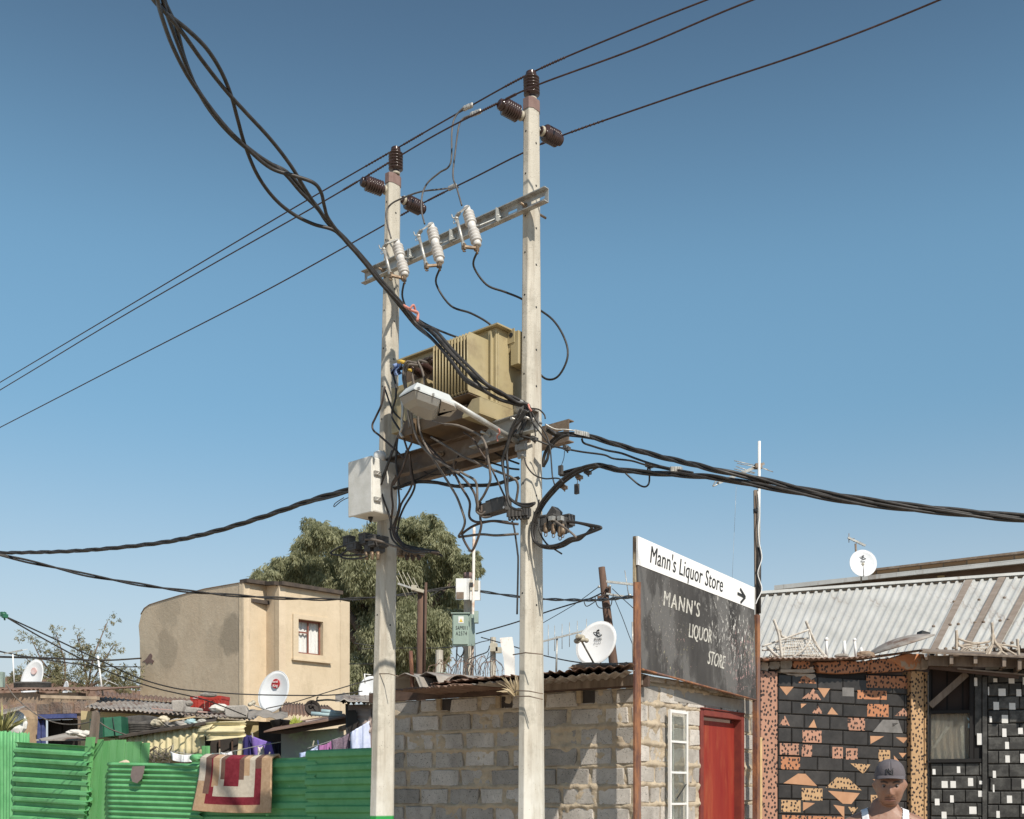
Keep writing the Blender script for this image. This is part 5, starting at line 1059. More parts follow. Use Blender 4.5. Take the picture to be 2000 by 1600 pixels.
# laundry
LA = "laundry on the lines behind the fence"
cloth("dark navy garment pegged at the left end of the washing line", [(474, 1430), (493, 1437), (497, 1482), (474, 1482)], 16.4, fab("navy_cloth", (.035,.03,.13)), group=LA)
cloth("large purple cloth on the washing line", [(489, 1436), (548, 1453), (552, 1490), (495, 1490)], 16.3, fab("purple_cloth", (.20,.13,.42)), group=LA)
cloth("black garment hung in the shade right of the purple cloth", [(528, 1446), (551, 1452), (552, 1482), (536, 1478)], 16.25, fab("black_cloth", (.02,.02,.035)), group=LA)
cloth("small white printed towel over the purple cloth", [(503, 1458), (514, 1457), (516, 1481), (502, 1481)], 16.1, fab("white_print", (.66,.60,.56)), group=LA)
cloth("white shirt pegged left of the green posts", [(332, 1468), (374, 1474), (374, 1488), (334, 1484)], 15.6, fab("white_cloth", (.75,.75,.76)), group=LA)
cloth("red cloth peeking over the fence near the rug", [(412, 1475), (432, 1476), (431, 1486), (412, 1487)], 15.2, fab("red_cloth", (.50,.04,.05)), group=LA)
cloth("teal patterned cloth peeking over the rug", [(414, 1471), (435, 1470), (436, 1484), (408, 1483)], 15.6, fab("teal_cloth", (.12,.30,.33)), group=LA)
cloth("white cloth peeking over the rug", [(430, 1469), (452, 1468), (455, 1484), (436, 1484)], 15.5, fab("white_cloth2", (.74,.73,.75)), group=LA)
cloth("mauve cloth low on the line above the dark green sheet", [(622, 1456), (648, 1447), (648, 1468), (620, 1470)], 15, fab("mauve_cloth", (.36,.15,.33)), group=LA)
cloth("grey purple knitted cloth on the line", [(647, 1445), (683, 1432), (685, 1470), (647, 1470)], 14.9, simple("knit", (.25,.19,.24), (.15,.11,.15), 40, 1, 0, .6, 60), group=LA)
cloth("pale blue sheet rising to the farther pole", [(684, 1431), (722, 1408), (724, 1472), (684, 1472)], 14.8, fab("pale_blue_sheet", (.55,.60,.78)), group=LA, sag=0)
cloth("light blue cloth lying low over the dark green sheet", [(584, 1471), (620, 1457), (620, 1466), (584, 1480)], 14.6, fab("light_blue", (.45,.52,.72)), group=LA)
cable("washing line behind the rug rising toward the farther pole", dpath([(330, 1466), (380, 1474), (440, 1470), (500, 1458), (550, 1449)], 16), .006, 'alu', "washing line", "washing_line", "washing lines")
cable("washing line with pale sheets fixed to the farther pole", dpath([(600, 1462), (650, 1446), (690, 1428), (724, 1406)], 15), .006, 'alu', "washing line", "washing_line", "washing lines")
mb = None
for i, (px, py) in enumerate(((337, 1462), (360, 1470), (405, 1470), (429, 1470), (460, 1474), (494, 1438), (510, 1479), (525, 1476), (611, 1454), (622, 1453), (684, 1425))):
    a = P(px, py, 15.1); obj("clothes_peg", MB().bar(a-UZ*.02, a+UZ*.05+Vector((random.uniform(-.02, .02), 0, 0)), .016, .014), 'cream_glaze' if i != 9 else 'blue_frame', label="wooden peg on a washing line behind the green fence" if i != 9 else "blue peg on the washing line by the mauve cloth", cat="clothes peg", group="clothes pegs")
# ------------------------------------------------------------------ cream house
def plaster(name, c1, c2, c3, stains=()):
    k = NT(name); c = k.mix(k.ramp(k.noise(.9, 8, .65), .35, .65), c1, c2)
    c = k.mix(k.ramp(k.noise(2.2, 8, .7, stretch=(1,1,.4)), .52, .75), c, c3)
    for (ctr_, rad, colr, s0) in stains:
        nz = k.n("ShaderNodeTexNoise"); k.l(k.tc, nz.inputs["Vector"]); nz.inputs["Scale"].default_value = 2.2; nz.inputs["Detail"].default_value = 8; nz.inputs["Roughness"].default_value = .7
        dd = k.n("ShaderNodeVectorMath", operation='DISTANCE'); k.l(k.tc, dd.inputs[0]); dd.inputs[1].default_value = tuple(ctr_)
        v = k.math('ADD', k.math('DIVIDE', dd.outputs["Value"], rad), k.math('MULTIPLY', k.math('SUBTRACT', nz.outputs["Fac"], .5), 1.3))
        c = k.mix(k.ramp(v, .75, 1.05, (s0,)*3+(1,), (0,0,0,1)), c, colr)
    k.bump(k.noise(5, 8, .7), .35, .05); k.bump(k.noise(40, 5, .6), .15, .02)
    return k.done(c, .95)
CH = thing("cream_house", "tall cream plastered house with stained side wall and one window, behind the shacks", "house", P(475, 1550, 30)-UZ*EYE)
org = ORI[CH]
LW = Wall(271, 34.5, 475, 30.0)
st = [(LW.pt(325, 1268)-org, .7, (.36,.295,.215), .55), (LW.pt(452, 1240)-org, .68, (.31,.26,.195), .7), (LW.pt(330, 1185)-org, .8, (.36,.30,.22), .4), (LW.pt(420, 1255)-org, .6, (.36,.30,.22), .3)]
M['cream'] = plaster("cream_plaster", (.58,.465,.335), (.64,.53,.39), (.50,.405,.29), st)
M['cream_front'] = plaster("cream_plaster_front", (.56,.455,.32), (.62,.51,.37), (.47,.38,.26))  # front walls: slightly deeper cream, without the side wall's stains
M['tar'] = simple("black_roof_tar", (.05,.04,.035), (.09,.07,.055), 6, .9)
tops = [(475, 1137), (440, 1143), (400, 1150), (350, 1163), (310, 1175), (292, 1181), (282, 1188), (275, 1200), (270, 1222), (272, 1248), (273, 1300)]
front = [LW.pt(x, y) for x, y in tops]; zb_ = 0
poly = [Vector((front[0].x, front[0].y, 0))]+front+[Vector((front[-1].x, front[-1].y, 0))]
obj("side_wall", MB().prism(poly, -LW.n*.22), 'cream', CH, mods={'bevel': .03})
def px2(px, d): return Vector(((px-1000)/F*d, d, 0))
c0, c1_, c2_, c3_, c4_ = px2(475, 30.0), px2(520, 30.6), px2(545, 30.1), px2(664, 31.5), px2(683, 31.9)
def wallseg(a, b, za, zb2, mat, name="front_wall", th=.2):
    d = (b-a).normalized(); n_ = Vector((d.y, -d.x, 0)); mb = MB().hexa([a, b, b-n_*th, a-n_*th, a+UZ*za, b+UZ*zb2, b-n_*th+UZ*zb2, a-n_*th+UZ*za]); return obj(name, mb, mat, CH)
ZT = lambda px, py, d: P(px, py, d).z
za, z1, z2, z3, z4 = ZT(475, 1137, 30), ZT(520, 1143, 30.6), ZT(545, 1142, 30.1), ZT(664, 1161, 31.5), ZT(683, 1176, 31.9)
wallseg(c0+Vector((.02, -.0, 0)), c1_, za, z1, 'cream_front'); wallseg(c1_, c2_, z1, z2, 'cream'); wallseg(c3_+Vector((.0, .05, 0)), c4_, ZT(664, 1172, 31.5), z4, 'cream_front')
# window bay with a real opening
BW = Wall(545, 30.1, 664, 31.5); wl, wt = BW.uz(581, 1209); wr, wb_ = BW.uz(629, 1281); zu = lambda u: z2+(z3-z2)*u/BW.L
mb = MB()
def seg(u0, u1, a, b0, b1):
    mb.hexa([BW.at(u0, a), BW.at(u1, a), BW.at(u1, a, -.2), BW.at(u0, a, -.2), BW.at(u0, b0), BW.at(u1, b1), BW.at(u1, b1, -.2), BW.at(u0, b0, -.2)])
seg(0, wl, 0, zu(0), zu(wl)); seg(wr, BW.L, 0, zu(wr), zu(BW.L)); seg(wl, wr, 0, wb_, wb_); seg(wl, wr, wt, zu(wl), zu(wr))
obj("front_wall", mb, 'cream_front', CH)
o = obj("parapet_edge", MB().bar(c0+UZ*(za+.03), c1_+UZ*(z1+.03), .30, .10).bar(c1_+UZ*(z1+.03), c2_+UZ*(z2+.03), .3, .10).bar(c2_+UZ*(z2+.03), c3_+UZ*(z3+.03), .30, .10), 'tar', CH)
mb = MB()
for i in range(len(tops)-4):
    a = LW.pt(*tops[i])-LW.n*.1; b = LW.pt(*tops[i+1])-LW.n*.1; mb.bar(a+UZ*.0, b+UZ*.0, .23, .015)
obj("parapet_edge", mb, 'mud', CH)
s = .11; sw = MB()
sa = BW.uz(571, 1199); sb = BW.uz(641, 1293)
for u0, u1, a, b in ((sa[0], wl, sb[1], sa[1]), (wr, sb[0], sb[1], sa[1]), (wl, wr, wt, sa[1]), (wl, wr, sb[1], wb_)): sw.box(BW.at(u0, a, .002), BW.u*(u1-u0), BW.n*.05, UZ*(b-a))
sw.box(BW.at(sa[0]-.03, sb[1]-.05, .003), BW.u*(sb[0]-sa[0]+.09), BW.n*.10, UZ*.045)
obj("window_surround", sw, 'cream_front', CH)
wf = simple("red_brown_window_frame", (.26,.10,.07), (.20,.08,.06), 9, .6)
wi = MB(); ww = wr-wl; wh = wt-wb_
for u0, wd in ((wl, .03), (wr-.03, .03), (wl+ww*.49, .035)): wi.box(BW.at(u0, wb_, -.13), BW.u*wd, BW.n*.04, UZ*wh)
wi.box(BW.at(wl+.051, wb_, -.132), BW.u*(ww-.102), BW.n*.04, UZ*.05).box(BW.at(wl+.051, wt-.05, -.132), BW.u*(ww-.102), BW.n*.04, UZ*.05).box(BW.at(wl+.051, wb_+wh*.62, -.132), BW.u*(ww*.48-.052), BW.n*.04, UZ*.04)
wo = obj("window_frame", wi, wf, CH)
obj("curtain", MB().grid(lambda u, v: BW.at(wl+ww*u, wb_+wh*v, -.19+.018*math.sin(u*38)+.01*math.sin(u*90+v*3)), 90, 6), simple("net_curtain", (.62,.62,.60), (.72,.72,.70), 20, .9), wo)
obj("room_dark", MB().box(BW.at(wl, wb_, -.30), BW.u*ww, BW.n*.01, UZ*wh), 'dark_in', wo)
# crack in the side wall plaster
ck = [(278, 1292), (284, 1289), (288, 1284), (291, 1279), (295, 1276), (298, 1281), (296, 1287), (301, 1291), (298, 1297), (292, 1294), (287, 1298), (284, 1293)]
obj("plaster_scar", MB().prism([LW.pt(x, y, .004) for x, y in ck], LW.n*.006), 'brown_band', CH)
obj("side_roof", MB().hexa([c0+UZ*(za-.5)-LW.n*.25, c4_+UZ*(z4-.4), c4_+UZ*(z4-.4)+Vector((-4, 3, 0)), front[5]-LW.n*.3-UZ*.5, c0+UZ*(za-.4)-LW.n*.25, c4_+UZ*(z4-.3), c4_+UZ*(z4-.3)+Vector((-4, 3, 0)), front[5]-LW.n*.3-UZ*.4]), 'tar', CH)
# ------------------------------------------------------------------ the shacks on the left
SA = thing("shack", "low shack of mud and rough stone at far left with a blue framed doorway", "shack", P(80, 1550, 19)-UZ*EYE)
WA = Wall(-60, 19.4, 172, 18.6)
zA = WA.pt(60, 1352).z
da, dzt_ = WA.uz(73, 1405); db, dzb = WA.uz(152, 1470); mb = MB()
for u0, u1, a, b in ((0, da, 0, zA), (db, WA.L, 0, zA-.10), (da, db, dzt_, zA-.03)): mb.box(WA.at(u0, a, -.2), WA.u*(u1-u0), WA.n*.2, UZ*(b-a))
obj("wall", mb, 'mud', SA)
mb = MB(); r2 = random.Random(5)
for r in range(5):
    u = r2.uniform(-.2, 0); z = 2.15+r*.235
    while u < WA.L:
        wv = r2.uniform(.22, .45)
        if not (u+wv > da-.05 and u < db+.02 and z < dzt_+.05) and z+.2 < zA: mb.box(WA.at(max(u+.02, 0), z+.02, .0), WA.u*(wv-.04), WA.n*r2.uniform(.01, .045), UZ*(.19+r2.uniform(-.02, .01)), t=r2.random())
        u += wv
k = NT("reddish_stones"); c = k.mix(k.ramp(k.noise(5, 7, .7), .35, .65), (.30,.19,.14), (.24,.20,.17)); k.bump(k.noise(20), .8, .03); M['redstone'] = k.done(k.tint(c, .7), .95)
obj("stone_facing", mb, 'redstone', SA, mods={'bevel': .015})
obj("pillar", MB().prism([WA.pt(x, y, .25) for x, y in ((47, 1395), (60, 1388), (72, 1390), (74, 1405), (70, 1470), (47, 1470))], WA.n*.2), simple("sandstone_pillar", (.52,.38,.24), (.36,.26,.18), 5, .95, 0, .6, 15), SA)
fr_ = MB().box(WA.at(da, 0, .02), WA.u*.09, WA.n*.08, UZ*dzt_).box(WA.at(da, dzt_, .02), WA.u*(db-da), WA.n*.08, UZ*.07).box(WA.at(da+.11, 0, -.02), WA.u*.05, WA.n*.05, UZ*(dzt_-.02))
obj("door_frame", fr_, 'blue_frame', SA)
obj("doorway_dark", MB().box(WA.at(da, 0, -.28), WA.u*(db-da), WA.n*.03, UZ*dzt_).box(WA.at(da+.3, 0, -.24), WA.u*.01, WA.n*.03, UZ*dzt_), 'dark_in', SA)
mb = MB(); corr(mb, WA.at(WA.L+.1, zA+.16, -1.3), WA.at(0, zA+.22, -1.3), WA.at(WA.L+.1, zA-.01, .10), WA.at(0, zA+.07, .10), 28, .014, 8, 8, rag=.03); obj("roof_sheet", mb, 'rust_sheet', SA, mods={'solid': .004})
obj("eave_board", MB().bar(P(82, 1361, 18.1), P(192, 1364, 18.0), .10, .05), simple("pale_board", (.46,.36,.26), (.36,.27,.19), 8, .9), SA)
obj("tin_flap", MB().prism([P(-10, 1400, 17.6), P(48, 1384, 17.6), P(50, 1380, 17.9), P(-10, 1392, 18)], UZ*.02), 'zinc_old', SA)
obj("scrap_sheet", MB().prism([P(70, 1447, 17), P(120, 1436, 17.4), P(150, 1430, 17.4), P(178, 1447, 17)], UZ*.02), 'zinc_old', label="grey roofing scrap lying just above the left green panel", cat="scrap sheet")
obj("white_bundle", MB().ball(P(147, 1431, 16.9), .09, n=12, sq=(1.5, 1, .5), jit=.15).ball(P(167, 1434, 16.9), .09, n=12, sq=(1.4, 1, .6), jit=.15), fab("dirty_white_cloth", (.62,.58,.54)), label="dirty white cloth bundle by the grey wooden post", cat="cloth")
obj("white_sack", MB().ball(P(24, 1413, 17.9), .22, n=14, sq=(1.1, .6, 1), jit=.05), fab("white_sack_cloth", (.72,.71,.68)), label="white sack behind the spiky plant at far left", cat="sack")
# spiky plant
def spiky(label, base, n, L, mat, spread=.8, w_=.03):
    mb = MB(); b = Vector(base)
    for i in range(n):
        a = random.uniform(0, 6.28); e = random.uniform(.15, spread); d = Vector((math.cos(a)*e, math.sin(a)*e, 1)).normalized(); l = L*random.uniform(.6, 1); s = d.cross(Vector((math.sin(a*3), math.cos(a*3), .2))).normalized()*w_
        m = b+d*l*.5; t = b+d*l-UZ*l*e*.18; mb.add([b-s*.6, b+s*.6, m+s, m-s, t], [(0, 1, 2, 3), (3, 2, 4)], 0, random.random())
    return obj("spiky_plant", mb, mat, label=label, cat="plant", mods={'solid': .004})
k = NT("agave_leaf"); M['agave'] = k.done(k.tint(k.mix(k.ramp(k.noise(4), .3, .7), (.22,.22,.07), (.38,.34,.15)), .8), .6)
spiky("spiky yucca like plant rising over the left end of the green fence", P(4, 1440, 16.9), 46, .62, 'agave', 1.1, .016)
spiky("small yellow green plant in a tub on the shack roof", P(578, 1421, 16.6), 40, .20, simple("bright_leaf", (.30,.36,.06), (.45,.48,.12), 9, .6), 1.3, .014)
for lab, px, py, d, L in (("dry agave leaves poking out behind the nearer pole", 1008, 1362, 10.6, .27),): spiky(lab, P(px, py, d), 34, L, simple("dry_leaf", (.50,.40,.26), (.30,.24,.14), 7, .8), 1.6, .012)
# yellow shack
SB = thing("shack", "pale yellow shack in the middle of the left yards under a long grey tin roof", "shack", P(300, 1550, 18.2)-UZ*EYE)
WB2 = Wall(158, 18.4, 545, 17.6)
zB0, zB1 = WB2.pt(170, 1388).z, WB2.pt(520, 1412).z
obj("wall", MB().hexa([WB2.at(0, 0, -.2), WB2.at(0, 0, 0), WB2.at(WB2.L, 0, 0), WB2.at(WB2.L, 0, -.2), WB2.at(0, zB0, -.2), WB2.at(0, zB0, 0), WB2.at(WB2.L, zB1, 0), WB2.at(WB2.L, zB1, -.2)]), 'yellow_wall', SB)
mb = MB(); corr(mb, P(515, 1392, 20), P(200, 1362, 20), P(494, 1406, 17.2), P(165, 1382, 17.8), 36, .014, 8, 8, rag=.03); obj("roof_sheet", mb, 'zinc_old', SB, mods={'solid': .004})
obj("eave_board", MB().bar(P(385, 1412, 17.4), P(506, 1413, 17.2), .06, .06), simple("ochre_board", (.50,.34,.14), (.40,.27,.12), 8, .9), SB)
obj("rear_wall", MB().hexa([P(192, 1392, 20.6)-UZ*1, P(365, 1400, 20.6)-UZ*1, P(365, 1400, 20.8)-UZ*1, P(192, 1392, 20.8)-UZ*1, P(192, 1362, 20.6), P(365, 1374, 20.6), P(365, 1374, 20.8), P(192, 1362, 20.8)]), 'mud', SB)
mb = MB(); corr(mb, P(372, 1366, 23), P(185, 1350, 23), P(365, 1373, 20.2), P(190, 1358, 20.2), 20, .018, 8, 6, rag=.03); obj("roof_sheet", mb, 'rust_sheet', SB, mods={'solid': .004})
obj("wall_gap", MB().box(P(252, 1383, 20.55), Vector((.35, 0, 0)), Vector((0, .02, 0)), UZ*.13).box(P(305, 1384, 20.55), Vector((.28, 0, 0)), Vector((0, .02, 0)), UZ*.10), 'dark_in', SB)
# lean-to of cream sheets
SC = thing("lean_to", "lean-to of cream painted corrugated sheets below the roof with the big tyre", "lean-to", P(330, 1550, 16.4)-UZ*EYE)
mb = MB(); corr(mb, P(400, 1480, 16.3), P(225, 1480, 16.4), P(400, 1421, 16.3), P(225, 1440, 16.4), 14, .016, 8, 3, rag=.01); obj("cream_sheet", mb, 'yellow_sheet', SC, mods={'solid': .004})
mb = MB(); corr(mb, P(402, 1447, 16.1), P(402, 1412, 16.15), P(477, 1440, 16.0), P(480, 1408, 16.05), 1.6, .03, 12, 6, rag=.02); obj("horizontal_sheet", mb, 'yellow_sheet', SC, mods={'solid': .004})
mb = MB(); corr(mb, P(385, 1441, 16.2), P(388, 1420, 16.2), P(410, 1436, 16.1), P(414, 1414, 16.1), 1.3, .02, 12, 4); obj("horizontal_sheet", mb, 'yellow_sheet', SC, mods={'solid': .004})
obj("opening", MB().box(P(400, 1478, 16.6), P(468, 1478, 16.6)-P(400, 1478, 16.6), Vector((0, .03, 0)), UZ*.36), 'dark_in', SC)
for _x in (427, 452): obj("opening_bar", MB().box(P(_x, 1478, 16.5), Vector((.02, 0, 0)), Vector((0, .03, 0)), UZ*.30), 'wood_dark', SC)
obj("yellow_post", MB().bar(P(467, 1482, 16.1), P(471, 1440, 16.1), .05, .05), 'yellow_sheet', SC)
obj("roof_edge", MB().prism([P(232, 1442, 16.27), P(421, 1412, 16.2), P(425, 1404, 18), P(238, 1430, 18)], UZ*.035), 'tar', SC)
def tyre(label, c, Rr, wd, ax, flat=1):
    c = Vector(c); ax = Vector(ax).normalized(); root = thing("tyre", label, "tyre", c-UZ*wd/2, "old tyres on the roofs")
    pr = []
    for i in range(17):
        g = math.pi*2*i/16; pr.append((Rr-.5*wd*.75+math.cos(g)*.5*wd*.75*(1 if math.cos(g) < 0 else .9), math.sin(g)*wd*.5))
    pr2 = [(Rr*.62, -wd*.42), (Rr*.80, -wd*.5), (Rr*.95, -wd*.44), (Rr, -wd*.30)]
    for i in range(5): z = -wd*.26+i*wd*.12; pr2 += [(Rr, z), (Rr-.008, z+.004), (Rr-.008, z+.012), (Rr, z+.016)]
    pr2 += [(Rr, wd*.30), (Rr*.95, wd*.44), (Rr*.80, wd*.5), (Rr*.62, wd*.42), (Rr*.60, 0)]
    mb = MB(); mb.lathe(c, ax, pr2, 40); mb.f = mb.f[:-2]; mb.mi = mb.mi[:-2]; mb.t = mb.t[:-2]; mb.sm = mb.sm[:-2]
    obj("tread", mb, 'rubber', root)
    return root
tyre("worn car tyre lying flat on the lean-to roof beside the rags", P(275, 1416, 16.9), .29, .21, (.05, -.25, 1))
tyre("flat tyre lying on the roof in front of the faded dish", P(64, 1340, 20.6), .325, .16, (0, -.10, 1))
# rags and clutter beside the tyre
for i, (px, py, s, col) in enumerate(((308, 1412, .07, (.45,.40,.30)), (320, 1405, .06, (.55,.48,.36)), (332, 1416, .07, (.22,.20,.18)), (348, 1412, .08, (.30,.28,.26)), (358, 1418, .06, (.50,.46,.40)), (372, 1410, .06, (.30,.42,.44)), (384, 1415, .05, (.40,.50,.46)), (395, 1410, .05, (.36,.34,.3)))):
    obj("rag", MB().ball(P(px, py, 16.6), s, n=12, sq=(1.4, 1, .8), jit=.22), fab("rag_%d" % i, col), label="crumpled %s rag on the lean-to roof, %s" % (("khaki", "cream", "dark", "grey", "beige", "teal", "pale green", "greyish")[i], ("next to the tyre", "behind the tyre", "left of the grey one", "in the middle of the heap", "under the pole end", "with a blue tint", "near the roof edge", "last on the right")[i]), cat="rag", group="rags on the lean-to roof")
obj("stick", MB().bar(P(330, 1409, 16.5), P(381, 1400, 16.6), .03, .02), simple("pale_stick", (.50,.38,.22), None, rough=.9), label="pale stick poking out of the rag heap", cat="stick", group="sticks behind the fence")
GBX = thing("green_cupboard", "bottle green metal cupboard with two doors behind the grey wooden post", "cupboard", P(205, 1450, 16.4))
obj("side_panel", MB().prism([P(175, 1404, 16.6), P(201, 1401, 16.2), P(201, 1440, 16.2), P(175, 1445, 16.6)], Vector((.1, .3, 0))), 'dgreen', GBX)
obj("door", MB().prism([P(203, 1402, 16.2), P(236, 1399, 16.3), P(238, 1436, 16.3), P(204, 1439, 16.2)], Vector((0, .3, 0))), 'dgreen', GBX)
obj("door_gap", MB().tube([P(220, 1401, 16.23), P(225, 1437, 16.23)], .006, 4), 'dark_mark', GBX)
# red crate
CR = thing("crate", "red plastic crate with openwork sides on the tin roof, weighed down by a stone", "crate", P(402, 1390, 17.8))
WC = Wall(373, 18.0, 430, 17.9); cu0, cz1 = 0, WC.pt(373, 1360).z; cz0 = WC.pt(373, 1389).z; CL = WC.L
mb = MB(); dpt = .32
def cratewall(o, u, L, n_):
    mb.box(o+UZ*cz0, u*L, n_*.012, UZ*.045); mb.box(o+UZ*(cz1-.05), u*L, n_*.016, UZ*.05)
    for i in range(12): mb.box(o+u*(L*i/12)+UZ*(cz0+.046), u*(.018 if i % 3 else .05), n_*.010, UZ*(cz1-cz0-.097))
    for zf in (.38, .6): mb.box(o+UZ*(cz0+(cz1-cz0)*zf)-n_*.001, u*L, n_*.008, UZ*.010)
    mb.box(o+u*L*.28+UZ*(cz0+.06), u*L*.15, n_*.013, UZ*.08)
cratewall(WC.at(0, 0, 0), WC.u, CL, WC.n); cratewall(WC.at(0, 0, -dpt), WC.u, CL, WC.n); cratewall(WC.at(0, 0, 0), -WC.n, dpt, -WC.u); cratewall(WC.at(CL, 0, 0), -WC.n, dpt, WC.u)
mb.box(WC.at(0, cz0, -dpt), WC.u*CL, WC.n*dpt, UZ*.012)
obj("body", mb, 'red_plastic', CR)
mb = MB()
mb.tube([WC.at(CL*.78+.035*math.cos(g), (cz0+cz1)/2+.01+.04*math.sin(g), .018) for g in [i*.4 for i in range(17)]], .004, 4)
obj("moulded_mark", mb, 'red_plastic', CR)
text(CR, "1634", WC.at(.035, cz1-.045, .018), WC.u, UZ, .055, .9, 'white_paint', bold=.01)
stones = [("rounded dark stone lying on top of the red crate", 408, 1357, 17.75, .115, (1.15, .8, .36)), ("white crumpled sack beside the crate", 428, 1384, 17.2, .13, (1.2, .8, .55)), ("small grey stone between brick and crate", 369, 1374, 17.4, .06, (1, 1, .8))]
for lab, px, py, d, s, sq in stones: obj("stone", MB().ball(P(px, py, d), s, n=11, sq=sq, jit=.12), 'stone' if 'white' not in lab else fab("sack_white", (.58,.55,.50)), label=lab, cat="stone" if 'white' not in lab else "sack", group="weights on the tin roofs")
def lump(label, pts, d, ext, mat):
    obj("concrete_block", MB().prism([P(x, y, d) for x, y in pts], Vector(ext)), mat, label=label, cat="concrete block", group="weights on the tin roofs", mods={'bevel': .018})
lump("rough brick with pitted face standing on the yellow shack roof", [(334, 1368), (357, 1367), (358, 1380), (355, 1391), (336, 1390)], 17.6, (.03, .18, 0), 'block')
lump("small chipped block lying left of the red crate", [(359, 1392), (362, 1381), (386, 1382), (387, 1387), (381, 1393)], 17.3, (.03, .2, 0), 'block')
lump("big grey concrete block with cut corners on the roof edge", [(453, 1378), (479, 1377), (484, 1389), (484, 1402), (455, 1402), (440, 1400), (438, 1384), (441, 1378)], 17.1, (-.02, .25, 0), 'block')
M["pboard"] = fab("pinkish_board", (.50,.33,.28)); obj("flat_board", MB().bar(P(300, 1384, 17.5), P(334, 1387, 17.4), .10, .015), "pboard", label="loose pinkish board on the tin roof left of the pitted brick", cat="board"); obj("flat_board", MB().bar(P(388, 1390, 17.3), P(438, 1394, 17.2), .06, .02), "pboard", label="loose pinkish board on the tin roof before the red crate", cat="board")
obj("tarpaulin", MB().grid(lambda u, v: P(484+78*u, 1389+13*v-3*math.sin(u*6), 17.4-.7*v)+UZ*(.015*math.sin(u*17+v*4)), 26, 8), fab("grey_tarp", (.22,.20,.18)), label="grey tarpaulin under the dish with the round logo", cat="tarpaulin", mods={'solid': .008})
# brown shack with pale green wall
SD = thing("shack", "dark roofed shack with a peeling pale green wall right of the purple laundry", "shack", P(610, 1550, 16.4)-UZ*EYE)
k = NT("peeling_green_wall"); c = k.mix(k.ramp(k.noise(2.6, 8, .7), .47, .53), (.42,.47,.34), (.37,.35,.31)); c = k.mix(k.ramp(k.noise(6, 8, .75, stretch=(1,1,.4)), .62, .68), c, (.26,.17,.13)); k.bump(k.noise(20), .4); M['peelgreen'] = k.done(c, .9)
WD = Wall(549, 16.2, 664, 15.8)
obj("wall", MB().hexa([WD.at(0, 0, -.1), WD.at(0, 0, 0), WD.at(WD.L, 0, 0), WD.at(WD.L, 0, -.1), WD.at(0, WD.pt(549, 1432).z, -.1), WD.at(0, WD.pt(549, 1432).z, 0), WD.at(WD.L, WD.pt(664, 1422).z, 0), WD.at(WD.L, WD.pt(664, 1422).z, -.1)]), 'peelgreen', SD)
obj("fascia_board", MB().prism([P(515, 1431, 15.7), P(560, 1421, 15.7), P(678, 1402, 15.6), P(678, 1413, 15.6), P(560, 1434, 15.7)], Vector((0, .04, 0))), 'wood_dark', SD)
obj("roof_sheet", MB().prism([P(515, 1431, 15.6), P(678, 1402, 15.5), P(672, 1396, 17.5), P(560, 1414, 17.5)], UZ*.02), 'rust_sheet', SD)
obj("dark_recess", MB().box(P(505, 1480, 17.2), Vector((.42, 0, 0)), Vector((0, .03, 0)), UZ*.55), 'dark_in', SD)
obj("rafter", MB().bar(P(664, 1424, 15.7), P(684, 1418, 15.6), .06, .06), 'wood_grey', SD)
SE = thing("shack", "corrugated hut half hidden by the farther pole, with a rusty patched wall", "shack", P(700, 1550, 15)-UZ*EYE)
WE = Wall(676, 15.0, 770, 14.7); 
obj("wall", MB().box(WE.at(0, 0, -.05), WE.u*WE.L, WE.n*.05, UZ*(WE.pt(700, 1376).z)), simple("pinkish_tin", (.36,.29,.26), (.28,.22,.20), 3, .8), SE)
mb = MB(); corr(mb, WE.pt(725, 1432, .03), WE.pt(725, 1385, .03), WE.pt(690, 1432, .03), WE.pt(690, 1385, .03), 3, .012, 8, 4); obj("wall_sheet", mb, simple("pinkish_tin2", (.36,.29,.26), (.30,.24,.22), 3, .8), SE, mods={'solid': .004})
obj("torn_sheet", MB().prism([WE.pt(x, y, .08) for x, y in ((677, 1388), (694, 1387), (698, 1396), (697, 1403), (702, 1409), (697, 1416), (696, 1426), (678, 1424))], WE.n*.01), 'dark_in', SE)
obj("corner_post", MB().bar(P(678, 1430, 14.9), P(677, 1375, 14.9), .03, .03), 'dark_mark', SE)
mb = MB(); corr(mb, P(780, 1358, 17), P(662, 1358, 17), P(780, 1374, 14.6), P(668, 1373, 14.7), 11, .022, 8, 6, rag=.03); obj("roof_sheet", mb, 'zinc_old', SE, mods={'solid': .004})
obj("bent_sheet", MB().grid(lambda u, v: P(655+68*u, 1371-13*v+(-5*math.exp(-((u-.25)/.08)**2)), 14.6+2*v), 30, 6), 'zinc_old', SE, mods={'solid': .004})
obj("wire_rod", MB().tube(spline([P(618, 1369, 14.9), P(640, 1367, 14.8), P(660, 1369, 14.8), P(676, 1372, 14.8)], 4), .012, 6).tube(spline([P(620, 1369, 14.9), P(619, 1364, 14.9), P(622, 1361, 14.9)], 3), .010, 6), 'dark_mark', label="black twisted rod sticking out left of the corrugated hut roof", cat="rod")
mb = MB(); corr(mb, P(640, 1379, 21), P(555, 1372, 21), P(668, 1400, 17.5), P(545, 1396, 17.6), 16, .016, 8, 6, rag=.03); obj("tin_roof_sheet", mb, 'rust_sheet', label="brown corrugated sheet under the blue pipes behind the dark roofed shack", cat="roof sheet", mods={'solid': .004})
obj("lamp_shell", MB().lathe(P(607, 1388, 16.7), Vector((.4, -.8, .3)), [(.02, 0), (.07, .02), (.11, .06), (.12, .12), (.115, .12), (.10, .06)], 16).tube(spline([P(600, 1381, 16.7), P(607, 1378, 16.6), P(614, 1382, 16.7)], 4), .012, 6), 'dark_in', label="dark round metal shell hanging by a wire over the blue pipes", cat="metal shell")
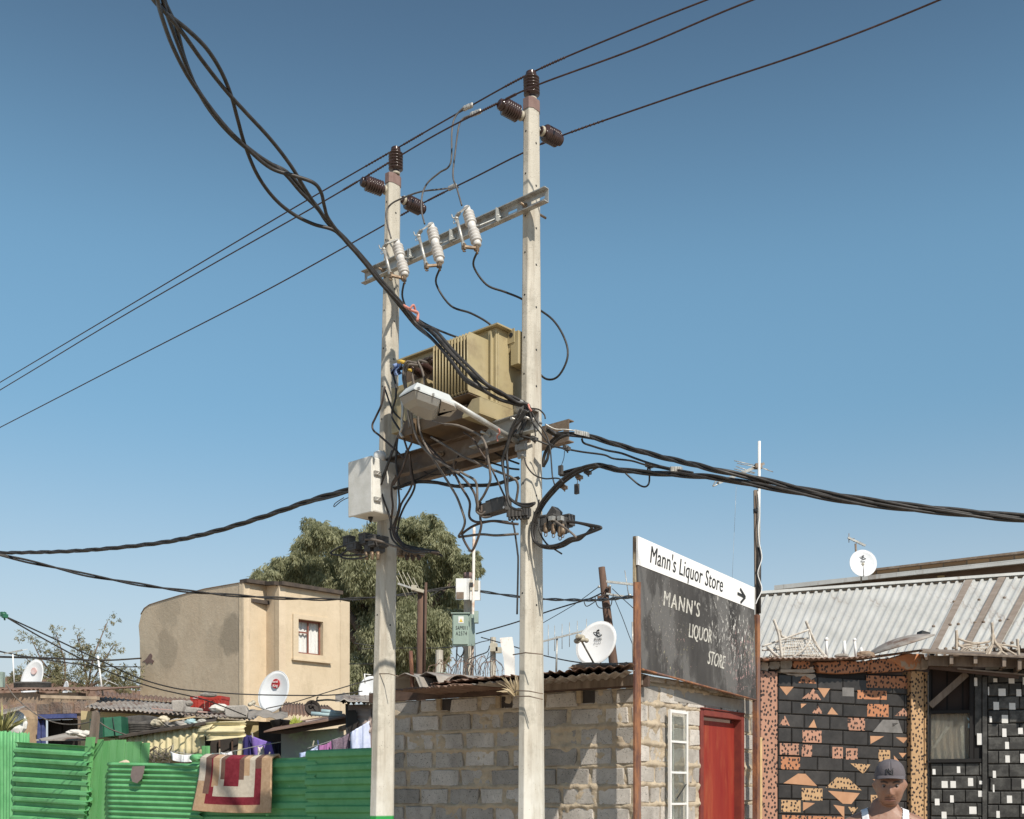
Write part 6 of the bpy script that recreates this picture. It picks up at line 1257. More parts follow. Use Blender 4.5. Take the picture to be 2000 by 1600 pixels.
pb = simple("pale_blue_pipe", (.34,.47,.50), (.44,.56,.58), 8, .6)
for lab, a, b in (("upper of the two pale blue pipes on the roof", (628, 1389), (668, 1393)), ("lower of the two pale blue pipes on the roof", (608, 1394), (668, 1398))):
    obj("pipe", MB().tube([P(*a, 16.5), P(*b, 16.5)], .032, 10), pb, label=lab, cat="pipe", group="pale blue pipes")
obj("bucket", MB().lathe(P(541, 1422, 16.5), Vector((-.15, -.1, 1)), [(.06, 0), (.085, .12), (.09, .125), (.08, .12), (.055, .02)], 14), 'dark_mark', label="dark bucket left of the small roof plant", cat="bucket", group="dark buckets")
obj("bucket", MB().lathe(P(557, 1420, 16.5), Vector((.1, -.1, 1)), [(.05, 0), (.065, .10), (.07, .105), (.06, .10), (.045, .02)], 14), 'dark_mark', label="smaller dark tub right beside the roof plant", cat="bucket", group="dark buckets")
obj("pale_plank", MB().bar(P(600, 1410, 16.4), P(665, 1402, 16.3), .12, .03), fab("pinkish_plank", (.52,.42,.37)), label="pale plank lying along the dark shack roof", cat="plank")
obj("far_hillside_roofs", MB().prism([P(-40, 1330, 46), P(40, 1318, 46), P(120, 1326, 46), P(200, 1345, 46), P(290, 1350, 46), P(290, 1380, 46), P(-40, 1380, 46)], Vector((0, 3, 0))), 'rust_sheet', label="low brown roofs far behind the small thin tree", cat="roofs", kind="stuff")
obj("kiosk_cabinet", MB().box(P(-20, 1342, 20), Vector((.23, 0, 0)), Vector((0, .1, 0)), UZ*.27), 'kiosk_green', label="pale green cabinet cut by the left edge of the picture", cat="cabinet")
# ------------------------------------------------------------------ antennas
def yagi(label, mast, boom, els, d, r=.010, mat='alu', bm='alu', dd=0, mr=None, el2=None):
    root = thing("antenna", label, "antenna", P(*mast[0], d), "television antennas")
    obj("mast", MB().tube([P(*mast[0], d), P(*mast[1], d)], mr or r*1.3, 8), mat, root)
    if boom:
        b0, b1 = P(*boom[0], d-.02), P(*boom[1], d-.02+dd); obj("boom", MB().bar(b0, b1, r*2.2, r*2.2), bm, root)
        n = len(els)
        for i, (f, dx, dy) in enumerate(els):
            c = b0.lerp(b1, f); v = (P(1000+dx, 1550-dy, c.y)-P(1000, 1550, c.y)); obj("element", MB().tube([c-v/2, c+v/2], r*.45, 5), mat, root)
    return root
yagi("thin mast with a flat grid of rods standing at the far left roof", [(28, 1338), (25, 1278)], [(8, 1277), (44, 1270)], [(.0, 20, 5), (.2, 22, 5), (.4, 24, 6), (.6, 30, 6), (.8, 26, 5), (1, 20, 4)], 20.5, mat='white_paint')
r_ = thing("antenna", "leaning white pole with a cross bar on the shack roof by the thin tree", "antenna", P(201, 1359, 20), "television antennas")
obj("mast", MB().tube([P(201, 1359, 20), P(191, 1281, 20)], .016, 8), 'white_paint', r_)
obj("cross_bar", MB().tube([P(196, 1323, 20), P(231, 1339, 20)], .010, 6).tube([P(196, 1346, 20), P(210, 1331, 20)], .008, 6), 'galv', r_)
yagi("pale antenna with long slanted rods on the wooden pole between the big poles", [(825, 1165), (824, 1155)], [(777, 1140), (826, 1156)], [(.1, -26, 55), (.3, -28, 60), (.5, -30, 62), (.7, -32, 64), (.9, -28, 52)], 19, mat='cream_glaze', r=.014)
yagi("antenna with many upright rods beside the big dish on the roof", [(1086, 1330), (1088, 1243)], [(1060, 1253), (1150, 1230)], [(.0, 0, 62), (.12, 0, 60), (.26, 0, 50), (.42, 0, 49), (.58, 0, 48), (.75, 0, 46), (.95, 0, 44)], 13.4, r=.009)
yagi("short yagi behind the roof dish on the right building", [(1673, 1100), (1671, 1062)], [(1656, 1050), (1690, 1066)], [(.06, 0, 18), (.2, 12, 3), (.45, 8, 2), (.6, 8, 2), (.75, 8, 2), (.95, 7, 2)], 27, r=.02, mat='dark_steel', bm='galv')
yagi("pale antenna with a hanging rod beside the leaning wooden pole", [(1222, 1140), (1222, 1138)], [(1184, 1136), (1240, 1142)], [(.2, 8, 3), (.72, -8, 52)], 18, r=.016)
obj("thin_rod", MB().tube([P(1237, 1305, 14.5), P(1235, 1215, 14.5)], .010, 6), 'alu', label="thin pale rod upright just left of the rusty sign post", cat="rod")
obj("antenna_bracket", MB().tube([P(713, 1335, 16), P(712, 1316, 16)], .010, 6).tube([P(712, 1317, 16), P(728, 1319, 16)], .008, 6), 'white_paint', label="small white antenna bracket left of the farther pole above the dish", cat="antenna")
# ------------------------------------------------------------------ poles and boxes in the background
K1 = thing("utility_pole", "slim concrete pole carrying white meter boxes and a pale green cabinet", "pole", P(914, 1550, 22)-UZ*EYE)
obj("shaft", MB().tube([P(913, 1550, 22)-UZ*1.5, P(914, 1119, 22)], [.13, .075], 8, sm=False), 'conc_near', K1)
obj("painted_tip", MB().lathe(P(914, 1130, 22), UZ, [(.085, 0), (.082, .11), (.03, .112)], 8), 'brown_band', K1)
k = NT("mast_paint")
obj("mast", MB().tube([P(922, 1345, 21.7), P(923, 1260, 21.7), P(926, 1030, 21.7)], .028, 8), simple("white_and_rust_mast", (.66,.60,.54), (.42,.25,.15), 3, .7, lo=.5, hi=.6), label="tall white mast with rust, rising beside the background pole with boxes", cat="mast")
def mbox(label, x0, x1, yt, yb, d, side, sx_, mat, name="meter_box", door=None, cat="electrical box"):
    root = thing(name, label, cat, P((x0+x1)/2, yb, d), "boxes on the background pole")
    a, b = P(x0, yb, d), P(x1, yb, d); h = P(x0, yt, d).z-a.z; s = P(sx_, yb, d+side) 
    mb = MB().prism([a, b, s, s+(a-b)], UZ*h); obj("housing", mb, mat, root, mods={'bevel': .01}); return root, a, b, h
r1, a, b, h = mbox("pale green steel cabinet with black numbers, on the background pole", 883, 915, 1199, 1262, 21.3, .35, 928, 'kiosk_green', "cabinet")
obj("door", MB().box(a+Vector((.02, -.022, .03)), (b-a)*.90, Vector((0, .02, 0)), UZ*(h-.06)), 'kiosk_green', r1, mods={'bevel': .004})
obj("roof_lip", MB().box(a+Vector((-.02, -.04, h)), (b-a)+Vector((.05, 0, 0)), Vector((.0, .4, 0)), UZ*.02), 'kiosk_green', r1)
obj("warning_sign", MB().box(a+Vector((.12, -.027, h*.70)), Vector((.10, 0, 0)), Vector((0, .004, 0)), UZ*.13), 'white_paint', r1)
k = NT("warning_yellow"); M['wyel'] = k.done((.70,.50,.08), .5)
wo_ = a+Vector((.135, -.030, h*.74)); obj("warning_triangle", MB().prism([wo_, wo_+Vector((.07, 0, 0)), wo_+Vector((.035, 0, .07))], Vector((0, -.002, 0))), 'wyel', r1)
text(r1, "SAP9011", a+Vector((.07, -.026, h*.50)), (1, 0, 0), UZ, .105, .58, 'dark_mark', bold=.0, sp=1.08)
text(r1, "A2574", a+Vector((.07, -.026, h*.33)), (1, 0, 0), UZ, .105, .66, 'dark_mark', bold=.0, sp=1.2)
obj("switch_box", MB().box(P(926, 1216, 21.35), Vector((.08, 0, 0)), Vector((0, .15, 0)), UZ*.22).box(P(921, 1207, 21.2), Vector((.03, 0, 0)), Vector((0, .03, 0)), UZ*.07), 'kiosk_green', r1)
r2_, a, b, h = mbox("left white meter box with dark window near the top of the background pole", 890, 911, 1130, 1172, 21.5, .28, 918, 'white_paint')
obj("window", MB().box(a+Vector((.015, -.012, .02)), Vector((.14, 0, 0)), Vector((0, .01, 0)), UZ*.13), 'dark_steel', r2_)
r3_, a, b, h = mbox("right white meter box with open flap near the top of the background pole", 918, 937, 1134, 1173, 21.7, .2, 939, 'white_paint')
obj("open_flap", MB().box(a+Vector((.0, -.02, h*.5)), Vector((.16, 0, 0)), Vector((0, .01, 0)), UZ*h*.5), 'cream_glaze', r3_)
obj("meter", MB().box(a+Vector((.0, -.035, h*.68)), Vector((.06, 0, 0)), Vector((0, .03, 0)), UZ*.08), 'dark_mark', r3_)
K2 = thing("utility_pole", "short concrete pole with a white fitting, right of the cabinet pole", "pole", P(965, 1550, 24)-UZ*EYE)
obj("shaft", MB().tube([P(962, 1550, 24)-UZ*1.5, P(963, 1245, 24)], [.085, .06], 8, sm=False), 'conc_near', K2)
obj("fitting", MB().box(P(957, 1272, 23.8), Vector((.16, 0, 0)), Vector((0, .1, 0)), UZ*.17).box(P(968, 1275, 23.8), Vector((.13, 0, 0)), Vector((0, .1, 0)), UZ*.12), 'cream_glaze', K2)
K3 = thing("utility_pole", "pale concrete stub pole behind the tin roof edge by the big tree", "pole", P(857, 1550, 27)-UZ*EYE)
obj("shaft", MB().tube([P(858, 1550, 27)-UZ*1.5, P(858, 1270, 27)], [.12, .09], 8, sm=False), 'conc_near', K3)
obj("cabinet", MB().box(P(850, 1329, 26), Vector((.28, 0, 0)), Vector((0, .25, 0)), UZ*.19), 'kiosk_green', label="small pale green cabinet low behind the roof ridge pieces", cat="cabinet")
K4 = thing("wooden_pole", "dark wooden pole between the two big poles carrying the slanted antenna", "pole", P(826, 1550, 19)-UZ*EYE)
obj("shaft", MB().tube([P(824, 1550, 19)-UZ*1.5, P(822, 1330, 19), P(823, 1155, 19)], [.09, .08, .065], 10), 'wood_pole', K4)
obj("side_pole", MB().tube([P(829, 1320, 18.9), P(832, 1138, 18.9)], .022, 8), 'wood_pole', K4)
obj("bracket", MB().bar(P(805, 1150, 18.9), P(828, 1156, 18.9), .09, .05).box(P(803, 1152, 18.85), Vector((.09, 0, 0)), Vector((0, .06, 0)), UZ*.08), 'cream_glaze', K4)
K5 = thing("wooden_pole", "leaning brown wooden pole behind the big dish on the roof", "pole", P(1205, 1550, 18.5)-UZ*EYE)
obj("shaft", MB().tube([P(1228, 1550, 18.5)-UZ*1.5, P(1200, 1310, 18.5), P(1186, 1200, 18.5), P(1175, 1108, 18.5)], [.09, .075, .07, .055], 12), 'wood_pole', K5)
obj("cross_stub", MB().bar(P(1167, 1167, 18.4), P(1183, 1165, 18.4), .06, .04).box(P(1185, 1160, 18.4), Vector((.07, 0, 0)), Vector((0, .08, 0)), UZ*.12), 'wood_pole', K5)
obj("fitting", MB().ball(P(1170, 1146, 18.35), .022).ball(P(1191, 1145, 18.35), .025).bar(P(1184, 1160, 18.3), P(1238, 1168, 18.3), .06, .025).ball(P(1230, 1163, 18.3), .03), 'alu', K5)
obj("wire_wrap", MB().tube(spline([P(1178, 1160, 18.4), P(1184, 1150, 18.35), P(1188, 1158, 18.4), P(1180, 1166, 18.35), P(1190, 1172, 18.4)], 4), .008, 5), 'dark_mark', K5)
bgw = [("black cable from the leaning pole down left behind the nearer pole", [(1176, 1158, 18.4), (1150, 1170, 18.6), (1100, 1185, 19), (1060, 1198, 19.5), (1000, 1218, 20.3), (930, 1238, 21.3)], .012),
 ("thin line from the leaning pole to the nearer pole", [(1170, 1146, 18.4), (1120, 1182, 19), (1060, 1217, 19.5)], .006),
 ("cable loop hanging left of the leaning pole", [(1183, 1160, 18.3), (1158, 1178, 18.3), (1145, 1184, 18.3), (1140, 1172, 18.3)], .008), ("second cable loop hanging at the leaning pole", [(1162, 1165, 18.2), (1166, 1182, 18.2), (1175, 1188, 18.2), (1192, 1184, 18.2), (1196, 1165, 18.2)], .008),
 ("wire slanting from the leaning pole down to the sign post", [(1196, 1150, 18.2), (1215, 1168, 17), (1237, 1188, 15)], .006), ("long thin stay from the leaning pole to the roof", [(1198, 1165, 18.3), (1215, 1205, 17.5), (1228, 1240, 17), (1240, 1270, 16)], .006),
 ("black cable low behind the nearer pole passing under the dish", [(940, 1245, 21), (1000, 1262, 19.5), (1060, 1280, 18), (1140, 1295, 17), (1240, 1295, 15.5)], .010),
 ("cable from the big tree up to the left meter box", [(840, 1165, 22), (862, 1152, 22), (880, 1147, 22), (890, 1150, 21.6)], .013),
 ("cable from the roof of trees to the cabinet pole low", [(700, 1268, 24), (780, 1266, 24), (850, 1266, 23), (905, 1262, 22)], .010),
 ("thin cable rising to the cabinet from the tree side", [(690, 1256, 24), (730, 1262, 24)], .010), ("pale cable crossing the dark tree left of the farther pole", [(682, 1297, 23), (735, 1297, 22)], .009),
 ("loop of cable under the pale green cabinet", [(893, 1262, 21.3), (892, 1275, 21.3), (900, 1283, 21.3), (907, 1272, 21.3), (903, 1262, 21.3)], .010), ("cable from the cabinet to the white fitting", [(915, 1288, 21.3), (935, 1280, 21.6), (952, 1273, 22.5), (956, 1262, 23.5)], .012),
 ("upper cable from the cabinet to the white fitting", [(928, 1258, 21.3), (940, 1254, 22), (955, 1251, 23.5)], .009)]
for lab, pts, r in bgw: cable(lab, dpath(pts), r, 'black_cable', "cable", "background_cable", "cables behind the poles")
for i in range(9):
    r2 = random.Random(40+i); x0 = r2.choice((895, 900, 906, 925, 955, 962)); x1 = x0+r2.uniform(-45, 45); pts = [(x0, 1180 if i % 3 == 0 else 1265+r2.uniform(-4, 20), 22), ((x0+x1)/2+r2.uniform(-8, 8), 1300, 21.5), (x1, 1345, 21)]
    cable("slack drop wire fanning down below the background boxes", dpath(pts), .007, 'black_cable', "cable", "drop_wire", "slack drop wires below the boxes")
# razor wire coil along the roof line
mb = MB(); path = []
for i in range(260):
    u = i/260; g = i*.42; rr = .20*(1+.25*math.sin(i*.9)); x = 850+125*u; p = P(x, 1322-6*u, 14.5); path.append(p+Vector((.06*math.sin(g*.5), rr*math.cos(g)*.6, rr*math.sin(g)))+Vector((.10*math.cos(g), 0, 0)))
mb.tube(path, .0045, 4)
for i in range(3, 257, 3):
    p = path[i]; v = Vector((random.uniform(-1, 1), random.uniform(-1, 1), random.uniform(-1, 1))).normalized()*.022; mb.tube([p-v, p+v], .003, 3)
obj("razor_wire", mb, 'rust_sheet', label="rusty coil of barbed wire along the roof between the poles", cat="razor wire")
# ------------------------------------------------------------------ trees
def leafcloud(name, clumps, mat, parent, per, size, droop=.9, width=.25, seed=1, aspect=1.0, hollow=.35, tuft=60):
    g = np.random.default_rng(seed); C = []; Rr = []
    for (c, r) in clumps: C.append(c); Rr.append(r)
    C = np.array([tuple(c) for c in C]); Rr = np.array(Rr); vol = Rr**2; N = int(per); idx = g.choice(len(C), N, p=vol/vol.sum())
    d = g.normal(size=(N, 3)); d /= np.linalg.norm(d, axis=1)[:, None]; rad = (hollow+(1-hollow)*g.random(N)**.5); rad = rad*.5+.5
    # sub-clumping: snap towards tufts
    tn = max(20, N//tuft); tid = g.integers(0, tn, N); td = g.normal(size=(tn, 3)); td /= np.linalg.norm(td, axis=1)[:, None]
    d = d*.22+td[tid]; d /= np.linalg.norm(d, axis=1)[:, None]
    idx = g.choice(len(C), tn, p=vol/vol.sum())[tid]; p = C[idx]+d*(Rr[idx]*rad*(.72+.55*g.random(tn)[tid]))[:, None]*np.array([1, 1, aspect])
    dirv = g.normal(size=(N, 3))*.55+np.array([0, 0, -droop])+d*.35; dirv /= np.linalg.norm(dirv, axis=1)[:, None]
    side = np.cross(dirv, g.normal(size=(N, 3))); side /= np.linalg.norm(side, axis=1)[:, None]
    L = (size*(.6+.8*g.random(N)))[:, None]; W_ = L*width
    V = np.stack([p-side*W_*.3, p+dirv*L*.5-side*W_, p+dirv*L, p+dirv*L*.5+side*W_], 1).reshape(-1, 3)
    Q = np.arange(N*4).reshape(N, 4); tint = np.clip(.5+.3*g.normal(size=tn)[tid]+.12*g.normal(size=N), 0, 1)
    return arrays(name, V, Q, [mat], parent, tint=tint)
def leafmat(name, c1, c2, trans=.3):
    k = NT(name); a = k.n("ShaderNodeAttribute", attribute_name="tint"); c = k.mix(k.ramp(a.outputs["Fac"], .15, .85), c1, c2)
    k.done(c, .7, spec=.25); tr = k.n("ShaderNodeBsdfTranslucent"); k.l(c, tr.inputs[0]); mx = k.n("ShaderNodeMixShader"); mx.inputs[0].default_value = trans
    k.l(k.b.outputs[0], mx.inputs[1]); k.l(tr.outputs[0], mx.inputs[2]); k.l(mx.outputs[0], k.o.inputs[0]); return k.m
M['leaf'] = leafmat("pepper_tree_leaf", (.21,.22,.12), (.50,.50,.32), .55); M['leaf2'] = leafmat("thin_tree_leaf", (.15,.155,.08), (.36,.33,.20), .4)
BT = thing("pepper_tree", "big drooping olive green tree behind the cream house and the two poles", "tree", P(760, 1550, 46)-UZ*EYE)
base = P(765, 1550, 46)-UZ*EYE; mb = MB().tube(spline([base, base+Vector((.2, 0, 2.5)), P(760, 1330, 46)], 5), [.55]*6+[.5]*5, 10)
r2 = random.Random(9)
for (x, y) in ((620, 1100), (670, 1080), (720, 1090), (790, 1070), (840, 1070), (880, 1150), (820, 1200), (700, 1220), (560, 1130), (900, 1120)):
    mb.tube(spline([P(760+r2.uniform(-8, 8), 1325, 46), P((760+x)/2+r2.uniform(-14, 14), (1310+y)/2, 46+r2.uniform(-1, 1)), P(x, y, 46+r2.uniform(-2, 2))], 5), [.28, .26, .24, .2, .18, .15, .12, .1, .08, .06, .05], 7)
obj("trunk", mb, simple("tree_bark", (.12,.085,.06), (.07,.05,.04), 3, .9, 0, .6, 8), BT)
lob = [(508, 1138, 22), (535, 1126, 28), (562, 1118, 30), (590, 1105, 28), (600, 1075, 28), (618, 1048, 24), (640, 1046, 20), (655, 1062, 28), (690, 1075, 34), (722, 1060, 30), (745, 1050, 28), (770, 1050, 30), (800, 1045, 26), (826, 1036, 20), (850, 1032, 17), (858, 1058, 26), (870, 1088, 26), (884, 1110, 20), (905, 1105, 14), (915, 1098, 13), (912, 1120, 18), (900, 1140, 18), (870, 1130, 34), (830, 1100, 42), (780, 1105, 48), (720, 1115, 48), (660, 1112, 45), (620, 1130, 40), (590, 1140, 32), (700, 1170, 40), (695, 1220, 42), (700, 1275, 42), (700, 1320, 40), (760, 1180, 48), (800, 1170, 46), (840, 1170, 42), (868, 1180, 34), (800, 1230, 50), (845, 1230, 36), (862, 1215, 26), (830, 1275, 38), (790, 1290, 46), (850, 1290, 22), (750, 1240, 50), (880, 1165, 20), (640, 1160, 34)]
cl = []; r2 = random.Random(3)
for (x, y, r) in lob: cl.append((P(x, y, 46+r2.uniform(-2.2, 2.2)), r/F*46*.95))
for (x, y) in ((505, 1128), (525, 1112), (548, 1103), (575, 1095), (582, 1068), (597, 1050), (612, 1030), (632, 1026), (652, 1040), (676, 1047), (700, 1042), (728, 1034), (752, 1026), (776, 1026), (800, 1022), (818, 1018), (838, 1016), (858, 1026), (872, 1046), (884, 1068), (893, 1086), (905, 1092), (922, 1090), (926, 1112), (918, 1140), (905, 1165), (892, 1190), (884, 1215), (872, 1240), (866, 1270)):
    for q in range(3): cl.append((P(x+r2.uniform(-9, 9), y+r2.uniform(-5, 12), 46+r2.uniform(-2, 2)), r2.uniform(.12, .30)))
leafcloud("crown", cl, 'leaf', BT, 260000, .19, 1.5, .10, 4, 1.1, .10, 22)
ST = thing("thin_tree", "small sparse tree with airy branches at far left beyond the shack roofs", "tree", P(170, 1550, 34)-UZ*EYE)
mb = MB(); cl = []; r2 = random.Random(12); b0 = P(150, 1380, 34)
obj_b = [((128, 1345), (95, 1270)), ((128, 1345), (60, 1245)), ((128, 1345), (110, 1240)), ((170, 1350), (180, 1270)), ((170, 1350), (210, 1215)), ((170, 1350), (150, 1240)), ((175, 1345), (240, 1310)), ((130, 1345), (50, 1285)), ((172, 1350), (222, 1260)), ((128, 1345), (105, 1300))]
for (a, b) in obj_b:
    m = ((a[0]+b[0])/2+r2.uniform(-8, 8), (a[1]+b[1])/2+r2.uniform(-5, 5)); dz = r2.uniform(-1, 1)
    pts = spline([P(150, 1420, 34), P(*a, 34), P(*m, 34+dz*.5), P(*b, 34+dz)], 5); mb.tube(pts, [.045*(1-i/len(pts))+.008 for i in range(len(pts))], 6)
    for q in range(7):
        t = .45+.6*q/6; c = P(a[0]+(b[0]-a[0])*t+r2.uniform(-12, 12), a[1]+(b[1]-a[1])*t+r2.uniform(-9, 9), 34+dz*t); cl.append((c, r2.uniform(.10, .24)))
        if q % 2: mb.tube([pts[int(len(pts)*min(.95, t))], c], .010, 4)
for q in range(26): cl.append((P(r2.uniform(110, 262), r2.uniform(1318, 1350), 34+r2.uniform(-1, 1)), r2.uniform(.15, .32)))
for q in range(10): cl.append((P(r2.uniform(240, 272), r2.uniform(1298, 1335), 34+r2.uniform(-1, 1)), r2.uniform(.12, .22)))
for q in range(8): cl.append((P(r2.uniform(20, 60), r2.uniform(1305, 1330), 36), r2.uniform(.15, .3)))
obj("trunk", mb, simple("thin_tree_bark", (.20,.14,.10), (.13,.09,.07), 5, .9), ST)
leafcloud("crown", cl, 'leaf2', ST, 12000, .085, .4, .14, 8, .8, .1, 9)
# ------------------------------------------------------------------ the shop sign and its posts
WS = Wall(1247, 10.85, 1477, 12.85)
SG = thing("shop_sign", "two part sign on rusty posts, white strip with an arrow over a flaking dark board", "sign", WS.at(1.2, 2.5, .05))
cs = [(1246, 1047), (1474, 1148), (1473, 1191), (1246, 1103)]
q = [WS.pt(x, y, .05) for x, y in cs]
k = NT("white_sign_paint"); c = k.mix(k.ramp(k.noise(3, 8, .7), .62, .75), (.84,.83,.81), (.66,.62,.55)); M['signwhite'] = k.done(c, .45)
obj("white_strip", MB().prism(q, -WS.n*.02), 'signwhite', SG)
cd = [(1246, 1103), (1473, 1191), (1477, 1367), (1253, 1306)]; qd = [WS.pt(x, y, .045) for x, y in cd]; so = ORI[SG]
# weathered dark paint: brushy greys, rows of chipped flecks in white, pink and yellow (wear of the board itself)
k = NT("dark_weathered_board")
c = k.mix(k.ramp(k.noise(3.5, 7, .65, stretch=(1,1,.35)), .35, .62), (.038,.035,.033), (.075,.070,.066))
c = k.mix(k.ramp(k.noise(1.6, 8, .7, stretch=(1,1,.5)), .5, .56), c, (.125,.12,.115))
def region(px, py, rad, thr, colr, sc, c, st=(1,1,.45)):
    dd = k.n("ShaderNodeVectorMath", operation='DISTANCE'); k.l(k.tc, dd.inputs[0]); dd.inputs[1].default_value = tuple(WS.pt(px, py, .05)-so)
    m = k.ramp(dd.outputs["Value"], rad*.3, rad, (1,1,1,1), (0,0,0,1)); n1 = k.ramp(k.noise(sc, 6, .75, stretch=st), thr, thr+.03)
    return k.mix(k.math('MULTIPLY', m, n1), c, colr)
for a in ((1440, 1240, .50, .57, (.66,.64,.60), 22), (1455, 1300, .55, .59, (.66,.40,.38), 40), (1410, 1215, .45, .575, (.62,.60,.56), 26), (1318, 1255, .6, .63, (.62,.58,.30), 30), (1300, 1210, .5, .62, (.62,.55,.52), 40), (1330, 1275, .5, .635, (.58,.36,.34), 46), (1468, 1260, .25, .57, (.50,.45,.32), 26), (1290, 1190, .3, .69, (.65,.45,.2), 30)): c = region(*a, c)
k.bump(k.noise(25, 6, .6), .15); M['signdark'] = k.done(c, .7)
obj("dark_board", MB().prism(qd, -WS.n*.02), 'signdark', SG)
obj("bottom_edge", MB().tube([qd[3]-UZ*.005, qd[2]-UZ*.005], .012, 6), 'rust', SG)
def ontext(s, p0, p1, hpx, xs, mat, bold=0, sp=1.0, pl=.0505, off=-.0014, name="lettering", fit=True):
    a = WS.pt(*p0, pl if mat != 'worn' else .047); b = WS.pt(*p1, pl if mat != 'worn' else .047); xd = (b-a).normalized(); L = (b-a).length
    t = text(SG, s, a, xd, UZ, 1, 1, mat, ext=.0006, bold=bold, sp=sp, off=off, name=name); me = t.data
    org = ORI[SG]; vs = [v.co+org-a for v in me.vertices]; w_ = max(v.dot(xd) for v in vs); h_ = hpx
    for v, r in zip(me.vertices, vs): x = r.dot(xd); z = (r-xd*x).dot(UZ); n_ = r-xd*x-UZ*z; v.co = a+xd*(x*L/w_)+UZ*(z*h_)+n_-org
    return t
hgt = (WS.pt(1270, 1066, .05)-WS.pt(1270, 1100, .05)).z/.70
ontext("Mann's Liquor Store", (1268, 1098), (1411, 1157), hgt, 1, 'dark_mark', bold=.016, sp=1.04)
a1, a2 = WS.pt(1441, 1159, .056), WS.pt(1455, 1166, .056); ad = (a2-a1).normalized()
mb = MB().bar(a1, a2, .004, .028, up=UZ).bar(WS.pt(1446, 1150, .056), a2+ad*.012, .004, .026, up=UZ).bar(WS.pt(1447, 1177, .0565), a2+ad*.012, .004, .026, up=UZ)
obj("arrow", mb, 'dark_mark', SG)
M['worn'] = simple("worn_white_letters", (.60,.58,.52), (.30,.29,.27), 30, .8, lo=.42, hi=.62)
ontext("MANN'S", (1294, 1182), (1366, 1206), (WS.pt(1300, 1153, .05)-WS.pt(1300, 1182, .05)).z/.68, 1, 'worn', bold=.022, sp=1.22)
ontext("LIQUOR", (1344, 1244), (1390, 1257), (WS.pt(1350, 1216, .05)-WS.pt(1350, 1244, .05)).z/.70, 1, 'worn', bold=.022)
ontext("STORE", (1381, 1296), (1414, 1307), (WS.pt(1385, 1270, .05)-WS.pt(1385, 1297, .05)).z/.70, 1, 'worn', bold=.022)
b = WS.pt(1245, 1137, .06)
obj("left_post", MB().box(WS.pt(1240, 1137, .06)-UZ*2.9+WS.n*.0, (WS.pt(1252, 1137, .06)-WS.pt(1240, 1137, .06)), -WS.n*.02, UZ*2.9), 'rust', SG)
obj("left_stile", MB().box(WS.pt(1241, 1137, .02), (WS.pt(1246, 1137, .02)-WS.pt(1241, 1137, .02)), -WS.n*.03, UZ*(WS.pt(1241, 1047, .02).z-WS.pt(1241, 1137, .02).z)), 'peel', SG)
p_ = WS.pt(1479, 1200, .03); zt_ = p_.z
obj("right_post", MB().box(p_-UZ*(zt_), WS.u*.075, -WS.n*.06, UZ*(zt_)), 'rust', SG)
obj("rear_stile", MB().box(WS.pt(1473, 1148, -.01)-UZ*.55, WS.u*.03, -WS.n*.03, UZ*.56), 'galv', SG)
obj("tar_strip", MB().prism([WS.pt(x, y, .0) for x, y in ((1470, 1210), (1476, 1213), (1480, 1370), (1474, 1370))], -WS.n*.02), 'dark_mark', SG)
# antenna mast tied to the right post
AM = thing("antenna_mast", "tall mast of grey timber, white pipe and black sleeve beside the sign, antenna on top", "antenna mast", WS.pt(1481, 1200, -.02))
d_ = 12.95
obj("timber", MB().bar(P(1479, 1260, d_), P(1476, 958, d_), .045, .045), 'wood_grey', AM)
obj("white_pipe", MB().tube([P(1482, 1075, d_-.03), P(1483, 862, d_-.03)], .017, 8), 'white_paint', AM)
obj("black_sleeve", MB().tube([P(1482, 1198, d_-.03), P(1482.5, 1070, d_-.03)], .026, 10), 'black_cable', AM)
obj("white_cable", MB().tube(spline([P(1480, 960, d_-.06), P(1484, 1000, d_-.07), P(1481, 1030, d_-.07), P(1483, 1060, d_-.07), P(1488, 1090, d_-.08), P(1480, 1120, d_-.08), P(1488, 1150, d_-.08), P(1479, 1172, d_-.08), P(1476, 1180, d_-.08)], 5), .006, 6), 'white_paint', AM)
obj("boom", MB().bar(P(1402, 944, d_-.3), P(1491, 906, d_+.1), .035, .03), 'galv', AM)
obj("boom_clamp", MB().cbox(P(1481, 911, d_), Vector((.08, 0, 0)), Vector((0, .08, 0)), UZ*.05), 'dark_steel', AM)
for x0, y0, x1, y1 in ((1434, 900, 1474, 909), (1438, 911, 1475, 924), (1434, 916, 1473, 925), (1487, 914, 1510, 922), (1440, 905, 1500, 917)): obj("element", MB().tube([P(x0, y0, d_-.05), P(x1, y1, d_)], .005, 5), 'alu', AM)
obj("loop_element", MB().tube(spline([P(1392, 950, d_-.3), P(1400, 938, d_-.3), P(1408, 941, d_-.28), P(1398, 948, d_-.3), P(1392, 950, d_-.3)], 4), .007, 5), 'alu', AM)
obj("tape_tie", MB().lathe(P(1477, 1003, d_), UZ, [(.034, 0), (.036, .05)], 8), 'dark_mark', AM)
obj("hanging_thread", MB().tube([P(1438, 950, d_), P(1434, 1040, d_)], .0018, 3).tube([P(1434, 1040, d_), P(1430, 1130, d_)], .0016, 3), 'alu', label="thin loose thread hanging below the antenna toward the sign", cat="thread")
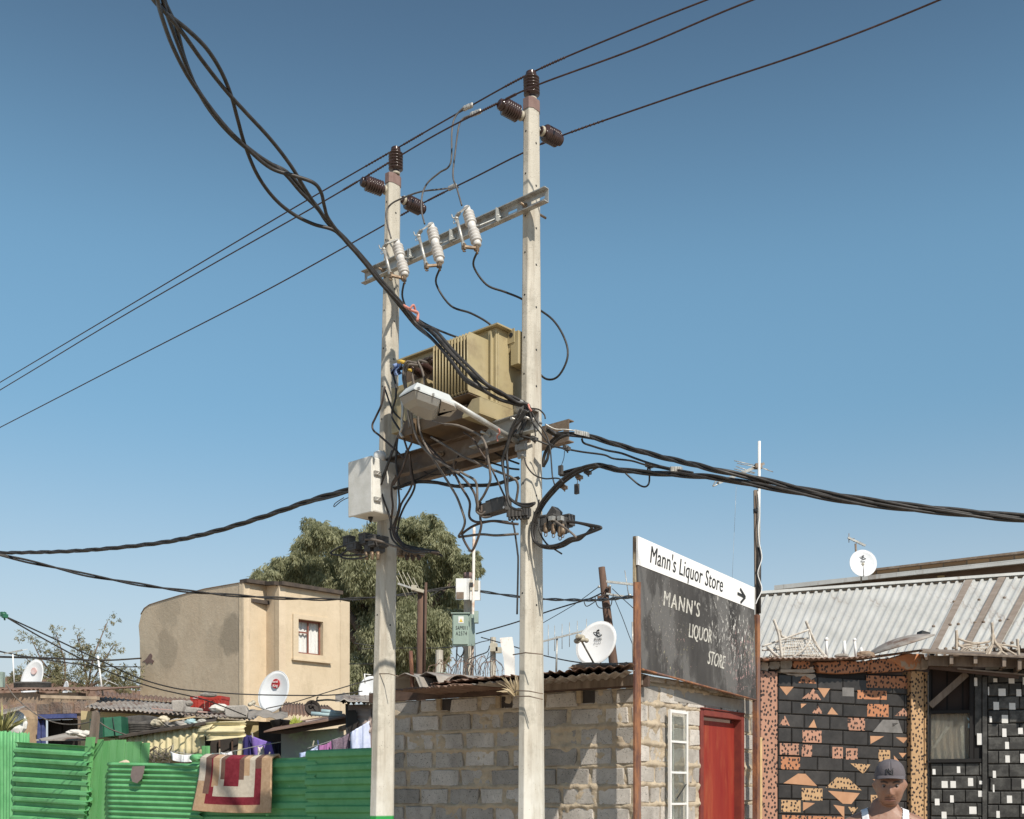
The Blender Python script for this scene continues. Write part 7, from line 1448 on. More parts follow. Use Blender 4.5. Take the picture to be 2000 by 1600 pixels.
# ------------------------------------------------------------------ painted shop with leopard dots
k = NT("black_gloss_brick"); c = k.mix(k.ramp(k.noise(5, 7, .7), .35, .65), (.020,.018,.017), (.042,.038,.036)); k.bump(k.noise(18, 6), .15); M['blackbrick'] = k.done(k.tint(c, .6), .42, 0, .5)
k = NT("dusty_black_brick"); c = k.mix(k.ramp(k.noise(5, 8, .75), .45, .7), (.035,.034,.032), (.12,.118,.11)); k.bump(k.noise(18, 6), .15); M['dustbrick'] = k.done(k.tint(c, .6), .6)
M['joint'] = simple("black_joint", (.012,.011,.011), None, rough=.8)
W4 = Wall(1500, 15.2, 1800, 16.0)
def leopard(name, base, sc=19, c2=None, thr=.27, seedv=(0,0,0)):
    k = NT(name); dt = k.n("ShaderNodeVectorMath", operation='DOT_PRODUCT'); k.l(k.tc, dt.inputs[0]); dt.inputs[1].default_value = tuple(W4.u-W4.n*.8)
    sp = k.n("ShaderNodeSeparateXYZ"); k.l(k.tc, sp.inputs[0]); cb = k.n("ShaderNodeCombineXYZ")
    wob = k.math('MULTIPLY', k.math('SUBTRACT', k.noise(35, 2), .5), .03)
    k.l(k.math('ADD', k.math('ADD', dt.outputs["Value"], seedv[0]*.37), wob), cb.inputs[0]); k.l(k.math('ADD', k.math('MULTIPLY', sp.outputs[2], .82), wob), cb.inputs[1])
    v = k.n("ShaderNodeTexVoronoi"); v.voronoi_dimensions = '2D'; k.l(cb.outputs[0], v.inputs["Vector"]); v.inputs["Scale"].default_value = sc; v.inputs["Randomness"].default_value = .8
    m = k.ramp(v.outputs["Distance"], thr, thr+.05)
    c = k.mix(k.ramp(k.noise(4, 7, .7), .35, .65), base, c2 or tuple(x*.8 for x in base)); c = k.mix(m, (.03,.02,.018), c); return k.done(c, .6)
M['leo_o'] = leopard("orange_leopard_paint", (.46,.20,.10), 19); M['leo_p'] = leopard("salmon_leopard_paint", (.44,.235,.16), 19, seedv=(3,1,2)); M['leo_y'] = leopard("yellow_leopard_paint", (.49,.31,.165), 19, thr=.25, seedv=(7,2,5))
M['or'] = simple("plain_orange_paint", (.47,.26,.15), (.40,.215,.12), 5, .6); M['greyp'] = simple("grey_patch", (.13,.125,.12), (.20,.19,.185), 8, .6)
W4 = Wall(1500, 15.2, 1800, 16.0)
SH = thing("painted_shop", "small shop with black brick wall decorated with orange leopard spotted rectangles and triangles", "shop", W4.at(1, 0, -1))
lx = [1342, 1368, 1393, 1421, 1449, 1475, 1503, 1532, 1560, 1590, 1622]   # course lines at the left edge of the wall
z_l = [W4.pt(1518, y-1).z for y in (1317, 1343, 1369, 1395, 1422, 1451, 1477, 1504, 1533, 1561, 1591, 1620, 1649, 1678)]
u0 = W4.uz(1519, 1500)[0]; u1 = W4.uz(1783, 1500)[0]
mb = MB(); r2 = random.Random(21); drop = .05
for r in range(len(z_l)-1):
    zt, zb2 = z_l[r], z_l[r+1]; u = u0-(.0 if r % 2 else .2)
    while u < u1:
        wv = .41; a = max(u+.004, u0); b = min(u+wv-.004, u1); u += wv
        if b-a < .05: continue
        fa, fb = -drop*(a-u0)/(u1-u0), -drop*(b-u0)/(u1-u0); o = .0; g = .012; za, zb3 = zb2+.005, zt-.005
        V = [W4.at(a, za+fa, -.02), W4.at(b, za+fb, -.02), W4.at(b, zb3+fb, -.02), W4.at(a, zb3+fa, -.02), W4.at(a, za+fa, .004), W4.at(b, za+fb, .004), W4.at(b, zb3+fb, .004), W4.at(a, zb3+fa, .004), W4.at(a+g, za+fa+g, .014), W4.at(b-g, za+fb+g, .014), W4.at(b-g, zb3+fb-g, .014), W4.at(a+g, zb3+fa-g, .014)]
        mb.add(V, [(i, (i+1) % 4, 4+(i+1) % 4, 4+i) for i in range(4)]+[(4+i, 4+(i+1) % 4, 8+(i+1) % 4, 8+i) for i in range(4)]+[(8, 9, 10, 11)], 0, r2.uniform(.2, .8))
obj("brick_wall", mb, 'blackbrick', SH)
obj("wall_core", MB().box(W4.at(u0-.2, 0, -.2), W4.u*(u1-u0+.35), W4.n*.195, UZ*(z_l[0]+.05)), 'joint', SH)
sc_ = 2000/540
def zs(pts): return [(1460+x/sc_*1.0, 1220+y/sc_) for x, y in pts]
def shape(pts, mat, off=.0165, name="painted_shape"):
    q = [W4.pt(x, y, off) for x, y in zs(pts)]; return obj(name, MB().prism(q, -W4.n*.006), mat, SH)
rect = lambda x0, y0, x1, y1, s=.03: [(x0, y0), (x1, y0+(x1-x0)*s), (x1, y1+(x1-x0)*s), (x0, y1)]
for pts, m in ((rect(860, 368, 1180, 455), 'leo_o'), ([(400, 362), (462, 362), (497, 427), (366, 422)], 'leo_o'), (rect(795, 474, 1007, 538), 'leo_o'), ([(232, 448), (334, 450), (282, 512)], 'or'), ([(478, 464), (534, 546), (394, 535)], 'leo_p'), ([(508, 458), (597, 462), (554, 530)], 'or'),
    (rect(686, 455, 770, 518), 'greyp'), ([(386, 572), (428, 573), (388, 606)], 'or'), ([(510, 588), (548, 645), (464, 642)], 'leo_p'), ([(610, 598), (655, 652), (578, 648)], 'or'), (rect(866, 574, 1020, 664), 'leo_o'), ([(1128, 605), (1176, 664), (1065, 660)], 'leo_p'),
    ([(270, 658), (306, 732), (232, 726)], 'leo_p'), ([(480, 686), (501, 746), (442, 744)], 'or'), (rect(726, 674, 850, 764), 'leo_p'), ([(980, 688), (1090, 690), (1124, 786), (906, 776)], 'greyp'), ([(1048, 712), (1096, 712), (1048, 742)], 'leo_y'), ([(1150, 745), (1184, 720), (1184, 752)], 'or'),
    (rect(398, 764, 536, 852), 'leo_p'), ([(888, 806), (988, 808), (890, 864)], 'or'), ([(1072, 814), (1162, 818), (1128, 858)], 'or'), (rect(234, 858, 372, 940), 'leo_p'), (rect(392, 868, 467, 954), 'leo_p'), (rect(614, 884, 690, 968), 'leo_p'), (rect(712, 894, 797, 976), 'leo_p'), (rect(948, 906, 1032, 990), 'leo_y'),
    ([(1094, 928), (1150, 930), (1122, 964)], 'or'), ([(1058, 946), (1096, 988), (1062, 986)], 'or'), ([(1192, 958), (1194, 990), (1168, 988)], 'or'), (rect(242, 956, 380, 1046), 'leo_o'), ([(744, 1004), (890, 1012), (838, 1080)], 'leo_y'), ([(366, 1078), (420, 1080), (504, 1168), (260, 1148)], 'or'), ([(646, 1104), (724, 1108), (826, 1200), (566, 1180)], 'leo_y'),
    (rect(392, 1182, 542, 1270), 'leo_y'), ([(582, 1202), (812, 1220), (752, 1298), (690, 1296)], 'or'), ([(904, 1118), (950, 1122), (950, 1150)], 'or'), (rect(892, 1232, 990, 1300), 'leo_y'), (rect(244, 1268, 384, 1354), 'leo_y'), ([(402, 1284), (488, 1292), (402, 1348)], 'or'), ([(622, 1304), (700, 1316), (700, 1394), (688, 1386)], 'or'), ([(728, 1318), (800, 1324), (760, 1372)], 'leo_y'),
    (rect(250, 1378, 700, 1460), 'leo_o')): shape(pts, m)
# piers, crown band and rubble under the roof
def pier(x0, x1, ytop, mat, off=.09, name="spotted_pier", dx=0, faceter=None):
    a, b = W4.pt(x0, 1500, off), W4.pt(x1, 1500, off); z = W4.pt((x0+x1)/2, ytop, off).z
    a.z = 0; b.z = 0; mb = MB().prism([a, b, b+UZ*z, a+UZ*z], -W4.n*(off+.1)); return obj(name, mb, mat, SH, mods={'bevel': .012})
pier(1486, 1519, 1311, 'leo_p'); pier(1780, 1805, 1311, 'leo_y', .10)
obj("pier_edge", MB().box(W4.pt(1806, 1600, .08)-UZ*1.2, W4.u*.05, -W4.n*.2, UZ*(1.2+W4.pt(1806, 1313, .08).z-W4.pt(1806, 1600, .08).z)), 'leo_y', SH)
obj("white_strip", MB().box(W4.pt(1812, 1600, .06)-UZ*1.2, W4.u*.022, -W4.n*.2, UZ*(1.2+W4.pt(1812, 1318, .06).z-W4.pt(1812, 1600, .06).z)), 'white_paint', SH)
obj("yellow_trim", MB().box(W4.pt(1481, 1600, .12)-UZ*1.2, W4.u*.06, -W4.n*.2, UZ*(1.2+W4.pt(1481, 1440, .12).z-W4.pt(1481, 1600, .12).z)), simple("ochre_trim", (.56,.40,.20), (.46,.32,.16), 6, .7), SH)
def rough(pts, mat, off, th, name, jit=.01, n=3):
    q = []
    for i in range(len(pts)):
        a = Vector((*pts[i], 0)); b = Vector((*pts[(i+1) % len(pts)], 0))
        for j in range(n): p = a.lerp(b, j/n); q.append(W4.pt(p.x+random.uniform(-1, 1)*1.2, p.y+random.uniform(-1, 1)*1.2, off))
    return obj(name, MB().prism(q, -W4.n*th), mat, SH, mods={'bevel': .015})
M['broken'] = simple("broken_plaster", (.44,.38,.32), (.30,.25,.21), 6, .95, 0, .8, 25)
rough([(1596, 1293), (1640, 1291), (1700, 1290), (1700, 1312), (1650, 1316), (1600, 1314)], 'leo_o', .08, .12, "crown_band")
rough([(1700, 1289), (1745, 1284), (1772, 1280), (1770, 1312), (1700, 1314)], 'leo_o', .075, .12, "crown_band")
rough([(1735, 1286), (1775, 1275), (1805, 1278), (1812, 1296), (1800, 1308), (1772, 1308), (1750, 1296)], simple("broken_orange", (.50,.22,.11), (.42,.34,.27), 7, .9, 0, .7, 25, lo=.5, hi=.56), .10, .16, "crown_band")
rough([(1803, 1284), (1818, 1292), (1812, 1306), (1800, 1308)], 'broken', .14, .2, "broken_corner")
for (x0, y0, x1, y1, m) in ((1487, 1294, 1502, 1310, 'broken'), (1502, 1292, 1524, 1307, 'stone'), (1524, 1288, 1548, 1307, 'stone'), (1549, 1291, 1583, 1306, 'leo_o'), (1524, 1307, 1592, 1314, 'broken')):
    rough([(x0+2, y0), (x1-2, y0+1), (x1, (y0+y1)/2), (x1-2, y1), (x0+2, y1), (x0, (y0+y1)/2)], m, .07, .12, "rubble_block")
rough([(1530, 1314), (1590, 1316), (1594, 1322), (1585, 1327), (1572, 1320), (1560, 1322), (1545, 1319)], 'broken', .02, .02, "plaster_remnant")
# thin tin roof of the shop, wavy front edge
ya = [(1484, 1286), (1560, 1286), (1640, 1286), (1700, 1283), (1750, 1277), (1800, 1270)]
def roof_y(x):
    for (a, b), (c, d) in zip(ya[:-1], ya[1:]):
        if x <= c: return b+(d-b)*(x-a)/(c-a)
    return ya[-1][1]
mb = MB().grid(lambda u, v: W4.pt(1484+322*u, roof_y(1484+322*u), .32)+UZ*(.012*math.sin(u*2*math.pi*30)+.06*v)-W4.n*(2.6*v), 240, 3)
obj("roof_sheet", mb, 'rust_sheet', SH, mods={'solid': .005})
obj("pipe_stub", MB().tube([W4.pt(1500, 1288, .3), W4.pt(1490, 1290, .3)], .02, 8), 'rust', SH)
# ------------------------------------------------------------------ window bay and white-squared wall at far right
W5 = Wall(1814, 15.9, 2120, 15.3)
RB = thing("squared_shop", "black brick building at far right covered with small white squares, barred dark window", "shop", W5.at(1.2, 0, -1))
def brickfield(x0, x1, ztop, zbot, pitch, bl, slope, mat, name, off=0):
    mb = MB(); a_ = W5.uz(x0, 1500)[0]; b_ = W5.uz(x1, 1500)[0]; n_ = int((ztop-zbot)/pitch)
    for r in range(n_):
        zt = ztop-r*pitch; zb2 = zt-pitch; u = a_-(.0 if r % 2 else bl/2)
        while u < b_:
            wv = bl*(1 if r2.random() > .2 else .6); a = max(u+.003, a_); b = min(u+wv-.003, b_); u += wv
            if b-a < .03: continue
            fa, fb = slope*(a-a_), slope*(b-a_); g = .009; za, zc = zb2+.007, zt-.007
            V = [W5.at(a, za+fa, off-.02), W5.at(b, za+fb, off-.02), W5.at(b, zc+fb, off-.02), W5.at(a, zc+fa, off-.02), W5.at(a, za+fa, off+.006), W5.at(b, za+fb, off+.006), W5.at(b, zc+fb, off+.006), W5.at(a, zc+fa, off+.006), W5.at(a+g, za+fa+g*1.3, off+.016), W5.at(b-g, za+fb+g*1.3, off+.016), W5.at(b-g, zc+fb-g*1.3, off+.016), W5.at(a+g, zc+fa-g*1.3, off+.016)]
            mb.add(V, [(i, (i+1) % 4, 4+(i+1) % 4, 4+i) for i in range(4)]+[(4+i, 4+(i+1) % 4, 8+(i+1) % 4, 8+i) for i in range(4)]+[(8, 9, 10, 11)], 0, r2.uniform(.1, .9))
    obj(name, mb, mat, RB)
zR = W5.pt(1926, 1308).z
brickfield(1929, 2440, zR, .2, .188, .27, .0, 'dustbrick', "brick_wall")
brickfield(1818, 1918, W5.pt(1818, 1490).z, .2, .188, .30, .0, 'dustbrick', "brick_wall")
brickfield(1903, 1918, W5.pt(1903, 1312).z, W5.pt(1903, 1490).z, .9, .3, 0, 'dustbrick', "brick_wall")
obj("wall_core", MB().box(W5.at(W5.uz(1926, 1500)[0], 0, -.2), W5.u*3.9, W5.n*.19, UZ*(zR+.05)).box(W5.at(0, 0, -.2), W5.u*(W5.uz(1926, 1500)[0]), W5.n*.19, UZ*(W5.pt(1818, 1489).z)).box(W5.at(W5.uz(1903, 1500)[0], W5.pt(1818, 1489).z, -.2), W5.u*.16, W5.n*.19, UZ*1.3), 'joint', RB)
obj("corner_pier", MB().prism([W5.pt(1919, 1700, .03), W5.pt(1928, 1700, .03), W5.pt(1928, 1322, .03), W5.pt(1919, 1322, .03)], -W5.n*.15), 'dustbrick', RB)
fz = lambda pts: [(1780+x/4, 1200+y/4) for x, y in pts]
sq = [(491, 495, 514, 560), (513, 930, 552, 1020), (165, 1208, 188, 1252), (355, 1188, 381, 1240), (236, 1302, 283, 1356), (305, 1302, 347, 1356), (442, 1278, 482, 1342), (530, 1300, 556, 1328), (183, 1440, 219, 1492), (302, 1414, 330, 1470), (522, 1378, 568, 1426), (452, 1502, 508, 1560), (236, 1542, 274, 1596), (760, 500, 804, 540), (680, 580, 736, 638), (820, 585, 858, 640), (598, 566, 607, 632), (641, 684, 684, 746), (764, 692, 812, 744), (611, 796, 628, 844), (706, 786, 754, 850), (710, 892, 742, 958), (834, 886, 870, 936), (732, 996, 762, 1052), (734, 1102, 768, 1158), (850, 1090, 900, 1160), (636, 1222, 660, 1278), (636, 1330, 648, 1390), (860, 1290, 900, 1360), (746, 1416, 786, 1474), (664, 1536, 690, 1590), (864, 1496, 900, 1556), (870, 490, 900, 550), (640, 500, 670, 530)]
for x0, y0, x1, y1 in sq:
    q = [W5.pt(x, y, .019) for x, y in fz([(x0, y0), (x1, y0+1), (x1+2, y1), (x0+1, y1)])]; obj("white_square", MB().prism(q, -W5.n*.004), 'white_paint', RB)
# window with dark upper part, brace and curtained lower pane
wa_, wb2 = W5.uz(1816, 1500)[0], W5.uz(1901, 1500)[0]; zt_ = W5.pt(1816, 1312).z; zm = W5.pt(1816, 1392).z; zl_ = W5.pt(1816, 1487).z
WNR = obj("window_frame", MB().box(W5.at(wa_, zm-.02, -.06), W5.u*(wb2-wa_), W5.n*.09, UZ*.045).box(W5.at(wb2-.05, zl_, -.06), W5.u*.05, W5.n*.085, UZ*(zt_-zl_)).box(W5.at(wa_, zl_-.02, -.05), W5.u*(wb2-wa_+.1), W5.n*.10, UZ*.05).box(W5.at(wa_-.01, zl_, -.06), W5.u*.025, W5.n*.08, UZ*(zt_-zl_)), 'joint', RB)
k = NT("dark_boards"); v = k.n("ShaderNodeTexWave"); k.l(k.tc, v.inputs["Vector"]); v.inputs["Scale"].default_value = 1.6; v.bands_direction = 'X'; M['dboards'] = k.done(k.mix(k.ramp(v.outputs["Fac"], .0, .08), (.008,.006,.006), (.035,.022,.018)), .8)
obj("dark_boarding", MB().box(W5.at(wa_, zm, -.12), W5.u*(wb2-wa_), W5.n*.02, UZ*(zt_-zm+.05)), 'dboards', WNR)
obj("curtain", MB().grid(lambda u, v: W5.at(wa_+(wb2-wa_)*u, zl_+(zm-zl_)*v, -.07+.012*math.sin(u*40+math.sin(v*3)*2)), 60, 10), simple("brown_curtain", (.24,.17,.12), (.34,.26,.19), 6, .9, stretch=(1,1,.2)), WNR)
for p, q2 in (((160, 1050), (275, 870)), ((380, 880), (400, 1130))): obj("net_drape", MB().prism([W5.pt(*t, -.045) for t in fz([p, (p[0]+30, p[1]-10), (q2[0]+25, q2[1]+15), q2])], -W5.n*.006), simple("net_drape", (.42,.38,.32), (.30,.25,.20), 30, .9), WNR)
obj("pane", MB().box(W5.at(wa_, zl_, -.035), W5.u*(wb2-wa_-.05), W5.n*.003, UZ*(zm-zl_)), 'glass', WNR)
obj("diagonal_brace", MB().bar(W5.pt(1817, 1379, .05), W5.pt(1888, 1316, .05), .04, .09), 'wood_grey', WNR)
obj("blue_sticker", MB().prism([W5.pt(x, y, -.02) for x, y in ((1889, 1401), (1898, 1407), (1896, 1410), (1890, 1406))], -W5.n*.004).prism([W5.pt(x, y, -.02) for x, y in ((1891, 1413), (1898, 1413), (1899, 1422), (1890, 1422))], -W5.n*.004), simple("sticker_blue", (.20,.42,.50), (.40,.50,.52), 8, .5), WNR)
# the little verandah roof over it: deck, rafter ends, dark beam
VR = thing("lean_to_roof", "weathered wooden lean-to roof with short rafter ends above the dark window", "roof", W5.pt(1900, 1290, .4))
obj("deck", MB().prism([W5.pt(1800, 1276, .55), W5.pt(2440, 1305, .55), W5.pt(2440, 1299, -1.0), W5.pt(1800, 1270, -1.0)], UZ*.025), 'wood_grey', VR)
obj("front_board", MB().prism([W5.pt(1812, 1280, .30), W5.pt(2440, 1304, .30), W5.pt(2440, 1316, .30), W5.pt(1812, 1300, .30)], -W5.n*.03), 'wood_grey', VR)
for x, y0, y1 in ((1855, 1276, 1297), (1902, 1280, 1296), (1958, 1284, 1302), (1988, 1289, 1308), (2030, 1291, 1310), (2080, 1295, 1313), (2130, 1298, 1316)):
    a = W5.pt(x, y1, .52); b = W5.pt(x, y0, .52); obj("rafter_end", MB().box(a, W5.u*.045, -W5.n*.5, UZ*(b.z-a.z)), 'wood_grey', VR)
obj("dark_beam", MB().bar(W5.pt(1815, 1303, .2), W5.pt(1990, 1322, .25), .08, .05), 'wood_dark', VR)
obj("loose_lath", MB().bar(W5.pt(1870, 1306, .28), W5.pt(2000, 1318, .3), .03, .02), 'wood_grey', VR)
obj("grey_flashing", MB().box(W5.pt(1925, 1308, .10), W5.u*1.5, -W5.n*.02, UZ*.06), 'galv', VR)
# junk on the shop roof: broken wicker chairs, pipes
M['cane'] = simple("weathered_cane", (.52,.45,.37), (.34,.28,.22), 30, .8)
M['canew'] = simple("white_cane", (.66,.62,.56), (.42,.37,.31), 25, .8)
D5 = 15.4
def chair(label, legs, rails, weave, mat, group="broken cane chairs on the shop roof"):
    allp = legs[0]; root = thing("cane_chair", label, "chair", P(*legs[0][0][:2], D5)-UZ*.02, group)
    for l in legs: obj("leg", MB().tube(spline([P(x, y, D5+dz) for x, y, dz in l], 4), .020, 7), mat, root)
    for l in rails: obj("rail", MB().tube(spline([P(x, y, D5+dz) for x, y, dz in l], 4), .014, 6), mat, root)
    mb = MB(); (a, b, c, d), na, nb = weave; A_, B_, C_2, D_2 = [P(x, y, D5+dz) for x, y, dz in (a, b, c, d)]
    for i in range(na):
        t = i/(na-1); mb.tube(spline([A_.lerp(B_, t), A_.lerp(B_, t).lerp(D_2.lerp(C_2, t), .5)+Vector((random.uniform(-.02, .02), -.03, random.uniform(-.01, .02))), D_2.lerp(C_2, t)], 3), .0065, 5)
    for i in range(nb):
        t = i/(nb-1); mb.tube(spline([A_.lerp(D_2, t), A_.lerp(D_2, t).lerp(B_.lerp(C_2, t), .5)+Vector((0, -.03, 0)), B_.lerp(C_2, t)], 3), .0055, 5)
    obj("woven_seat", mb, mat, root); return root
legs1 = [[(1527, 1285, -.1), (1524, 1258, -.1), (1520, 1235, -.1), (1511, 1210, -.1)], [(1615, 1285, .1), (1598, 1265, .1), (1585, 1240, .05), (1574, 1213, 0)], [(1523, 1230, -.05), (1526, 1242, 0), (1535, 1245, .1)], [(1499, 1263, 0), (1510, 1275, -.1), (1520, 1282, -.1)]]
rails1 = [[(1488, 1263, 0), (1525, 1250, 0), (1580, 1230, 0)], [(1488, 1270, 0), (1520, 1268, 0), (1565, 1262, .1)], [(1580, 1235, 0), (1582, 1250, -.1), (1570, 1268, -.15), (1548, 1284, -.15)], [(1545, 1246, .1), (1578, 1248, .1)], [(1490, 1285, 0), (1550, 1280, 0), (1612, 1283, 0)]]
chair("larger broken whitish cane chair lying on the shop roof next to the sign", legs1, rails1, (((1520, 1250, .1), (1580, 1246, .1), (1610, 1284, -.05), (1500, 1286, -.05)), 19, 8), 'canew')
legs2 = [[(1868, 1270, 0), (1868, 1250, 0), (1868, 1231, 0)], [(1990, 1282, 0), (1988, 1260, 0), (1987, 1248, 0)], [(1930, 1280, -.1), (1937, 1262, -.05), (1939, 1240, 0), (1937, 1216, 0)], [(1945, 1282, 0), (1955, 1270, 0), (1944, 1256, 0), (1940, 1240, 0)]]
rails2 = [[(1870, 1247, 0), (1900, 1256, 0), (1932, 1253, 0), (1937, 1240, 0)], [(1872, 1262, 0), (1905, 1258, 0), (1932, 1254, 0)], [(1942, 1254, 0), (1955, 1262, 0), (1985, 1280, 0)], [(1945, 1258, 0), (1986, 1264, 0), (1984, 1270, 0)], [(1940, 1256, -.1), (1930, 1270, -.1), (1925, 1280, -.1)], [(1950, 1268, 0), (1970, 1282, 0)], [(1870, 1240, .1), (1873, 1260, 0), (1890, 1268, 0)]]
chair("smaller broken brown cane chair lying on the lean-to roof at far right", legs2, rails2, (((1895, 1262, 0), (1930, 1262, 0), (1925, 1274, -.1), (1875, 1272, -.1)), 9, 3), 'cane')
for lab, x0, y0, x1, y1, r in (("leftmost white pipe stub standing on the shop roof", 1615, 1281, 1614, 1249, .020), ("middle white pipe stub standing on the shop roof", 1650, 1282, 1649, 1252, .024), ("third white pipe stub with a round cap on the shop roof", 1672, 1282, 1669, 1250, .018), ("short slanted pipe stub right of the capped one", 1684, 1278, 1681, 1265, .020)):
    a, b = P(x0, y0, D5+.2), P(x1, y1, D5+.2); mb = MB().tube([a-UZ*.03, b], r, 9)
    if 'capped' not in lab and 'middle' not in lab: mb.ball(b, r*1.5)
    obj("pipe_stub", mb, 'white_paint', label=lab, cat="pipe", group="pipe stubs on the shop roof")
obj("roof_stone", MB().ball(P(1690, 1279, D5), .085, n=11, sq=(1.4, .8, .6), jit=.15), 'mud', label="pale crumbly lump beside the pipe stubs on the shop roof", cat="stone")
obj("roof_stone", MB().ball(P(1644, 1281, D5), .06, n=9, sq=(1.6, .8, .5), jit=.15), 'stone', label="small grey scrap between the white pipe stubs", cat="stone")
obj("dark_block", MB().prism([P(1799, 1243, 15.9), P(1801, 1231, 15.9), P(1818, 1236, 15.9), P(1812, 1246, 15.9)], Vector((0, .2, 0))), 'dark_mark', label="dark block behind the tilted grey dish", cat="block")
# ------------------------------------------------------------------ the big corrugated roof and the brick building behind
BR = thing("corrugated_roof_house", "long building under a pale ribbed metal roof with brown missing strips, behind the shops", "building", P(1800, 1550, 20)-UZ*EYE)
k = NT("pale_roof_sheet"); c = k.mix(k.ramp(k.noise(2, 8, .7, stretch=(1,.3,.3)), .35, .7), (.47,.465,.44), (.60,.595,.57))
c = k.mix(k.ramp(k.noise(1.3, 9, .78, stretch=(2,.25,.25)), .55, .66), c, (.30,.25,.21)); M['palroof'] = k.done(c, .55, .15)
e0, e1, g0, g1 = P(1380, 1322, 19.5), P(2110, 1256, 18.6), P(1440, 1168, 25.5), P(2190, 1114, 24.6)
e1 = e0+(e1-e0)*64/46; g1 = g0+(g1-g0)*64/46; N = 64; mb = MB()
def roofp(u, v, h=0):
    p = (e0*(1-u)+e1*u)*(1-v)+(g0*(1-u)+g1*u)*v; return p+UZ*h
for i in range(N):
    for j, (a, b, h0, h1) in enumerate(((0, .58, 0, 0), (.58, .68, 0, .055), (.68, .90, .055, .055), (.90, 1.0, .055, 0))):
        ua, ub = (i+a)/N, (i+b)/N; nn = 6; b0 = len(mb.v); r0 = random.Random(i)
        for v in range(nn+1): mb.v += [roofp(ua, v/nn, h0), roofp(ub, v/nn, h1)]
        for v in range(nn): q = b0+2*v; mb.f.append((q, q+1, q+3, q+2)); mb.mi.append(0); mb.t.append(.5); mb.sm.append(False)
obj("ribbed_roof", mb, 'palroof', BR, mods={'solid': .006})
M['strip'] = simple("bare_roof_strip", (.21,.165,.13), (.28,.23,.19), 4, .8)
for px in (1822, 1884, 1944, 2010, 2080):
    u = (px-1380)/730*46/64; w2 = .0133
    obj("bare_strip", MB().hexa([roofp(u, -.004, .06), roofp(u+w2, -.004, .06), roofp(u+w2, .97, .06), roofp(u, .97, .06), roofp(u, -.004, .075), roofp(u+w2, -.004, .075), roofp(u+w2, .97, .075), roofp(u, .97, .075)]), 'strip', BR)
for i in range(26, 38):
    for v in ((.02, .30) if i % 3 else (.02, .62)): obj("roof_screw", MB().ball(roofp((i+.79)/N, v, .075), .035, n=6, sq=(1, 1, .8)), 'dark_steel', BR)
obj("ridge_cap", MB().bar(g0+UZ*.06, g1+UZ*.06, .35, .06), 'palroof', BR)
obj("wall", MB().hexa([Vector((e0.x, e0.y+.4, 0)), Vector((e1.x, e1.y+.4, 0)), Vector((e1.x, e1.y+.6, 0)), Vector((e0.x, e0.y+.6, 0)), e0+Vector((0, .4, -.05)), e1+Vector((0, .4, -.05)), e1+Vector((0, .6, -.05)), e0+Vector((0, .6, -.05))]), simple("brown_wall", (.13,.085,.07), (.18,.12,.09), 3, .9), BR)
obj("eave_board", MB().bar(e0+Vector((0, .25, -.09)), e1+Vector((0, .25, -.09)), .05, .12), 'wood_dark', BR)
BK = thing("brick_building", "low brown brick building with a grey gutter on the skyline at right", "building", P(1800, 1550, 28)-UZ*EYE)
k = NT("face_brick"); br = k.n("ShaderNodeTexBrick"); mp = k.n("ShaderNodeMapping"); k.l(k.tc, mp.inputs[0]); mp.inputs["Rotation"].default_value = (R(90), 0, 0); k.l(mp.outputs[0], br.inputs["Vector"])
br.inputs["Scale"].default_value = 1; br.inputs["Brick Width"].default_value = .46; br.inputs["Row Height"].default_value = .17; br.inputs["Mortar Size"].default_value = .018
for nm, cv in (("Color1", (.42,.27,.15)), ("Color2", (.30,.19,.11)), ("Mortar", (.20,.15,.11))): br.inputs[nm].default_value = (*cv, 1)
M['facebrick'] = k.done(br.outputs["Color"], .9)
GW = Wall(1515, 28.5, 2060, 25.5)
def gz(x, y, off=0): return GW.pt(x, y, off)
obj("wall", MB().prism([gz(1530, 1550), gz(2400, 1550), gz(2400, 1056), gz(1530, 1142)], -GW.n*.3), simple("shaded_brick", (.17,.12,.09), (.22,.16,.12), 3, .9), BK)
obj("gutter", MB().prism([gz(1512, 1152, .45), gz(2400, 1057, .45), gz(2400, 1050, .45), gz(1512, 1146, .45)], -GW.n*.12), 'palroof', BK)
obj("roof_sheet", MB().prism([gz(1512, 1146, .45), gz(2400, 1051, .45), gz(2400, 1051, -3), gz(1512, 1146, -3)], UZ*.03), 'palroof', BK)
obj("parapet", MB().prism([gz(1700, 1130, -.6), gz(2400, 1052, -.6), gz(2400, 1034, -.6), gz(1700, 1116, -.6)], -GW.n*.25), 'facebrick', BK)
obj("parapet_coping", MB().bar(gz(1698, 1116, -.65), gz(2400, 1034, -.65), .34, .05), 'dark_steel', BK)
obj("air_vent", MB().prism([gz(1831, 1125, .02), gz(1845, 1124, .02), gz(1845, 1130, .02), gz(1831, 1131, .02)], GW.n*.02), 'yellow_wall', BK)
for x in (1533, 1562): obj("eave_bracket", MB().box(gz(x, 1155, .05), GW.u*.12, GW.n*.1, UZ*.12), 'cream_glaze', BK)
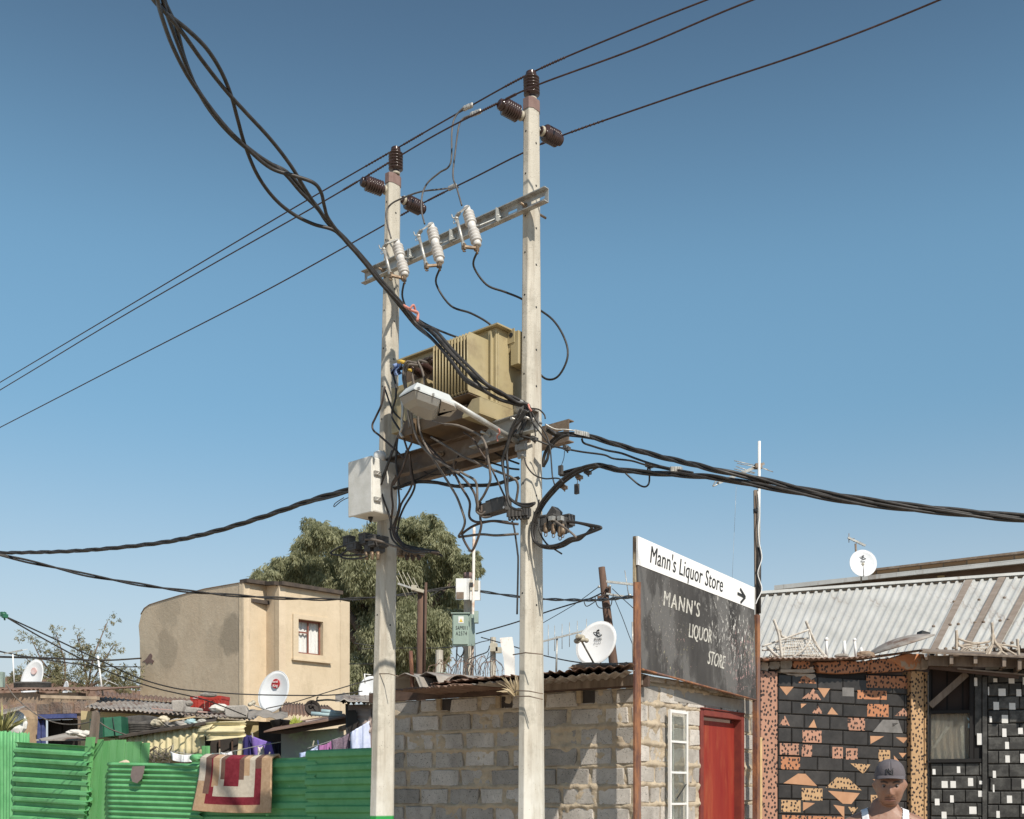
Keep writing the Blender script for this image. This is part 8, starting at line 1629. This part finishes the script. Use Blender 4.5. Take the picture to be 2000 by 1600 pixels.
# ------------------------------------------------------------------ the man
DM = 6.2
face_c = P(1738, 1532.5, DM)          # centre of the head
hx, hz = face_c.x, face_c.z
g = lambda a, s: np.exp(-(a/s)**2)
def head_mesh():
    nu, nv = 96, 80; U = np.linspace(0, 2*np.pi, nu, endpoint=False); T = np.linspace(0, np.pi, nv+1)
    u, t = np.meshgrid(U, T); x = np.sin(t)*np.sin(u); y = -np.sin(t)*np.cos(u); z = np.cos(t)   # u=0 faces -y (the camera)
    lo_ = np.where(z < 0, np.maximum(np.sin(t), 1e-4)**-.42, 1.0); X = x*.0745*lo_; Y = y*.100*np.where(z < 0, np.maximum(np.sin(t), 1e-4)**-.22, 1.0); Z = z*.121
    fr = np.clip(-y, 0, 1)
    low = np.clip(-Z/.123, 0, 1)
    X *= 1-.12*low**2; Y *= 1-.12*low
    Y = np.where(y < 0, Y*(1-.10*np.clip(Z/.1, 0, 1)), Y*1.02)
    # feature fields on the front, in metres: a = sideways, b = height relative to head centre
    a, b = X, Z; m = (y < 0)*fr**.5
    d = 0*X
    d += .020*g(a, .014)*g(b+.029, .019)+.010*g(a, .008)*g(b+.008, .022)            # nose
    d += .007*(g(a-.015, .008)+g(a+.015, .008))*g(b+.037, .009)                      # nostrils
    d += .0060*g(a, .045)*g(b-.030, .010)                                            # brow
    d -= .0100*(g(a-.032, .014)+g(a+.032, .014))*g(b-.010, .010)                     # eye sockets
    d += .0045*(g(a-.032, .011)+g(a+.032, .011))*g(b-.009, .0055)                    # eyelids
    d += .005*(g(a-.043, .020)+g(a+.043, .020))*g(b+.022, .018)                      # cheeks
    d += .0080*g(a, .026)*g(b+.062, .0065)+.0095*g(a, .024)*g(b+.075, .0072)         # lips
    d -= .0050*g(a, .026)*g(b+.0685, .0028)                                          # mouth line
    d -= .0040*g(a, .020)*g(b+.088, .006)
    d += .0080*g(a, .022)*g(b+.104, .014)                                            # chin
    d -= .0035*(g(np.abs(a)-.030, .006))*g(b+.050, .016)                             # folds beside the mouth
    Y = Y-d*m
    Q = np.stack([X, Y, Z], -1)
    # ears
    for s in (-1, 1):
        e = g(X-s*.0745, .02)*g(Y-.006, .014)*g(Z+.004, .028); Q[..., 0] += s*.020*e; Q[..., 1] += .006*e
    return Q, nu, nv
Q, nu, nv = head_mesh()
yaw, pitch = R(-17), R(11)
ca, sa = math.cos(yaw), math.sin(yaw); cp, sp_ = math.cos(pitch), math.sin(pitch)
def hrot(v):
    v = np.asarray(v, float); x, y, z = v[..., 0], v[..., 1], v[..., 2]
    y2 = y*cp+z*-sp_; z2 = y*sp_+z*cp   # nod forward
    x3 = x*ca-y2*sa; y3 = x*sa+y2*ca
    return np.stack([x3+face_c.x, y3+face_c.y, z2+face_c.z], -1)
# body skeleton grown with a skin modifier, then fused with the head by a voxel remesh
bm = bmesh.new(); skin = bm.verts.layers.skin.verify()
def J(p, r, r2=None): v = bm.verts.new(p); v[skin].radius = (r, r2 or r); return v
cx, cy = face_c.x-.015, DM+.035; top = face_c.z-.12
pel = J((cx, cy+.02, .98), .165, .12); pel[skin].use_root = True
wai = J((cx, cy+.02, 1.12), .150, .11); che = J((cx, cy+.02, 1.28), .165, .115); up = J((cx, cy+.02, top-.085), .125, .085); nk = J((cx, cy+.035, top-.02), .066, .064); nh = J((cx, cy+.03, top+.06), .062, .064)
for a, b in ((pel, wai), (wai, che), (che, up), (up, nk), (nk, nh)): bm.edges.new((a, b))
for s in (-1, 1):
    tr = J((cx+s*.10, cy+.03, top-.062), .062); sh = J((cx+s*.205, cy+.03, top-.115), .070); el = J((cx+s*.265, cy+.05, top-.40), .046); wr = J((cx+s*.255, cy-.03, top-.64), .030)
    pa = J((cx+s*.25, cy-.055, top-.70), .030, .018); bm.edges.new((up, tr)); bm.edges.new((tr, sh)); bm.edges.new((sh, el)); bm.edges.new((el, wr)); bm.edges.new((wr, pa))
    for i, (dy, L) in enumerate(((-.030, .070), (-.012, .080), (.006, .074), (.024, .060))):
        a = J((cx+s*.25, cy-.055+dy, top-.735), .0095); b = J((cx+s*.245, cy-.058+dy*1.1, top-.735-L*.5), .0088); c = J((cx+s*.232, cy-.060+dy*1.1, top-.735-L), .0075)
        bm.edges.new((pa, a)); bm.edges.new((a, b)); bm.edges.new((b, c))
    a = J((cx+s*.235, cy-.095, top-.70), .0115); b = J((cx+s*.225, cy-.110, top-.74), .0095); bm.edges.new((pa, a)); bm.edges.new((a, b))
    hp = J((cx+s*.10, cy+.02, .90), .105); kn = J((cx+s*.12, cy, .50), .062); an = J((cx+s*.13, cy+.03, .10), .042); ft = J((cx+s*.14, cy-.10, .035), .038, .03)
    for p, q in ((pel, hp), (hp, kn), (kn, an), (an, ft)): bm.edges.new((p, q))
bmesh.ops.rotate(bm, verts=bm.verts, cent=(cx, cy, 0), matrix=Matrix.Rotation(R(-13), 3, 'Z'))
me = bpy.data.meshes.new("sk"); bm.to_mesh(me); bm.free()
tmp = bpy.data.objects.new("sk", me); COL.objects.link(tmp); tmp.modifiers.new("s", 'SKIN').use_smooth_shade = True; ss = tmp.modifiers.new("ss", 'SUBSURF'); ss.levels = 2
dg = bpy.context.evaluated_depsgraph_get(); dg.update(); bme = bpy.data.meshes.new_from_object(tmp.evaluated_get(dg)); bpy.data.objects.remove(tmp)
bv = np.zeros(len(bme.vertices)*3); bme.vertices.foreach_get("co", bv); bv = bv.reshape(-1, 3); bf = [tuple(p.vertices) for p in bme.polygons]
HV = hrot(Q).reshape(-1, 3); hf = [(j*nu+i, j*nu+(i+1) % nu, (j+1)*nu+(i+1) % nu, (j+1)*nu+i) for j in range(nv) for i in range(nu)]
V = [tuple(v) for v in bv]+[tuple(v) for v in HV]; Fa = bf+[tuple(len(bv)+i for i in f) for f in hf]
me = bpy.data.meshes.new("man_raw"); me.from_pydata(V, [], Fa); me.update()
bm = bmesh.new(); bm.from_mesh(me); bmesh.ops.remove_doubles(bm, verts=bm.verts, dist=1e-6); bmesh.ops.recalc_face_normals(bm, faces=bm.faces); bm.to_mesh(me); bm.free()
tmp = bpy.data.objects.new("raw", me); COL.objects.link(tmp); rm = tmp.modifiers.new("r", 'REMESH'); rm.mode = 'VOXEL'; rm.voxel_size = .0036; rm.use_smooth_shade = True
sm_ = tmp.modifiers.new("sm", 'SMOOTH'); sm_.iterations = 2; sm_.factor = .5
dg = bpy.context.evaluated_depsgraph_get(); dg.update(); fme = bpy.data.meshes.new_from_object(tmp.evaluated_get(dg)); bpy.data.objects.remove(tmp)
MN = thing("person", "person in a dark grey baseball cap and white tank top standing before the spotted shop, looking down at the camera side", "person", (cx, cy, 0))
MN["label"] = "person in dark grey cap and white tank top standing before the spotted shop wall"
k = NT("brown_skin"); c = k.mix(k.ramp(k.noise(18, 5), .35, .65), (.26,.14,.095), (.31,.17,.118))
_o = hrot(np.zeros(3))-np.array([cx, cy, 0]); _ax = hrot(np.array((1., 0, 0)))-hrot(np.zeros(3)); _az = hrot(np.array((0, 0, 1.)))-hrot(np.zeros(3)); _ay = hrot(np.array((0, 1., 0)))-hrot(np.zeros(3))
_rel = k.n("ShaderNodeVectorMath", operation='SUBTRACT'); k.l(k.tc, _rel.inputs[0]); _rel.inputs[1].default_value = tuple(_o)
def _dot(v): q = k.n("ShaderNodeVectorMath", operation='DOT_PRODUCT'); k.l(_rel.outputs[0], q.inputs[0]); q.inputs[1].default_value = tuple(v); return q.outputs["Value"]
_cb = k.n("ShaderNodeCombineXYZ"); k.l(_dot(_ax), _cb.inputs[0]); k.l(_dot(_az), _cb.inputs[1]); _front = k.ramp(_dot(_ay), -.06, -.04, (1,1,1,1), (0,0,0,1))
def spot(c, p, rad, colr, amt=1):
    dd = k.n("ShaderNodeVectorMath", operation='DISTANCE'); k.l(_cb.outputs[0], dd.inputs[0]); dd.inputs[1].default_value = (p[0], p[1], 0)
    f = k.math('MULTIPLY', k.ramp(dd.outputs["Value"], rad*.5, rad, (amt,)*3+(1,), (0,0,0,1)), _front); return k.mix(f, c, colr)
for s in (-1, 1):
    for i in range(6): c = spot(c, (s*(.016+.006*i), .028+.004*math.sin(i*.6)), .0065, (.025,.014,.011), .9)     # eyebrows
    for i in range(5): c = spot(c, (s*(.024+.0045*i), .0125+.0015*math.sin(i*.8)), .004, (.03,.016,.012), .8)    # lash line
    for i in range(4): c = spot(c, (s*(.006+.006*i), -.054-.001*i), .0055, (.05,.027,.02), .65)                  # moustache
    c = spot(c, (s*.009, -.046), .0045, (.03,.015,.012), .8)                                                     # nostrils
for i in range(-4, 5): c = spot(c, (i*.006, -.062-abs(i)*.0006), .006, (.15,.065,.055), .55); c = spot(c, (i*.005, -.0755+abs(i)*.0008), .0065, (.34,.17,.15), .75)
for i in range(-8, 9): c = spot(c, (i*.0034, -.0688), .0026, (.04,.018,.015), .95)
for i in range(-3, 4): c = spot(c, (i*.006, -.100), .008, (.08,.045,.032), .35)
k.b.inputs["Subsurface Weight"].default_value = .06; k.b.inputs["Subsurface Radius"].default_value = (.01, .004, .002)
M['skin'] = k.done(c, .48, 0, .45)
for v in fme.vertices: v.co -= Vector((cx, cy, 0))
fme.materials.clear(); fme.materials.append(M['skin']); fme.name = "body"
body = finish("body", fme, MN, Vector((cx, cy, 0)), None)
# eyes
for s in (-1, 1):
    c_ = hrot(np.array((s*.032, -.0805, .0075))); o = obj("eye", MB().ball(c_, .0108, n=16), simple("eye_white", (.20,.17,.155), None, rough=.25), MN)
    dr_ = Vector(hrot(np.array((s*.032, -.2, -.01))))-Vector(c_); dr_.normalize(); obj("iris", MB().lathe(Vector(c_)+dr_*.0092, dr_, [(.0060, 0), (.0052, .0016), (.001, .0021)], 14), simple("iris", (.02,.01,.008), None, rough=.1), o)
# trousers and tank top: shells grown off the body's own surface
co = np.zeros(len(fme.vertices)*3); fme.vertices.foreach_get("co", co); co = co.reshape(-1, 3); no = np.zeros(len(fme.vertices)*3); fme.vertices.foreach_get("normal", no); no = no.reshape(-1, 3)
def shell(name, pred, mat, thick):
    keep = pred(co[:, 0], co[:, 1], co[:, 2]); fs = [p.vertices[:] for p in fme.polygons if all(keep[i] for i in p.vertices)]
    used = sorted({i for f in fs for i in f}); mp = {a: i for i, a in enumerate(used)}
    m2 = bpy.data.meshes.new(name); m2.from_pydata([tuple(co[i]+no[i]*thick) for i in used], [], [tuple(mp[i] for i in f) for f in fs]); m2.polygons.foreach_set("use_smooth", [True]*len(fs)); m2.materials.append(M[mat] if isinstance(mat, str) else mat)
    o = finish(name, m2, MN, Vector((cx, cy, 0)), {'solid': .004}); m = o.modifiers.new("sm", 'SMOOTH'); m.iterations = 4; return o
zs_ = top-.05
def tank(x_, y_, z):
    c13, s13 = math.cos(R(13)), math.sin(R(13)); x = x_*c13-y_*s13; y = x_*s13+y_*c13
    ax = np.abs(x); neck = np.where(y < .03, (top-.24)+ (ax/.088)**4*.22, (top-.15)+(ax/.088)**4*.2)
    arm = .126+.06*np.clip((top-.17-z)/.10, 0, 1)
    return (z > .93) & (z < neck) & (ax < arm) & (z < top+.02)
M['tank'] = simple("white_cotton", (.78,.78,.79), (.72,.72,.74), 20, .9, 0, .15, 90)
shell("tank_top", tank, 'tank', .006)
shell("trousers", lambda x, y, z: (z < 1.0) & (z > .09) & (np.abs(x) < .22) & ~((np.abs(x) > .20) & (z > .5)), simple("dark_trousers", (.05,.055,.07), (.07,.075,.09), 10, .9), .010)
# cap
M['cap'] = simple("grey_cap_cloth", (.105,.092,.100), (.125,.112,.12), 30, .85, 0, .25, 160)
CAP = thing("x", "x", "x", (0, 0, 0)); bpy.data.objects.remove(CAP)
mb = MB(); n1, n2 = 40, 16
def capfn(u, v):
    a = u*2*math.pi; t = v*math.pi*.5; r = math.cos(t)**.72 if v < 1 else 0
    x = .0805*r*math.sin(a); y = -.103*r*math.cos(a)+.002; zb = .040+.026*math.cos(a); z = zb+(.137-zb)*math.sin(t)
    return tuple(hrot(np.array((x, y, z))))
mb.grid(lambda u, v: capfn(u, v), n1, n2)
capo = obj("cap", mb, 'cap', MN, mods={'solid': .004})
mb = MB()
def brim(u, v):
    a = (u-.5)*2*1.22; x0, y0 = .0795*math.sin(a), -.101*math.cos(a)+.002; x1, y1 = .082*math.sin(a*1.02), -.112*math.cos(a)-.043*max(0, math.cos(a*1.25))**.8
    x = x0+(x1-x0)*v; y = y0+(y1-y0)*v; z = .068-.004*v-.030*(abs(math.sin(a))**2)*(.4+.6*v)
    return tuple(hrot(np.array((x, y, z))))
mb.grid(brim, 30, 10); obj("brim", mb, 'cap', capo, mods={'solid': .005})
obj("button", MB().ball(hrot(np.array((0, .002, .138))), .006), 'cap', capo)
mb = MB()
for a in (0, 1.05, -1.05, 2.1, -2.1): mb.tube([capfn((a/(2*math.pi)) % 1.0, v/12) for v in range(0, 12)], .0012, 4)
obj("seam", mb, 'cap', capo)
def capface(x, z): 
    z = .066+(z-.056)*1.05; t = max(0, min(1, (z-.066)/.071)); tt = math.asin(t); r = math.cos(tt)**.72; a = math.asin(max(-1, min(1, x/(.0805*r)))) if r > .01 else 0
    return tuple(hrot(np.array((x, -.103*r*math.cos(a)-.0035, z))))
mb = MB()
for pts, r in (([(-.021, .062), (-.021, .086)], .0022), ([(-.021, .090), (-.008, .078), (.008, .062), (.020, .056)], .0026), ([(.011, .060), (.013, .086)], .0021), ([(-.026, .088), (-.016, .088)], .0015), ([(-.026, .062), (-.015, .062)], .0015), ([(-.010, .094), (0, .080), (.014, .094)], .0021), ([(.0, .082), (-.001, .056)], .0020)):
    mb.tube(spline([capface(x, z) for x, z in pts], 4), r, 5)
obj("monogram", mb, 'dark_mark', capo)
obj("short_hair", MB().grid(lambda u, v: tuple(hrot(np.array((.0765*math.cos(math.pi*u), .025+.082*math.sin(math.pi*u), .045-.060*v)))), 24, 5), 'dark_mark', MN, mods={'solid': .003})
